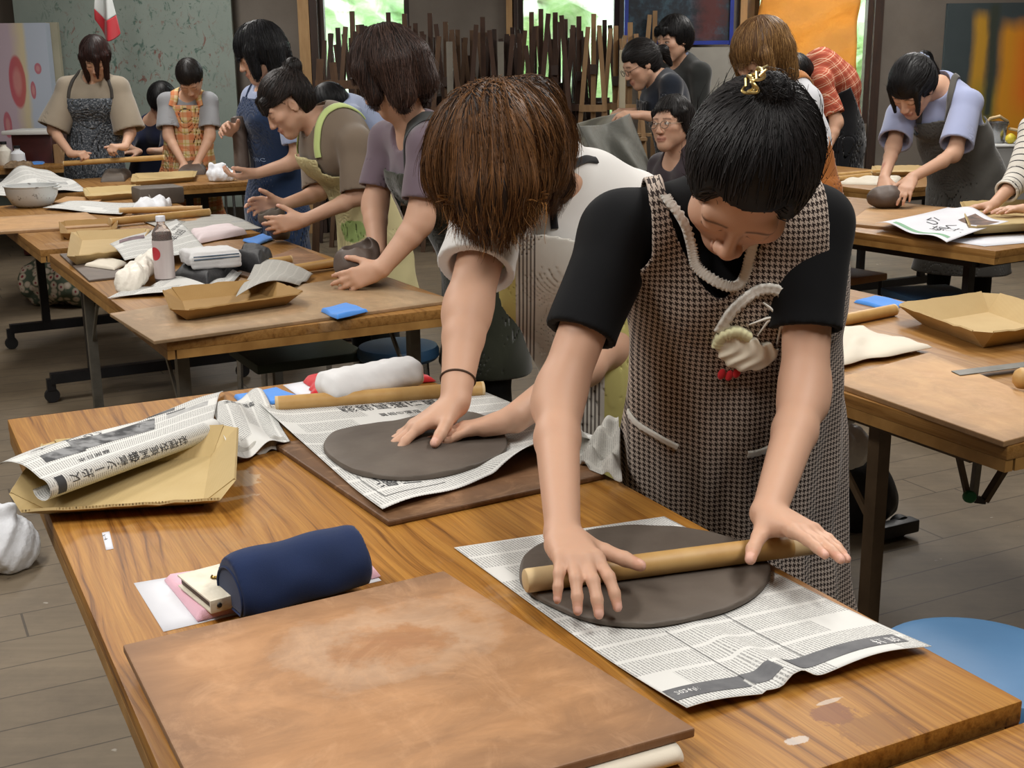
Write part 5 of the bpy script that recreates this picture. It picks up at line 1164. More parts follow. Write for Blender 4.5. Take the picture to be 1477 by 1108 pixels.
hairdo(p, p.root, '#14100f', '#3c302b', (.090, .108, .100), .045, .03, -.075, extras=[((0, -.09, .085), (0, -.115, .10), .040, .038), ((.04, .080, .07), (.036, .100, .02), .018, .007), ((-.04, .080, .07), (-.036, .100, .02), .018, .007)], n=1500, L=.09, bits=((0, -.095, .09),), seed=22, back=-.028)
h_ = hit(p.apfn, 506, 334, 4.)-p.J['C7']; gs_ = NT('yellow_cotton_green_print'); gx, gy, _ = gs_.sep(gs_.co((1, 1, 1), attr='UVP')); gn = gs_.math('MULTIPLY', gs_.math('SUBTRACT', gs_.noise(gs_.co((1, 1, 1)), 28, 4), .5), 1.6)
gr_ = gs_.math('ADD', gs_.math('ADD', gs_.math('POWER', gs_.math('ABSOLUTE', gs_.math('DIVIDE', gs_.math('SUBTRACT', gx, float(h_@p.S)), .085)), 2), gs_.math('POWER', gs_.math('ABSOLUTE', gs_.math('DIVIDE', gs_.math('SUBTRACT', gy, float(h_@p.U)), .045)), 2)), gn)
gs_.bsdf(Base_Color=gs_.mix(gs_.math('MULTIPLY', gs_.ramp(gr_, [(.8, 1), (1, 0)]), .8), '#cdc393', '#86a95c'), Roughness=.9); p.apron.data.materials[0] = gs_.m
# tall woman in the navy apron
J = dict(pel=P(400, 300, 5.95), C7=P(398, 118, 5.92), shL=P(418, 150, 5.75), shR=P(368, 142, 6.08), elL=P(432, 232, 5.72), elR=P(352, 205, 6.05), wrL=P(372, 250, 5.70), wrR=P(338, 190, 5.85), hd=P(375, 78, 5.84), hf=A3(-.88, -.30, -.36), hu=A3(-.3, -.1, .93))
M_navyap = cloth('navy_apron_cloth', '#1f3150', '#273b5c', 900); M_ltblue = cloth('light_blue_cotton', '#98a5c4', '#a6b2ce', 900)
p = simple('person in a navy apron standing and holding up a clay cylinder', J, .007, .98, top=dict(m=M_ltblue, t=.7, loose=.012), apron=dict(m=M_navyap, bib=.135, top=.07, bottom=.35, strap=M_navyap, sw=.05, back=-.12, sides=2), hands={'R': (A3(-.03, -.09, .03), A3(.4, -.5, -.5), 'cup'), 'L': (A3(-.1, -.0, -.02), A3(.0, .3, .9), 'cup')})
hairdo(p, p.root, '#0b0b0d', '#2a2b30', (.104, .122, .110), .02, -.09, -.17, extras=[((.055, -.05, .0), (.062, -.04, -.085), .06, .045), ((-.055, -.05, .0), (-.062, -.04, -.085), .06, .045), ((0, -.085, .0), (0, -.085, -.095), .06, .045), ((.075, .045, .03), (.078, .06, -.07), .034, .022), ((-.075, .045, .03), (-.078, .06, -.07), .034, .022)], n=1700, L=.12, seed=23)
cyl = MB(); b0 = P(350, 251, 5.80); b1 = P(344, 172, 5.86); cyl.lathe(b0, [(.02, 0), (.033, .004), (.035, .05), (.033, .15), (.034, .2), (.036, .255), (.030, .262), (.0, .26)], 24, b1-b0)
tag(cyl.build('clay_cylinder', M_clay_b), 'tall clay cylinder held upright by the person in the navy apron', 'clay')
for k, (txt, x, y, hgt) in enumerate((('PORC', 366, 232, .038),)):
    v, t3 = text_mesh(txt, hgt); ctr = hit(p.apfn, x, y, 5.); q_ = np.array([ctr+unit(np.cross(A3(0, 0, 1), p.F))*0+RT*a+UP*b for a, b, c in v]); q_ = project(p.apfn, q_, .003); link('lettering', mesh_np('lettering', q_, t3), pm('pale_print', '#8fa3c4', rough=.8), p.apron)
# woman in grey flecked apron, far left
J = dict(pel=P(138, 245, 8.35), C7=P(136, 108, 8.30), shL=P(170, 128, 8.28), shR=P(99, 128, 8.28), elL=P(188, 192, 8.22), elR=P(76, 188, 8.2), wrL=P(180, 212, 8.02), wrR=P(102, 222, 8.02), hd=P(138, 84, 8.22), hf=A3(.12, -.80, -.55), hu=A3(.05, -.5, .86))
M_beige = cloth('beige_linen', '#8f8474', '#9b907f', 700); s = NT('flecked_denim'); nn = s.ramp(s.noise(s.co((1, 1, 1)), 95, 2, .7), [(.42, '#3a4048'), (.52, '#4d545c'), (.64, '#8d9298')]); s.bsdf(Base_Color=nn, Roughness=.9); M_fleck = s.m
p = simple('person in a beige shirt and flecked grey apron holding a level rolling pin', J, .008, 1.0, top=dict(m=M_beige, t=.95, sl=(.075, .105), loose=.025), apron=dict(m=M_fleck, bib=.15, top=.13, strap=pm('dark_cord', '#3b3732', rough=.8), sw=.02, sides=1.5, back=-.05, bottom=.4), hands={'R': (A3(.10, -.03, .005), A3(0, .3, -1), 'grip'), 'L': (A3(-.05, -.08, .01), A3(-.3, .0, -1), 'grip')})
hairdo(p, p.root, '#1f1210', '#4a2c26', (.094, .112, .104), .045, -.06, -.16, extras=[((.065, .05, .05), (.06, .075, -.10), .030, .014), ((-.065, .05, .05), (-.06, .075, -.10), .030, .014), ((0, -.08, .0), (0, -.08, -.1), .05, .03), ((.02, .085, .06), (.012, .115, -.05), .022, .008)], n=1200, L=.12, seed=24, h=.006)
# person in the orange checked apron
J = dict(pel=P(272, 245, 8.621), C7=P(273, 134, 8.590), shL=P(301, 146, 8.548), shR=P(240, 146, 8.548), elL=P(303, 198, 8.464), elR=P(243, 198, 8.464), wrL=P(284, 236, 8.360), wrR=P(266, 238, 8.360), hd=P(274, 113, 8.464), hf=A3(.05, -.55, -.83), hu=A3(0, -.80, .6))
M_grey_t = cloth('grey_jersey', '#8d8f93', '#989a9e', 900); M_och = plaid_mat('orange_check', '#d8c49a', [(0, .45, '#c96f45', .62), (.6, .72, '#b3a03f', .5)], .075)
p = simple('person in a grey T-shirt and orange checked apron kneading dark clay', J, .008, .98, fem=False, size=.92, top=dict(m=M_grey_t, t=.75, sl=(.058, .075)), apron=dict(m=M_och, bib=.10, top=.07, strap=M_och, sw=.05, bottom=.35, flare=.24), hands={'R': (A3(.01, -.1, -.05), A3(.1, -.3, -1), 'press'), 'L': (A3(.0, -.1, -.05), A3(-.1, -.3, -1), 'press')})
hairdo(p, p.root, '#181312', '#332a27', (.086, .103, .096), .05, .0, -.06, n=700, L=.04, seed=25, h=.006)
# seated person behind them
J = dict(pel=P(215, 262, 9.282), C7=P(222, 168, 9.180), shL=P(245, 180, 9.129), shR=P(196, 184, 9.180), elL=P(240, 220, 8.976), elR=P(182, 214, 8.976), wrL=P(216, 218, 8.721), wrR=P(200, 219, 8.721), hd=P(233, 145, 9.098), hf=A3(-.3, -.5, -.8), hu=A3(.0, -.8, .6), knL=P(235, 268, 8.874), knR=P(205, 268, 8.874))
M_nv = cloth('navy_jersey', '#20253a', '#272c44', 900)
p = simple('person in navy seated behind the flecked and checked aprons', J, .009, .98, top=dict(m=M_nv, t=1.1, sl=(.055, .05)), hands={'R': (A3(-.08, -.08, 0), A3(0, 0, -1), 'flat')})
hairdo(p, p.root, '#0c0b0c', '#252325', (.094, .112, .104), .03, -.06, -.14, n=500, L=.1, seed=26, h=.007)
# person bent over in light blue, between two heads
J = dict(pel=P(560, 205, 7.4), C7=P(492, 152, 7.3), shL=P(505, 168, 7.15), shR=P(500, 150, 7.45), elL=P(500, 215, 7.1), elR=P(470, 205, 7.45), wrL=P(470, 245, 7.1), wrR=P(455, 240, 7.4), hd=P(478, 152, 7.25), hf=A3(-.6, -.2, -.8), hu=A3(-.8, -.1, .55))
p = simple('person in a light blue shirt bent low beyond the yellow apron', J, .009, .95, fem=False, top=dict(m=M_ltblue, t=.7), hands={'L': (A3(-.1, 0, -.05), A3(0, 0, -1), 'flat')})
hairdo(p, p.root, '#0e0e10', '#232326', n=400, L=.05, seed=27, h=.007)
# woman with ponytail and glasses shaking out a grey sheet
J = dict(pel=P(985, 245, 6.95), C7=P(953, 108, 6.95), shL=P(968, 124, 6.78), shR=P(940, 120, 7.12), elL=P(962, 172, 6.72), elR=P(945, 168, 7.1), wrL=P(925, 166, 6.70), wrR=P(915, 162, 7.0), hd=P(924, 92, 6.90), hf=A3(-.85, -.25, -.45), hu=A3(-.45, -.1, .88))
M_dknavy = cloth('dark_navy_cotton', '#1c222c', '#232a36', 900)
p = simple('person with glasses in dark navy shaking out a grey sheet', J, .0075, .98, top=dict(m=M_dknavy, t=.75, sl=(.056, .062)), apron=dict(m=cloth('black_apron_cloth', '#15161a', '#1b1c20', 800), bib=.12, top=.1, strap=None), hands={'L': (A3(-.1, -.02, .01), A3(0, .3, -1), 'cup'), 'R': (A3(-.1, -.03, .01), A3(0, .3, -1), 'cup')})
hairdo(p, p.root, '#100e0e', '#332d2b', (.086, .104, .096), .05, -.03, -.07, extras=[((0, -.105, .03), (0, -.15, .0), .024, .03), ((0, -.15, .0), (0, -.155, -.085), .03, .014)], n=900, L=.08, bits=((0, -.12, .03),), seed=28, h=.0055)
glasses(p, p.root, M_black); MB().tube([p.hl(math.cos(t)*.026, -.118+.0*t, .025+math.sin(t)*.026) for t in np.linspace(0, 6.28, 16)], .006*.9, 6, False).build('scrunchie', M_cream, p.root)
# young man in black behind her
J = dict(pel=P(1000, 230, 7.6), C7=P(986, 85, 7.6), shL=P(1010, 105, 7.45), shR=P(965, 98, 7.75), elL=P(1012, 165, 7.4), elR=P(960, 160, 7.75), wrL=P(990, 200, 7.2), wrR=P(950, 200, 7.6), hd=P(972, 57, 7.52), hf=A3(-.80, -.52, -.22), hu=A3(-.1, -.05, .98), eyes=A3(.8, -.002, 0))
p = simple('person in charcoal with a pale blue collar standing behind the grey sheet holder', J, .008, 1.0, fem=False, top=dict(m=cloth('charcoal_knit', '#2a2c2b', '#323433', 500), t=1.8, sl=(.056, .042), neck=.06), hands={'L': (A3(-.05, -.08, -.08), A3(-1, 0, 0), 'flat')})
cl = MB(); c_ = p.J['C7']; an = np.linspace(-2.0, 2.0, 16); cl.tube([c_+p.F*(.03+.055*math.cos(a))+p.S*.062*math.sin(a)+p.U*(.03-.02*math.cos(a)) for a in an], .012, 8, sq=.4); cl.build('collar', M_ltblue, p.root)
hairdo(p, p.root, '#0b0a0b', '#222021', (.094, .112, .104), .052, -.03, -.075, extras=[((.03, .085, .08), (.035, .098, .05), .018, .010), ((-.03, .085, .08), (-.035, .098, .05), .018, .010)], n=800, L=.06, seed=29, h=.006)
# seated woman with glasses looking left
J = dict(pel=P(1010, 300, 5.75), C7=P(985, 222, 5.72), shL=P(1020, 245, 5.60), shR=P(955, 240, 5.85), elL=P(1020, 305, 5.5), elR=P(950, 300, 5.8), wrL=P(985, 318, 5.25), wrR=P(940, 315, 5.5), hd=P(969, 178, 5.65), hf=A3(-.66, -.74, .02), hu=A3(-.05, .02, 1), eyes=A3(.75, -.004, 0), knL=P(985, 330, 5.3), knR=P(950, 330, 5.4))
p = simple('seated person with glasses and dark brown top looking left past the houndstooth apron', J, .0055, .96, top=dict(m=cloth('brown_print_cloth', '#3a3236', '#4a4248', 300), t=.8, neck=.065), hands={'L': (A3(-.1, -.1, 0), A3(0, 0, -1), 'flat')})
hairdo(p, p.root, '#121010', '#352f2d', (.087, .104, .095), .062, .005, -.085, extras=[((.078, .02, .05), (.082, .0, -.02), .02, .014), ((-.078, .02, .05), (-.082, .0, -.02), .02, .014)], n=1100, L=.08, seed=30, h=.005, back=-.005)
glasses(p, p.root, pm('thin_metal_frame', '#8c8276', '#a09688', .3, 20, metal=.7))
# light brown bob, white sleeves, orange straps
J = dict(pel=P(1155, 260, 5.014), C7=P(1128, 112, 4.966), shL=P(1163, 150, 4.851), shR=P(1095, 140, 5.081), elL=P(1172, 205, 4.794), elR=P(1080, 205, 4.966), wrL=P(1150, 262, 4.727), wrR=P(1085, 255, 4.775), hd=P(1098, 82, 4.851), hf=A3(-.80, -.40, -.50), hu=A3(-.45, -.25, .85))
p = simple('person in a white top and orange apron bending beyond the gold hair clip', J, .007, 1.0, top=dict(m=cloth('white_knit', '#cfd1d6', '#d9dbdf', 700), t=1.2, sl=(.055, .048)), apron=dict(m=cloth('orange_apron', '#b06a33', '#bb7840', 700), bib=.12, top=.1, strap=cloth('orange_tape', '#b97a45', '#c28650', 500), sw=.04), hands={'L': (A3(-.08, -.08, -.05), A3(0, 0, -1), 'press')})
hairdo(p, p.root, '#5a3d22', '#a9824f', (.102, .120, .108), .03, -.08, -.19, extras=[((.055, -.05, .0), (.062, -.04, -.09), .06, .042), ((-.055, -.05, .0), (-.062, -.04, -.09), .06, .042), ((0, -.085, .0), (0, -.085, -.10), .06, .042), ((.08, .04, .03), (.082, .055, -.085), .032, .020), ((-.08, .04, .03), (-.082, .055, -.085), .032, .020)], n=2200, L=.13, seed=31, h=.0055)
# man in the red checked shirt bending
J = dict(pel=P(1212, 195, 8.906), C7=P(1172, 98, 8.845), shL=P(1186, 118, 8.638), shR=P(1168, 108, 9.052), elL=P(1208, 178, 8.540), elR=P(1168, 180, 9.028), wrL=P(1188, 226, 8.442), wrR=P(1160, 232, 8.784), hd=P(1148, 108, 8.723), hf=A3(-.65, -.15, -.75), hu=A3(-.75, -.1, .65))
J['mid'] = P(1212, 122, 8.882)
M_rp = plaid_mat('red_check', '#a5523c', [(0, .28, '#8d3f30', .6), (.5, .58, '#d8b79c', .7), (.75, .8, '#d8b79c', .5)], .06)
p = simple('person in a red checked shirt and black apron bending over the far table', J, .008, 1.08, fem=False, size=1.1, top=dict(m=M_rp, t=.8, sl=(.066, .072), loose=.02), apron=dict(m=cloth('black_apron_cloth', '#15161a'), bib=.13, top=.12, strap=None, sides=2, back=-.16, flare=.235, bottom=.4), hands={'L': (A3(-.04, -.08, -.08), A3(0, 0, -1), 'press'), 'R': (A3(-.04, -.08, -.08), A3(0, 0, -1), 'press')})
hairdo(p, p.root, '#120f0e', '#2c2624', (.086, .103, .096), .05, .0, -.06, n=500, L=.04, seed=32, h=.006)
# woman in pale blue shirt and grey apron at the right
cb = T(1282, 300)
J = dict(pel=P(1395, 270, 6.486), C7=P(1352, 118, 6.339), shL=P(1395, 150, 6.227), shR=P(1300, 165, 6.384), elL=P(1376, 224, 6.069), elR=P(1288, 214, 6.227), wrL=P(1316, 256, 5.888), wrR=P(1275, 258, 6.001), hd=P(1316, 126, 6.204), hf=A3(-.52, -.42, -.74), hu=A3(-.42, -.50, .75))
M_pblue = cloth('pale_blue_shirting', '#9aa3c6', '#a8b0cf', 900); M_gap = cloth('grey_denim', '#55534f', '#605e59', 900)
p = simple('person in a pale blue shirt and grey apron pressing a clay lump', J, .0065, 1.12, top=dict(m=M_pblue, t=.80, sl=(.070, .085), loose=.02), apron=dict(m=M_gap, bib=.105, top=.14, strap=M_gap, sw=.03, bottom=.3, flare=.25, sides=1.6, back=-.06), hands={'L': (A3(-.07, -.09, -.07), A3(-.3, -.1, -1), 'press'), 'R': (A3(-.02, -.09, -.06), A3(.3, -.1, -1), 'press')})
hairdo(p, p.root, '#0b0a0b', '#2b2a2c', (.092, .112, .102), .03, -.05, -.08, extras=[((0, -.10, .05), (0, -.135, .03), .028, .034), ((0, -.13, .02), (.0, -.17, -.11), .036, .018), ((.062, .055, .05), (.055, .095, -.06), .018, .007), ((-.062, .055, .05), (-.055, .095, -.06), .018, .007)], n=1400, L=.10, bits=((0, -.13, .055),), seed=33)
sc_ = MB(); c_ = p.hl(0, -.118, .055); a1, a2 = p.H[0], unit(p.H[2]+p.H[1]*.2)
sc_.tube([c_+(a1*math.cos(t)+a2*math.sin(t))*(.030+.004*math.sin(t*6)) for t in np.linspace(0, 2*math.pi, 40)], [.010+.003*math.sin(i*1.9) for i in range(40)], 8, False); sc_.build('scrunchie', cloth('pale_blue_satin', '#8d9cc0', '#b7c2da', 300), p.root)
# person in the striped shirt at the right edge
J = dict(pel=P(1560, 330, 5.925), C7=P(1530, 130, 5.866), shL=P(1590, 165, 5.688), shR=P(1492, 185, 5.901), elL=P(1545, 245, 5.570), elR=P(1466, 262, 5.759), wrL=P(1486, 300, 5.451), wrR=P(1432, 296, 5.593), hd=P(1515, 90, 5.747), hf=A3(-.6, -.5, -.6), hu=A3(-.4, -.4, .8))
M_str = stripe_mat('black_striped_jersey', '#d4d0c6', [(.0, .16, '#26262a')], 2, .034)
p = simple('person in a black and white striped top reaching in at the right edge', J, .0065, .98, top=dict(m=M_str, t=1.45, sl=(.060, .052), loose=.016), hands={'R': (A3(-.14, -.03, -.008), A3(0, -.15, -1), 'flat'), 'L': (A3(-.11, -.02, -.0), A3(0, 0, -1), 'flat')}, trousers=cloth('blue_jeans', '#27405f', '#2f4b6d', 900))
me = p.top.data; va = np.empty(len(me.vertices)*3, np.float32); me.vertices.foreach_get('co', va); va = va.reshape(-1, 3); el, sh, wr_ = p.J['elR'], p.J['shR'], p.J['wrR']
tt_ = np.where(((va-el)@unit(wr_-el) > -.02)&((va-el)@unit(sh-el) < .05), (va-el)@unit(wr_-el), -(va-el)@unit(sh-el)); uvn = np.stack([va[:, 0], va[:, 1], tt_+1], -1); me.attributes['UVP'].data.foreach_set('vector', uvn.astype(np.float32).ravel())
hairdo(p, p.root, '#141112', '#2e2828', n=200, L=.06, seed=34, h=.008)
# ---------------------------------------------------------------- the other tables
def tab(FL, deg, label, w=.9, l=1.8, **k):
    """table from its near left corner"""
    r = math.radians(deg); a = np.array([-math.sin(r), math.cos(r)]); b = np.array([math.cos(r), math.sin(r)]); c = np.array(FL)+b*w/2+a*l/2
    return table(c, r, label, w, l, **k)
tab((-.908, 3.191), 29, 'brown work table with grey legs at which the purple-grey-shirted person shapes a pot', mt=M_table_far, inset=.22)
tab((-1.86, 4.885), 29, 'brown work table on black castored legs with the white bowl at its far end', mt=M_table_far, legs='black')
tab((-2.73, 7.00), 32, 'long table at which the checked-apron person kneads clay', w=1.8, l=.9, mt=M_table_far, legs='black')
tab((-4.7, 8.75), 16, 'table at the far left edge with bottles and scraps', w=1.75, l=.8, mt=M_table_far)
tab((.92, 2.2), 27, 'brown work table right of the houndstooth-apron person with a plywood board and tray', w=.87, mt=M_table_far, legs='brown', inset=.42)
tab((1.80, 4.575), 33, 'work table on black legs where the grey-apron person presses clay', w=1.0, mt=M_table_far, legs='black')
tab((1.98, 6.78), 27, 'far right table with rolling pins before the checked-shirt person', w=.9, mt=M_table_far, legs='black')
# hinge plates, knob and props under the right-hand table
hb = empty('caster_bracket', T(1280, 765, 0)*[1, 1, 0], 'dark caster foot at the brown leg of the right-hand table', 'caster')
MB().box(T(1290, 762, .04), (.16, .045, .04), (unit(A3(.89, .454, 0)), unit(A3(-.454, .89, 0)), A3(0, 0, 1)), .006).build('foot_bar', M_black, hb)
MB().lathe(T(1297, 758, .034), [(0, -.014), (.032, -.014), (.034, -.006), (.034, .006), (.032, .014), (0, .014)], 18, A3(.454, -.89, 0)).build('wheel', M_rubber, hb)
pr = empty('folding_prop', T(1398, 716, .44)*[1, 1, 0], 'folding metal prop with a green knob under the right-hand table', 'bracket')
k0 = P(1396, 716, 2.62)
MB().bar(P(1380, 645, 2.62), k0, .022, .010).build('brace', M_brown_metal, pr); MB().bar(P(1462, 655, 2.62), P(1420, 722, 2.62), .026, .010).build('brace', M_brown_metal, pr); MB().bar(P(1412, 650, 2.63), P(1404, 715, 2.63), .024, .012).build('upright', M_grey_metal, pr)
MB().lathe(P(1396, 716, 2.60), [(0, 0), (.012, 0), (.014, .004), (.014, .016), (.011, .02), (0, .02)], 20, -FW).build('knob', pm('green_plastic', '#1f7a4c', '#256f49', .4, 10), pr); MB().bar(P(1404, 720, 2.62), P(1420, 722, 2.62), .02, .012).build('pivot', M_black, pr)
# ---------------------------------------------------------------- stools
def stool(c, r, zt, mtop, label, legs=M_chrome):
    s = empty('round_stool', (c[0], c[1], 0), label, 'stool'); MB().lathe((c[0], c[1], zt-.05), [(0, 0), (r*.93, 0), (r, .012), (r*1.0, .032), (r*.95, .046), (r*.8, .052), (0, .054)], 48).build('seat', mtop, s)
    for k in range(4):
        a = .5+k*math.pi/2; MB().tube([(c[0]+r*.72*math.cos(a), c[1]+r*.72*math.sin(a), zt-.05), (c[0]+r*.85*math.cos(a), c[1]+r*.85*math.sin(a), .02), (c[0]+r*.85*math.cos(a), c[1]+r*.85*math.sin(a), .001)], .011, 10).build('leg', legs, s)
    an = np.linspace(0, 2*math.pi, 40); MB().tube([(c[0]+r*.82*math.cos(t), c[1]+r*.82*math.sin(t), .15) for t in an], .008, 8, False).build('foot_ring', legs, s); return s
stool(T(1412, 948, .45), .168, .45, M_stoolblue, 'light blue round stool beside the foreground table at the lower right')
stool(T(574, 497, .44), .145, .44, M_stooldark, 'dark blue round stool behind the white towel, by the second table')
stool(T(330, 268, .46), .15, .46, M_stooldark, 'stool with a dark seat between the castored table and the navy apron')
for _px, _py, _Y, _lb in ((1010, 300, 5.75, 'dark round stool under the seated person with glasses'), (215, 262, 9.1*1.02, 'dark round stool under the seated person in navy')):
    _q = P(_px, _py, _Y); stool((float(_q[0]), float(_q[1])), .15, max(.36, float(_q[2])-.145), M_stooldark, _lb)
def box_stool(px, zt, mt, label, w=.36, d=.30, rz=.5, ml=M_chrome):
    c = T(px[0], px[1], zt); s = empty('square_stool', (c[0], c[1], 0), label, 'stool', None, rz); MB().box((0, 0, zt-.02), (w, d, .035), bev=.008).build('seat', mt, s, False)
    for sx in (-1, 1):
        for sy in (-1, 1): MB().tube([(sx*w*.42, sy*d*.42, zt-.035), (sx*w*.45, sy*d*.45, .001)], .011, 8).build('leg', ml, s, False)
        MB().tube([(sx*w*.44, -d*.43, .12), (sx*w*.44, d*.43, .12)], .008, 8).build('rung', ml, s, False)
    return s
M_dkgreen = pm('dark_green_board', '#1d2a21', '#26352b', .6, 10)
box_stool((428, 502), .42, M_dkgreen, 'dark green seat on steel legs under the second table', .40, .34)
box_stool((1215, 392), .40, pm('orange_wood_seat', '#a9743f', '#b6824b', .5, 6), 'wooden seated stool glimpsed right of the houndstooth-apron person', .3, .3, .6, M_black)
box_stool((1345, 420), .42, M_stooldark, 'dark stool under the grey-apron table', .32, .32, .2, M_black)
# ---------------------------------------------------------------- bags on the floor
def bag(name, c, R, m, label, seed, cat='bag', knot=True, amp=.16):
    r = np.random.default_rng(seed); s = SDF(); c = np.asarray(c, float)
    s.ell(c+A3(0, 0, R[2]*.95), np.eye(3), A3(*R), .02); s.ell(c+A3(R[0]*.3, -R[1]*.2, R[2]*.6), np.eye(3), A3(R[0]*.8, R[1]*.8, R[2]*.65), .05)
    if knot:
        for k in range(3): a = r.uniform(0, 6.28); s.cap(c+A3(0, 0, R[2]*1.75), c+A3(math.cos(a)*R[0]*.6, math.sin(a)*R[1]*.6, R[2]*2.25), R[0]*.22, R[0]*.10, .03)
    fn = lambda x: np.maximum(s.eval(x)+wr(x, R[0]*amp*.5, 3.2/R[0]*.6, seed)+wr(x, R[0]*amp*.25, 7/R[0]*.6, seed+3), .002-x[:, 2]+c[2])
    lo, hi = s.bounds(.03); V, Q = isomesh(fn, lo, hi, R[0]/14); return tag(link(name, mesh_np(name, V, Q), m), label, cat)
def plastic(name, c, tr=.35, rough=.3):
    s = NT(name); s.bsdf(Base_Color=c, Roughness=rough); s.b.inputs['Transmission Weight'].default_value = tr; s.b.inputs['IOR'].default_value = 1.1; s.bump(s.noise(s.co((1, 1, 1)), 40, 3), .4, .01); return s.m
M_wplastic = plastic('white_plastic_film', '#eef1f6', 0); M_clear = plastic('cloudy_plastic_film', '#ebe6da', 0); M_greyfilm = plastic('grey_plastic_film', '#8b8c86', .15)
bag('plastic_bag', T(2, 815, 0), (.10, .10, .085), M_wplastic, 'white plastic bag on the floor at the left edge', 4)
s = NT('floral_cloth'); vo = s.n('TexVoronoi', {'Vector': s.co((1, 1, 1)), 'Scale': 22}); s.bsdf(Base_Color=s.ramp(s.math('ADD', vo.outputs['Distance'], s.math('MULTIPLY', s.noise(s.co((1, 1, 1)), 20, 3), .3)), [(.3, '#8f2f3a'), (.42, '#c9bfae'), (.6, '#b6a894'), (.72, '#4e5a4a')]), Roughness=.85); M_floral = s.m
bag('floral_bag', T(62, 442, 0)+A3(.12, .1, 0), (.30, .22, .15), M_floral, 'red and cream flowered bag on the floor under the castored table', 6, knot=False)
bag('black_bag', T(1215, 765, 0)+A3(.0, .06, 0), (.15, .12, .13), pm('black_nylon', '#141416', '#1c1c1f', .6, 12, bump=.2), 'black bag on the floor behind the houndstooth apron', 8, knot=False, amp=.1)
bag('plastic_bag', T(1218, 690, .26)*[1, 1, 0]+A3(.0, .12, .268), (.09, .08, .06), M_wplastic, 'white plastic bag on the black bag behind the houndstooth apron', 9)
bag('dark_bag', T(470, 545, 0)+A3(0, .9, 0), (.22, .18, .14), pm('purple_print', '#4a4350', '#6d5f6b', .8, 26), 'patterned dark bag on the floor beneath the second table', 12, knot=False)
# ---------------------------------------------------------------- things on the second table
tag(slab('plywood_board', [(158, 452), (222, 492), (660, 432), (500, 400)], .70, .010, M_ply_grey, .002), 'grey-brown plywood board overhanging the front of the second table', 'board')
tray('cardboard_tray', [(270, 462), (412, 440), (372, 424), (262, 436)], .711, .036, .05, M_kraft, 'brown kraft cardboard tray with torn corners on the second table', corner=.25)
tag(softpad('blue_wipe', [(463, 450), (500, 441), (531, 450), (486, 461)], .711, .010, M_blue, 11, 1, .002, round_=.06, jag=.03), 'blue wipe on the front of the second table', 'cloth')
def potS():
    s = SDF(); c = T(517, 410, .711); s.ell(c+A3(0, 0, .062), np.eye(3), A3(.078, .072, .064), .01); s.cap(c+A3(.0, 0, .095), c+A3(.03, .02, .115), .05, .035, .03); s.ell(c+A3(.0, 0, .13), np.eye(3), A3(.045, .042, .03), .01, 1)
    fn = lambda x: np.maximum(s.eval(x)+wr(x, .004, 26, 2), c[2]-x[:, 2]); lo, hi = s.bounds(); V, Q = isomesh(fn, lo, hi, .004); tag(link('clay_pot', mesh_np('clay_pot', V, Q), M_clay_b), 'rough clay pot between the hands of the purple-grey-shirted person', 'clay')
potS()
def pot2():
    s = SDF(); b = P(406, 350, 5.03); b[2] = .711; t_ = P(392, 312, 5.03); s.cap(b+A3(0, 0, .03), t_, .040, .055, .02); s.ell(t_+A3(-.01, 0, .03), np.eye(3), A3(.045, .042, .035), .01, 1); fn = lambda x: np.maximum(s.eval(x)+wr(x, .003, 26, 5), b[2]-x[:, 2])
    lo, hi = s.bounds(); V, Q = isomesh(fn, lo, hi, .005); tag(link('clay_pot', mesh_np('clay_pot', V, Q), M_clay), 'tapered clay pot held by the yellow-apron person', 'clay')
pot2()
tag(slab('plywood_board', [(330, 392), (385, 405), (478, 376), (430, 356)], .70, .009, M_ply_dark, .002), 'brown board under the tapered clay pot', 'board')
rolling_pin(T(402, 392, .726), T(498, 376, .726), .0155, 'rolling pin behind the kraft tray on the second table', ends=False)
rolling_pin(T(362, 382, .724), T(420, 374, .724), .014, 'short wooden rod behind the black pouch', ends=False)
pen = empty('marker_pen', T(465, 386, .70), 'dark marker pen on the second table right of the rolling pin', 'pen'); MB().cyl(T(438, 389, .712), T(478, 384, .712), .008, n=14).build('barrel', M_navy, pen); MB().cyl(T(478, 384, .712), T(492, 382, .712), .008, n=14).build('pen_cap', M_chrome, pen)
def n7(u, v):
    B = bil(T(340, 428, .75), T(372, 376, .735), T(452, 396, .712), T(432, 412, .712))(u, v); B[:, 2] += .03*np.sin(v*math.pi)*(1-u*.3)+.004*np.sin(u*9); return B
tag(sheet('newspaper', n7, (.22, .3), [M_news_grey, M_ink], 30, 30), 'grey folded newspaper propped on the kraft tray', 'newspaper')
tag(quadsheet('newspaper', [(155, 432), (250, 408), (350, 396), (322, 425)], .70, [M_news, M_ink], (.4, .2), lambda u, v: .004+.012*np.abs(np.sin(u*5+v*3))*(v < .9)+.006*u, nu=40, nv=16), 'white newspaper lying behind the kraft tray, nearest the table edge', 'newspaper')
pch = softpad('pouch', [(248, 405), (300, 418), (362, 385), (300, 372)], .70, .045, pm('black_nylon', '#141416'), 14, 1.5, .004); tag(pch, 'black pouch under the striped white towel', 'pouch')
pch2 = softpad('pouch', [(340, 392), (378, 402), (395, 384), (352, 376)], .70, .07, pm('black_nylon', '#141416'), 15, 1.0, .003); tag(pch2, 'black angular pouch behind the grey folded newspaper', 'pouch')
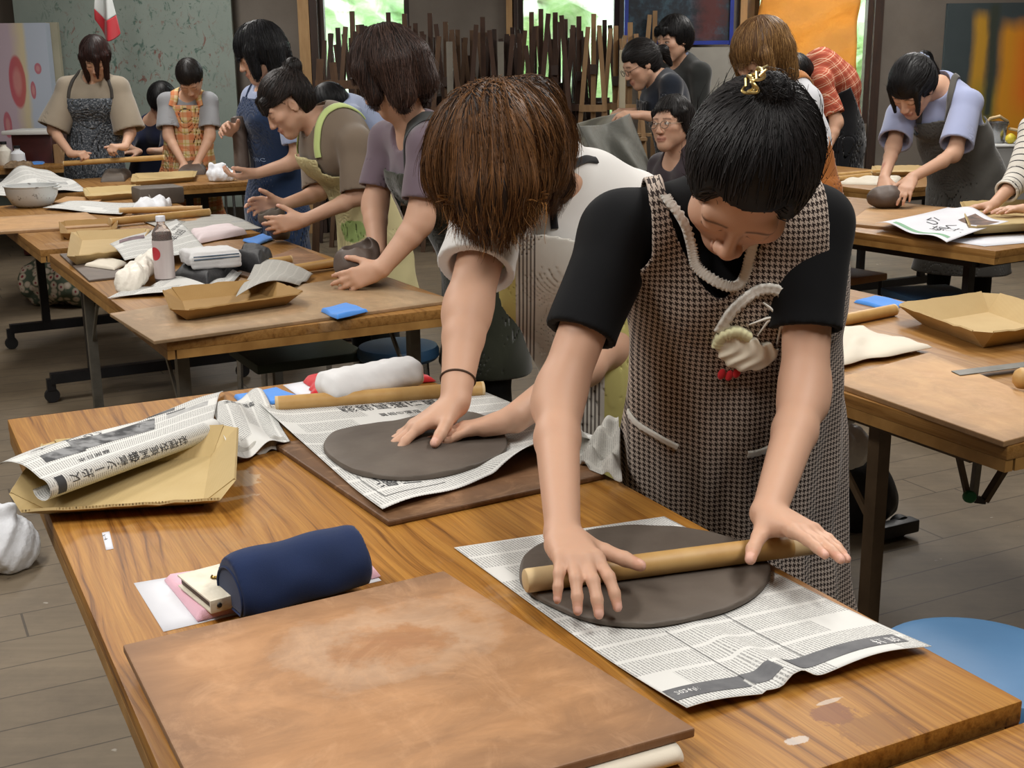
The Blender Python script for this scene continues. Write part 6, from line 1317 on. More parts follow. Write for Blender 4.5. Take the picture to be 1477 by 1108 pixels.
def towel2():
    root = empty('towel', T(300, 388, .70), 'folded white towel with grey stripes on the black pouch', 'towel'); a, b = T(270, 372, .775), T(335, 366, .775); d = unit(b-a); n = np.array([-d[1], d[0], 0]); s = SDF()
    for k, (o, z) in enumerate(((0, 0), (.004, -.014), (-.003, .013))): s.cap(a+n*.05+A3(0, 0, z)+d*o, b+n*.05+A3(0, 0, z), .010, .010, .004); s.cap(a-n*.06+A3(0, 0, z-.01)+d*o, b-n*.06+A3(0, 0, z-.012), .011, .011, .004); s.box((a+b)/2+A3(0, 0, z), np.array([d, n, [0, 0, 1.]]), (np.linalg.norm(b-a)/2, .055, .004), .006, .006)
    lo, hi = s.bounds(); V, Q = isomesh(lambda x: s.eval(x)+wr(x, .002, 30), lo, hi, .004); link('towel_body', mesh_np('towel_body', V, Q), M_white_towel, root)
    gs = MB(); 
    for z in (.026, .012): p = project(s.eval, [a-n*.075+d*t+A3(0, 0, z-.012) for t in np.linspace(0, np.linalg.norm(b-a), 16)], .0005); gs.tube(p, .0025, 6)
    gs.build('stripe', pm('slate_stripe', '#5a6a7a', rough=.9), root)
towel2()
def bottle():
    b = T(239, 410, .70); root = empty('drink_bottle', b, 'clear plastic drink bottle with white label and red disc', 'bottle'); x, y = FW*[1, 1, 0], RT
    pl = NT('clear_pet'); pl.bsdf(Base_Color='#e9d9d2', Roughness=.08, Transmission_Weight=.85, IOR=1.2)
    MB().lathe(b, [(.022, 0), (.030, .004), (.0325, .015), (.0325, .15), (.031, .158), (.0325, .165), (.028, .178), (.016, .196), (.013, .2), (.013, .21)], 32).build('bottle_body', pl.m, root)
    MB().lathe(b, [(0, .004), (.029, .006), (.030, .15), (.028, .168), (0, .168)], 28).build('drink', NT('red_tea').bsdf(Base_Color='#7a3a34', Roughness=.1, Transmission_Weight=.5, IOR=1.33), root)
    MB().lathe(b, [(.0332, .022), (.0332, .148), (.0334, .148), (.0334, .022)], 40).build('label_sleeve', pm('bottle_label', '#cfc6c4', '#bdb1b0', .5, 30, stretch=(1, 1, .05)), root)
    MB().lathe(b, [(.0145, .208), (.0155, .209), (.0155, .224), (.0145, .226), (0, .226)], 24).build('bottle_cap', pm('white_cap', '#dfe3ec', rough=.4), root)
    c0 = b+A3(0, 0, .105); an = np.linspace(0, 2*math.pi, 28, endpoint=False); th0 = math.atan2(-1, -.75)
    pts = [c0] + [c0+A3(0, 0, math.sin(t)*.026) for t in an]; cyl_ = lambda u_, w_: b+A3(.0337*math.cos(th0+u_/.0337), .0337*math.sin(th0+u_/.0337), .105+w_)
    V = [cyl_(rr_*math.cos(t), rr_*math.sin(t)) for rr_ in (.0005, .006, .012, .018, .022) for t in an]
    MB().add(V, [[j*28+i, j*28+(i+1) % 28, (j+1)*28+(i+1) % 28, (j+1)*28+i] for j in range(4) for i in range(28)]).build('red_disc', pm('label_red', '#b5303a', rough=.5), root)
bottle()
def film():
    s = SDF(); a, b = T(185, 405, .74), T(225, 372, .752); s.cap(a, b, .042, .034, .02); s.cap(a-A3(0, 0, .012), a+unit(a-b)*.03-A3(0, 0, .018), .03, .022, .03)
    fn = lambda x: np.maximum(s.eval(x)+wr(x, .006, 26, 3)+wr(x, .003, 60, 4), .702-x[:, 2]); lo, hi = s.bounds(); V, Q = isomesh(fn, lo, hi, .005); tag(link('plastic_wrap', mesh_np('plastic_wrap', V, Q), M_clear), 'roll of crumpled cloudy plastic left of the drink bottle', 'plastic wrap')
film()
tag(slab('clay_board', [(86, 366), (128, 404), (182, 398), (150, 362)], .70, .008, pm('dark_slate_board', '#5c5149', '#6a5e54', .6, 14), .002), 'dark grey-brown board under the left trays of the second table', 'board')
tag(softpad('cream_cloth', [(122, 384), (150, 372), (184, 382), (165, 390)], .709, .012, M_cream, 18, 1.5, .003), 'small cream cloth on the dark board left of the plastic roll', 'cloth')
tray('cardboard_tray', [(110, 382), (178, 372), (205, 344), (118, 348)], .709, .035, .04, M_card, 'cardboard tray with folded corners on the dark board', corner=.5)
tray('cardboard_tray', [(98, 346), (158, 340), (162, 326), (96, 330)], .70, .030, .03, M_kraft, 'small kraft tray behind the folded-corner tray', corner=.2)
tag(quadsheet('newspaper', [(158, 352), (255, 318), (297, 362), (180, 376)], .742, [M_news, M_ink, pm('photo_ink', '#8a7076', '#4a4148', .8, 40)], (.3, .3), lambda u, v: .01*np.sin(v*3)+.004*np.sin(u*8), nu=30, nv=30, texts=[('#box.1,.06', .12, .06, 1, .2, 2), ('吉岡', .62, .55, .05, -.6, 1), ('住民の会', .78, .3, .025, -.6, 1)]), 'newspaper with a picture leaning behind the drink bottle', 'newspaper')
tag(quadsheet('newspaper', [(200, 318), (330, 310), (378, 330), (262, 344)], .70, [M_news_grey, M_ink], (.4, .3), lambda u, v: .003+.004*np.sin(u*6+v*4)**2, nu=20, nv=20), 'pale grey newspaper spread under the pale pink towel', 'newspaper')
tag(softpad('pink_towel', [(274, 338), (335, 330), (356, 338), (285, 352)], .705, .028, M_pinkpale, 19, 1.6, .005, jag=.03), 'pale pink fluffy towel on the grey newspaper', 'towel')
tag(softpad('blue_wipe', [(350, 348), (380, 340), (396, 345), (370, 354)], .705, .008, M_blue, 20, 1, .002, round_=.06), 'blue wipe left of the tapered clay pot', 'cloth')
# ---------------------------------------------------------------- castored table behind
tag(slab('plywood_board', [(-60, 338), (158, 325), (125, 306), (-60, 316)], .70, .012, M_ply2, .002), 'pale plywood board at the near end of the castored table', 'board')
rolling_pin(T(158, 320, .725), T(302, 306, .725), .0175, 'thick rolling pin crossing the castored table', ends=False)
rolling_pin(T(172, 304, .722), T(292, 301, .722), .015, 'thin rolling pin behind the crumpled white tissue', ends=False)
tag(softpad('tissue', [(190, 310), (240, 307), (248, 296), (200, 298)], .70, .05, cloth('white_tissue', '#d8dade', '#e4e6ea', 300), 23, 2.4, .014, jag=.05), 'crumpled white tissue between the rolling pins', 'tissue')
tag(softpad('blue_wipe', [(204, 319), (246, 317), (250, 313), (210, 315)], .70, .008, M_blue, 24, 1, .001), 'blue wipe behind the drink bottle', 'cloth')
disc('wooden_disc', [(255, 315), (262, 312), (275, 311), (289, 313), (291, 316), (280, 318), (265, 318)], .70, .006, M_ply2, 'small pale round board by the thick rolling pin', 'board')
tag(quadsheet('newspaper', [(62, 303), (175, 313), (205, 296), (100, 293)], .70, [M_news, M_ink], (.4, .3), lambda u, v: .012+.003*np.sin(u*7), nu=16, nv=16), 'white newspaper sheets before the folded tray on the castored table', 'newspaper')
def wedge():
    a, b, c = T(190, 296, .70), T(225, 296, .70), T(212, 278, .70); tp = P(214, 279, float(T(210, 296, .70)[1])); m = MB(); m.add([a, b, c+A3(.01, -.05, 0), tp], [[0, 2, 1], [0, 1, 3], [1, 2, 3], [2, 0, 3]]); tag(m.build('folded_paper', M_news_grey), 'small peaked fold of paper standing behind the white tissue', 'paper')
wedge()
def bowl():
    b = T(48, 298, .70); root = empty('bowl', b, 'white mixing bowl spattered with clay', 'bowl'); s = NT('spattered_enamel'); s.bsdf(Base_Color=s.mix(s.ramp(s.noise(s.co((1, 1, 1)), 22, 4, .7), [(.60, 0), (.66, .8)]), '#c6c9c8', '#55504a'), Roughness=.4)
    MB().lathe(b, [(.0, 0), (.075, .0), (.10, .015), (.125, .06), (.132, .105), (.138, .107), (.138, .111), (.126, .111), (.118, .06), (.09, .02), (0, .014)], 40).build('bowl_body', s.m, root); MB().lathe(b, [(0, .07), (.06, .075), (.118, .062)], 30).build('slip', M_clay, root)
    e = b+A3(.128, -.02, .1); MB().box(e+A3(.012, 0, .0), (.03, .05, .008), bev=.003).build('lug_handle', s.m, root)
bowl()
def n8(u, v):
    B = bil(T(-30, 290, .70), T(128, 276, .70), T(92, 256, .74), T(5, 256, .76))(u, v); B[:, 2] += .07*np.sin(np.clip(u*1.1, 0, 1)*math.pi)*v+.012*np.sin(u*11+v*5)+.01*(1-v); B[:, 2] = np.maximum(B[:, 2], .704); return B
tag(sheet('newspaper', n8, (.5, .3), [M_news, M_ink], 36, 24), 'crumpled newspaper heap behind the white bowl', 'newspaper')
tray('cardboard_tray', [(132, 291), (196, 286), (195, 276), (130, 280)], .70, .032, .035, M_card_y, 'yellow cardboard tray beside the clay block on the castored table', corner=.4)
cb_ = T(224, 294, .70); tag(MB().box(cb_+A3(.0, .06, .043), (.23, .2, .085), (A3(.875, .485, 0), A3(-.485, .875, 0), A3(0, 0, 1)), .012).build('clay_block', M_clay), 'rectangular grey clay block at the far end of the castored table', 'clay')
tag(slab('plywood_board', [(75, 292), (135, 296), (150, 285), (95, 283)], .70, .01, M_ply2, .002), 'thin board between bowl and yellow tray', 'board')
# ---------------------------------------------------------------- table of the kneaders
tray('cardboard_tray', [(196, 269), (272, 262), (278, 254), (200, 258)], .70, .03, .035, M_card_y, 'yellow cardboard tray before the checked apron', corner=.35)
tag(softpad('clay_lump', [(145, 263), (180, 262), (190, 252), (150, 252)], .70, .055, M_clay, 31, 1.2, .006, round_=.4), 'low grey clay lump left of the far yellow tray', 'clay')
tag(softpad('clay_lump', [(256, 254), (296, 252), (300, 243), (260, 244)], .70, .07, M_clay_b, 32, 1.0, .005, round_=.45), 'dark clay lump under the hands of the checked-apron person', 'clay')
bag('plastic_bag', T(318, 261, .70), (.085, .07, .045), M_wplastic, 'white plastic bag at the right end of the kneading table', 33)
rolling_pin(P(92, 236, 8.0), P(238, 227, 7.97), .0165, 'rolling pin held level by the person in the flecked apron', ends=False)
# ---------------------------------------------------------------- far left
for k, (x, h, m, lb) in enumerate(((8, .15, M_clear, 'cloudy squat bottle at the left edge of the far left table'), (27, .12, M_wplastic, 'small bottle with a dark cap on the far left table'))):
    b = T(x, 238, .70); r_ = empty('bottle', b, lb, 'bottle'); MB().lathe(b, [(0, 0), (.05, 0), (.055, .02), (.05, h*.7), (.02, h*.9), (.02, h)], 20).build('bottle_body', m, r_); MB().lathe(b, [(.024, h), (.024, h+.02), (0, h+.02)], 16).build('bottle_cap', M_black, r_)
tag(softpad('blue_wipe', [(42, 238), (62, 237), (70, 232), (48, 232)], .70, .012, M_blue, 35, 1, .002), 'blue wipe on the far left table', 'cloth')
tag(softpad('clay_scraps', [(5, 243), (44, 242), (48, 238), (10, 239)], .70, .03, pm('dry_clay', '#9c8467', '#6e5a45', .9, 30), 36, 3, .012, jag=.1), 'heap of brown scraps on the far left table', 'scraps')
cab = empty('cabinet', P(66, 240, 9.6)*[1, 1, 0], 'dark red cabinet with a wooden side behind the beige-shirted person', 'cabinet'); cc = P(62, 225, 9.6); cc[2] = .46
MB().box(cc, (.30, .4, .9), bev=.01).build('cabinet_body', pm('dark_red_lacquer', '#3d1512', '#4a1b17', .4, 6), cab); MB().box(cc+A3(.2, -.05, -.02), (.06, .4, .8), bev=.01).build('side_panel', M_easel[3], cab)
tag(MB().box((cc[0]-.02, cc[1]-.05, .925), (.36, .4, .03), bev=.01).build('paper_stack', M_news), 'stack of papers on the dark red cabinet', 'paper')
# ---------------------------------------------------------------- right table
tag(slab('plywood_board', [(1195, 548), (1448, 637), (1570, 605), (1340, 508)], .70, .012, M_ply2, .002), 'pale plywood board on the table right of the houndstooth-apron person', 'board')
rolling_pin(T(1150, 475, .717), T(1290, 447, .717), .0165, 'rolling pin on the right table beside the blue wipe', ends=False)
tag(softpad('blue_wipe', [(1232, 437), (1262, 429), (1308, 440), (1285, 449)], .70, .008, M_blue, 41, 1, .002, round_=.06, jag=.04), 'blue wipe at the far corner of the right table', 'cloth')
tag(softpad('cream_cloth', [(1185, 470), (1235, 478), (1345, 502), (1195, 530)], .712, .022, M_cream, 42, 2.2, .007, round_=.5, jag=.06), 'crumpled cream cloth on the right table', 'cloth')
tray('cardboard_tray', [(1330, 468), (1418, 502), (1520, 486), (1425, 452)], .70, .05, .055, M_card, 'large cardboard tray with a folded far corner on the right table', cut=None, corner=.4)
tag(slab('metal_ruler', [(1372, 535), (1385, 541), (1520, 524), (1510, 518)], .713, .0015, M_grey_metal, 0), 'flat metal ruler on the pale plywood board', 'ruler')
tag(MB().lathe(T(1474, 560, .713), [(0, 0), (.012, .001), (.021, .012), (.022, .024), (.018, .036), (.008, .044), (0, .045)], 24).build('wooden_ball', M_pin), 'round wooden ball at the right edge of the pale plywood board', 'ball')
# grey-apron table
tag(slab('plywood_board', [(1222, 322), (1345, 334), (1385, 300), (1262, 292)], .70, .012, M_ply2, .002), 'pale board under the clay lump of the grey-apron person', 'board')
def lump():
    s = SDF(); c = T(1281, 301, .712); s.ell(c+A3(0, .03, .05), np.eye(3), A3(.095, .07, .055), .01); fn = lambda x: np.maximum(s.eval(x)+wr(x, .004, 20, 6), c[2]-x[:, 2]); lo, hi = s.bounds(); V, Q = isomesh(fn, lo, hi, .006); tag(link('clay_lump', mesh_np('clay_lump', V, Q), M_clay_b), 'domed brown clay lump under the hands of the grey-apron person', 'clay')
lump()
tray('cardboard_tray', [(1405, 338), (1530, 330), (1480, 300), (1395, 303)], .712, .035, .03, M_card_y, 'yellow cardboard tray at the right edge beside the colour newspaper', corner=.3)
M_photo = pm('printed_photo', '#8d6d5c', '#3f3532', .7, 18); M_grn = pm('green_print', '#7fae8b', '#95bd9e', .8, 10)
tag(quadsheet('newspaper', [(1262, 322), (1366, 344), (1455, 322), (1368, 296)], .735, [M_paper, M_ink, M_photo, M_grn], (.34, .40), lambda u, v: .012*np.sin(u*3.0)+.010*np.sin(u*9-v*2)-.02*(1-v)*u, nu=40, nv=30, texts=[('#box.25,.02', .22, .03, 1, .05, 3), ('らく', .35, .30, .075, .25, 1), ('塚土', .55, .20, .07, .25, 1), ('#box.13,.11', .56, .64, 1, .0, 2)]), 'colour newspaper with large brush lettering before the grey apron', 'newspaper')
tag(quadsheet('paper_sheet', [(1358, 347), (1420, 356), (1530, 347), (1470, 338)], .70, M_paper, (.3, .2), lambda u, v: .002+0*u, nu=4, nv=4), 'white sheet of paper at the near corner of the grey-apron table', 'paper')
# far right table
tag(quadsheet('paper_sheet', [(1180, 262), (1196, 264), (1200, 246), (1183, 244)], .74, M_paper, (.2, .2), lambda u, v: .0+0*u, nu=4, nv=4, thick=.04), 'block of white paper beside the checked-shirt person', 'paper')
rolling_pin(T(1195, 254, .72), T(1280, 247, .72), .016, 'rolling pin lying far right behind the grey-apron person', ends=False)
rolling_pin(T(1200, 259, .72), T(1255, 253, .72), .016, 'rolling pin in front of another on the far right table', ends=False)
tray('cardboard_tray', [(1262, 256), (1320, 254), (1325, 246), (1265, 247)], .70, .03, .03, M_card, 'cardboard tray on the far right table behind the grey-apron person', corner=.3)
tag(softpad('cream_cloth', [(1210, 266), (1290, 268), (1300, 257), (1225, 258)], .70, .02, M_cream, 51, 2, .006), 'rumpled cream cloth on the far right table', 'cloth')
# sheet shaken out
def shk(u, v):
    B = bil(P(835, 182, 6.5), P(908, 164, 6.66), P(942, 245, 6.6), P(872, 262, 6.4))(u, v); B += A3(0, -1, .1)*(.05*np.sin(u*9+v*2)+.035*np.sin(u*17-v*5)*v)[:, None]; B[:, 2] -= .02*np.sin(u*math.pi)*(1-v); return B
tag(sheet('grey_sheet', shk, (.4, .4), M_greyfilm, 40, 40, .003), 'crumpled grey sheet held up by the person in dark navy', 'sheet')
def shk2(u, v):
    B = bil(P(832, 178, 6.75), P(900, 160, 6.80), P(860, 215, 6.7), P(828, 215, 6.7))(u, v); B += A3(0, -1, .1)*(.03*np.sin(u*7+v*4))[:, None]; return B
tag(sheet('grey_bag', shk2, (.3, .3), cloth('khaki_grey_canvas', '#7c7a6e', '#6a685d', 300), 20, 20, .004), 'khaki grey canvas fold behind the shaken sheet', 'bag')
# ---------------------------------------------------------------- back of the room
def panel(name, px, Y, thick, m, label, cat, lean=.0, frame_m=None, fw=.03, edge=None):
    """flat panel: photo rectangle (x0,y0,x1,y1) at depth Y; y0 may lie above the frame"""
    x0, y0, x1, y1 = px; a, b = P(x0, y1, Y), P(x1, y1, Y); zt = float(P((x0+x1)/2, y0, Y)[2]); zb = float((a[2]+b[2])/2); cx = (a[0]+b[0])/2; w = b[0]-a[0]; h = zt-zb
    root = empty(name, (cx, Y, zb), label, cat); MB().box((0, thick/2, h/2), (w, thick, h)).build('canvas' if 'painting' in name else 'board', m, root, False)
    if frame_m:
        f = MB()
        for s in (-1, 1): f.box((s*(w/2+fw/2-.004), thick/2-.01, h/2), (fw, thick+.02, h+2*fw)); f.box((0, thick/2-.01, h/2+s*(h/2+fw/2-.004)), (w, thick+.02, fw))
        f.build('frame', frame_m, root, False)
    return root
def gen(s):
    return s.sep(s.n('TexCoord').outputs['Generated'])
def soft_rect(s, x, z, a, b, c, d, e=.02, n=None):
    if n is not None: x = s.math('ADD', x, n); z = s.math('ADD', z, n)
    f = lambda v, lo, hi: s.math('MULTIPLY', s.n('MapRange', {0: v, 1: lo-e, 2: lo+e}).outputs[0], s.n('MapRange', {0: v, 1: hi+e, 2: hi-e}).outputs[0])
    return s.math('MULTIPLY', f(x, a, b), f(z, c, d))
def support(cx, Y, zt, m=None, label='easel', group=None):
    pass
# large grey-green canvas
s = NT('grey_green_painting'); x, y, z = gen(s); nz = s.noise(s.co((1, 1, 1)), 2.2, 6, .7); c = s.mix(nz, '#808c84', '#9aa59d')
mk = s.ramp(s.noise(s.co((1, 1, .7)), 14, 5, .75, 1.2), [(.56, 0), (.62, 1)]); band = soft_rect(s, x, z, .15, .95, .38, .84, .10); c = s.mix(s.math('MULTIPLY', s.math('MULTIPLY', mk, band), .75), c, '#3a5f53')
mk2 = s.ramp(s.noise(s.co((1, 1, .6), loc=(4, 0, 2)), 17, 5, .75, 1), [(.58, 0), (.63, 1)]); c = s.mix(s.math('MULTIPLY', s.math('MULTIPLY', mk2, soft_rect(s, x, z, .2, .95, .36, .66, .06)), .8), c, '#80483e'); s.bsdf(Base_Color=c, Roughness=.8)
panel('painting', (50, -130, 352, 300), 10.35, .04, s.m, 'large grey-green abstract canvas standing on the back wall at the left', 'painting')
# pale canvas with red ovals
s = NT('pink_oval_painting'); x, y, z = gen(s); nz = s.math('MULTIPLY', s.math('SUBTRACT', s.noise(s.co((1, 1, 1)), 5, 4), .5), .12)
c = s.mix(s.n('MapRange', {0: s.math('ADD', x, nz), 1: .45, 2: .60}).outputs[0], '#b9a8b4', '#cbbf9f'); c = s.mix(s.n('MapRange', {0: s.math('ADD', x, nz), 1: .64, 2: .70}).outputs[0], c, '#b2bccb'); c = s.mix(s.n('MapRange', {0: s.math('ADD', z, nz), 1: .35, 2: .05}).outputs[0], c, '#9fb3b0')
for (px, pz, rx, rz_, col) in ((.51, .69, .13, .15, '#b5414c'), (.83, .76, .055, .032, '#b65a68'), (.30, .46, .065, .075, '#b35563'), (.73, .645, .04, .05, '#b4505c'), (.21, .87, .035, .028, '#ae5062'), (.16, .72, .045, .03, '#b26b7c'), (.07, .93, .025, .02, '#b04a58')):
    ex = s.math('DIVIDE', s.math('SUBTRACT', x, px), rx); ez = s.math('DIVIDE', s.math('SUBTRACT', z, pz), rz_); r = s.math('ADD', s.math('ADD', s.math('MULTIPLY', ex, ex), s.math('MULTIPLY', ez, ez)), s.math('MULTIPLY', nz, 3)); c = s.mix(s.math('MULTIPLY', s.ramp(r, [(.75, 1), (1, 0)]), .85), c, col); c = s.mix(s.math('MULTIPLY', s.ramp(r, [(.1, 1), (.35, 0)]), .35), c, '#d9b3a8')
s.bsdf(Base_Color=c, Roughness=.75)
pn = panel('painting', (-4, 33, 92, 300), 9.95, .10, s.m, 'pale pink and blue canvas with red ovals at the left edge', 'painting')
pw = empty('painting', P(100, 300, 10.05)*[1, 1, 0], 'edge of a cream canvas standing behind the red-oval canvas', 'painting'); a_ = P(94, 300, 10.1); MB().box((a_[0]+.03, 10.14, .867), (.09, .05, 1.73)).build('canvas', pm('canvas_cream', '#a39f8a', '#b0ab96', .8, 4), pw)
# right-hand orange canvas
s = NT('orange_band_painting'); x, y, z = gen(s); nz = s.math('MULTIPLY', s.math('SUBTRACT', s.noise(s.co((1, 1, .35)), 7, 5), .5), .07); xx = s.math('ADD', x, nz); zz = s.math('ADD', z, nz)
c = s.mix(s.noise(s.co((1, 1, 1)), 6, 4), '#2f3a3d', '#3c4648')
c = s.mix(soft_rect(s, xx, zz, .20, .31, -.2, .95, .03), c, '#b98a25'); c = s.mix(soft_rect(s, xx, zz, .22, .42, -.2, .6, .06), c, '#8a7d26'); c = s.mix(soft_rect(s, xx, zz, .40, 1.3, -.2, .90, .04), c, '#d08c1a'); c = s.mix(soft_rect(s, xx, zz, .54, .76, .5, .88, .07), c, '#e0701a'); c = s.mix(soft_rect(s, xx, zz, .31, .37, .45, 1.0, .02), c, '#333a30')
s.bsdf(Base_Color=c, Roughness=.7); panel('painting', (1346, 4, 1540, 300), 10.3, .05, s.m, 'dark slate and orange abstract canvas at the right edge', 'painting')
# dark framed picture
s = NT('dark_picture'); x, y, z = gen(s); nz = s.noise(s.co((1, 1, 1)), 7, 5, .7); c = s.ramp(nz, [(.35, '#10161c'), (.5, '#1c2a36'), (.62, '#34505e'), (.75, '#2a3b2a')]); c = s.mix(s.math('MULTIPLY', soft_rect(s, x, z, .68, .92, .02, .45, .06, s.math('MULTIPLY', s.math('SUBTRACT', nz, .5), .4)), .8), c, '#5a2019'); s.bsdf(Base_Color=c, Roughness=.5)
panel('painting', (905, -90, 1052, 60), 10.28, .04, s.m, 'dark framed painting with a blue border above the easels', 'painting', frame_m=pm('blue_frame', '#1b2f86', '#20379a', .4, 6))
# pale boards leaning behind the young man
panel('white_board', (975, 68, 1078, 240), 10.0, .03, pm('pale_board', '#8d8a82', '#98958c', .7, 4), 'pale grey board standing below the dark framed painting', 'board')
# orange wrapping over the right window
s = NT('orange_paper'); nz = s.noise(s.co((1, 1, 1), rot=(0, .5, 0)), 5, 5, .6); s.bsdf(Base_Color=s.mix(nz, '#dca65a', '#e4b36a'), Roughness=.7); s.bump(nz, .8, .05)
tl = s.n('BsdfTranslucent', {'Color': '#dfae68'}); ms_ = s.n('MixShader', {0: .55}); s.t.links.new(s.b.outputs[0], ms_.inputs[1]); s.t.links.new(tl.outputs[0], ms_.inputs[2]); s.t.links.new(ms_.outputs[0], s.out.inputs[0])
def osh(u, v):
    B = bil(P(1078, 150, 10.42), P(1232, 124, 10.42), P(1240, -40, 10.46), P(1100, -40, 10.46))(u, v); B += A3(0, -1, 0)*(.03+.03*np.sin(u*7+v*9)+.02*np.sin(v*17-u*5))[:, None]; return B
tag(sheet('orange_sheet', osh, (1, 1), s.m, 30, 30, .002), 'creased orange paper sheet hung over the right window', 'sheet')
# flag
fl = empty('flag', P(150, 10, 9.2), 'green, white and red flag hanging at the upper left', 'flag')
def fS(lo, hi):
    def S(u, v):
        vv = lo+(hi-lo)*v; B = bil(P(140, -42, 9.2), P(146, -75, 9.2), P(171, 48, 9.2), P(137, 28, 9.2))(u, vv); wv = .05*np.sin(u*8+vv*3)*vv; B += A3(0, -1, 0)*wv[:, None]; B[:, 2] -= .10*vv*vv*np.sin(u*math.pi); return B
    return S
for nm, lo, hi, cc_ in (('green_band', 0, .52, '#1f7048'), ('white_band', .52, .78, '#c9cdcb'), ('red_band', .78, 1, '#b8323a')): sheet(nm, fS(lo, hi), (.3, .3), cloth('flag_'+nm, cc_, None, 300), 20, 16, .002, fl)
MB().tube([P(138, -45, 9.2), P(138, -45, 9.2)+A3(0, .0, .55)], .012, 8).build('flag_pole', M_post, fl)
q_ = P(138, -45, 9.2)+A3(0, 0, .55); MB().bar(q_, A3(q_[0], q_[1], 3.1), .02, .02).build('flag_hanger', M_black, fl)
# ---------------------------------------------------------------- easels
def easel(x, Y, zt, w, m, label, rz=0, lean=.12, tips=(0, .03, -.02)):
    e = empty('easel', (x, Y, 0), label, 'easel', 'folded easels by the back windows', rz)
    for sx, dz in ((-1, tips[1]), (1, tips[2])): MB().bar((sx*w/2, 0, .001), (sx*w*.12, lean, zt+dz), .034, .026, up=(0, 1, 0)).build('front_leg', m, e, False)
    MB().bar((0, lean*.5+.05, .12), (0, lean+.03, zt+tips[0]+.08), .036, .026, up=(0, 1, 0)).build('mast', m, e, False)
    MB().bar((0, lean+.30, .001), (0, lean+.06, zt-.06), .034, .026, up=(0, 1, 0)).build('rear_leg', m, e, False)
    for zz in (.38, 1.05): f = zz/zt; MB().box((0, lean*f-.02, zz), (w*(1-f*.76)+.03, .024, .05)).build('crossbar', m, e, False)
    MB().box((0, lean*.5-.05, .82), (w*.72, .07, .022)).build('shelf', m, e, False)
    MB().box((0, lean*.95-.012, zt-.35), (.05, .045, .07)).build('clamp', M_darktrim, e, False)
    return e
ords = ['leftmost', 'second', 'third', 'fourth', 'fifth', 'sixth', 'seventh', 'eighth', 'ninth', 'tenth', 'eleventh', 'twelfth', 'thirteenth', 'fourteenth', 'fifteenth', 'sixteenth', 'seventeenth', 'eighteenth', 'nineteenth', 'twentieth', 'twenty-first', 'twenty-second', 'twenty-third', 'twenty-fourth', 'twenty-fifth']
re_ = np.random.default_rng(5); pxs = [484, 500, 521, 541, 560, 580, 599, 618, 640, 660, 679, 697, 714, 731, 748, 764, 781, 799, 818, 838, 856, 873, 890, 912, 945]
for i, px in enumerate(pxs):
    pale = i >= 20; Y = 9.95-.28*(i % 3)+(0 if not pale else .1); yt = (24+re_.uniform(-4, 14) if i < 8 else (36+re_.uniform(-8, 10) if i < 15 else 22+re_.uniform(-6, 16)))
    c = P(px, yt, Y); m = M_easel[3] if pale and i != 21 else M_easel[int(re_.integers(0, 3))]; wn = ['dark brown', 'brown', 'mid-brown', 'pale wood'][M_easel.index(m)]
    easel(float(c[0]), Y, float(c[2])-.06, .40 if not pale else .34, m, '%s folded easel, %s of the row before the back windows%s' % (wn, ords[i] if i == 0 else ords[i]+' from the left', ''), re_.uniform(-.12, .12), .10+re_.uniform(-.03, .05), (re_.uniform(-.05, .04), re_.uniform(-.05, .06), re_.uniform(-.06, .05)))
    if i in (8, 12, 22):                                             # pale uprights standing among the easels
        c2 = P(px+8, 60 if i != 22 else 72, 9.3); tag(MB().box((float(c2[0]), 9.3, float(c2[2])/2), (.045, .03, float(c2[2])), bev=.004).build('wooden_batten', pm('pale_grey_batten', '#6f6a60', '#7d786d', .7, 6) if i != 22 else pm('cream_batten', '#a9a088', '#b4ab93', .7, 6)), {8: 'grey batten standing among the easels beyond the white top', 12: 'grey batten in front of the middle easels', 22: 'cream batten standing in front of the pale easels'}[i], 'batten')
for i, px in enumerate((478, 508, 530, 552, 590, 625, 668, 705, 738, 771, 806, 830)):
    c = P(px, 52+re_.uniform(-16, 8), 10.3); m = M_easel[int(re_.integers(0, 2))]
    easel(float(c[0]), 10.12, float(c[2])-.08, .36, m, 'dark easel in the rear row against the back wall, %s from the left' % ords[i].replace('leftmost', 'first'), re_.uniform(-.1, .1), .08, (re_.uniform(-.05, .04), re_.uniform(-.05, .06), re_.uniform(-.06, .05)))
M_dkboard = pm('backing_panel_dark', '#2b2019', '#3a2c22', .7, 5)  # dark panels added to keep the gaps between the easels dark
for i, (x0, x1, yt) in enumerate(((468, 560, 150), (556, 640, 140), (636, 722, 146), (720, 800, 150), (796, 880, 142))):
    a, b = P(x0, yt, 10.45), P(x1, yt, 10.45); o = MB(); o.bar(A3((a[0]+b[0])/2, 10.40, .002), A3((a[0]+b[0])/2, 10.50, a[2]), float(b[0]-a[0]), .02, up=(0, 1, 0)); tag(o.build('dark_backing_panel', M_dkboard), 'dark panel added to darken the gaps behind the easels, %s from the left' % ('first', 'second', 'third', 'fourth', 'fifth')[i], 'board')
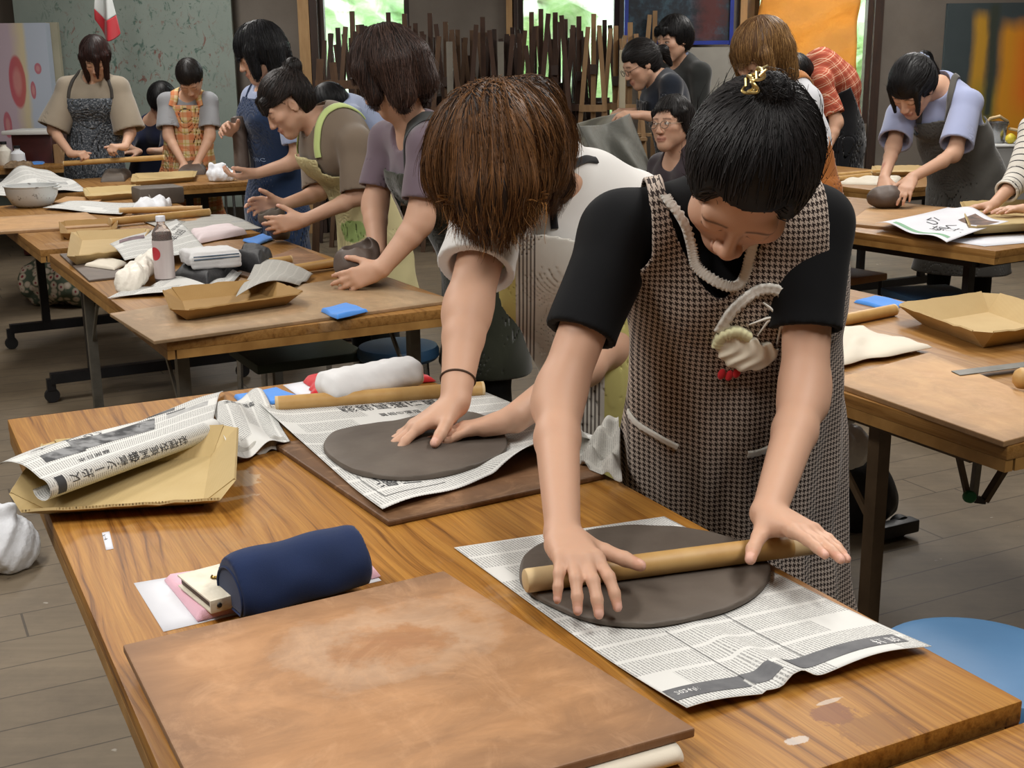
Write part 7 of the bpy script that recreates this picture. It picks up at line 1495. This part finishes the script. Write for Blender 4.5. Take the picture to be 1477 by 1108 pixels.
# wooden trestle by the left window
es = empty('sawhorse', P(470, 150, 9.0)*[1, 1, 0], 'brown wooden stand with a rail beside the left window', 'stand')
MB().bar(A3(*P(462, 85, 9.0)), A3(P(440, 85, 9.0)[0], 9.0, .0), .05, .03, up=(0, 1, 0)).build('post', M_easel[2], es); MB().bar(A3(*P(480, 90, 9.0)), A3(P(500, 85, 9.0)[0], 9.0, .0), .05, .03, up=(0, 1, 0)).build('post', M_easel[2], es); MB().bar(P(455, 122, 8.98), P(520, 122, 8.98), .06, .03, up=(0, 1, 0)).build('rail', M_easel[2], es)
# ---------------------------------------------------------------- cloth-covered stand with bucket and lemon
a = T(1395, 214, .80); sh_ = empty('side_table', (a[0]+.5, a[1]+.3, 0), 'pale cloth-covered table at the right edge below the orange canvas', 'table')
a = P(1396, 213, 8.6); b = P(1520, 213, 8.6); zt = float(a[2]); MB().box(((a[0]+b[0])/2, 8.9, zt/2), (b[0]-a[0], .6, zt), bev=.01).build('cloth_skirt', cloth('pale_grey_sheet', '#8f8f8d', '#9a9a98', 200), sh_); MB().box(((a[0]+b[0])/2, 8.9, zt+.006), (b[0]-a[0]+.02, .62, .012), bev=.004).build('table_cover', cloth('white_sheet', '#b9bab8', '#c4c5c3', 300), sh_); sh_.location = sh_.location
zt += .012
bk = P(1436, 207, 8.85); bk[2] = zt; br_ = empty('metal_pail', bk, 'shiny metal pail with a pale handle beside the lemon', 'pail'); MB().lathe(bk, [(0, 0), (.055, 0), (.06, .01), (.072, .14), (.076, .142), (.076, .148), (.068, .148), (.055, .012), (0, .01)], 28).build('pail_body', M_chrome, br_)
MB().tube([bk+A3(-.072, 0, .14), bk+A3(-.06, -.02, .17), bk+A3(0, -.03, .185), bk+A3(.06, -.02, .15), bk+A3(.075, 0, .13)], .012, 8).build('handle', M_pin_raw, br_); MB().tube([bk+A3(.075, -.02, .10), bk+A3(.15, -.03, .085), bk+A3(.3, -.03, .08)], .010, 8).build('spoon', M_pin_raw, br_)
lm = P(1457, 208, 8.75); lm[2] = zt; tag(MB().lathe(lm, [(0, 0), (.015, .002), (.034, .022), (.037, .036), (.033, .052), (.015, .068), (.006, .072), (0, .073)], 24).build('lemon', pm('lemon_skin', '#c9b52f', '#d6c444', .45, 30, bump=.1)), 'yellow lemon beside the metal pail', 'lemon')
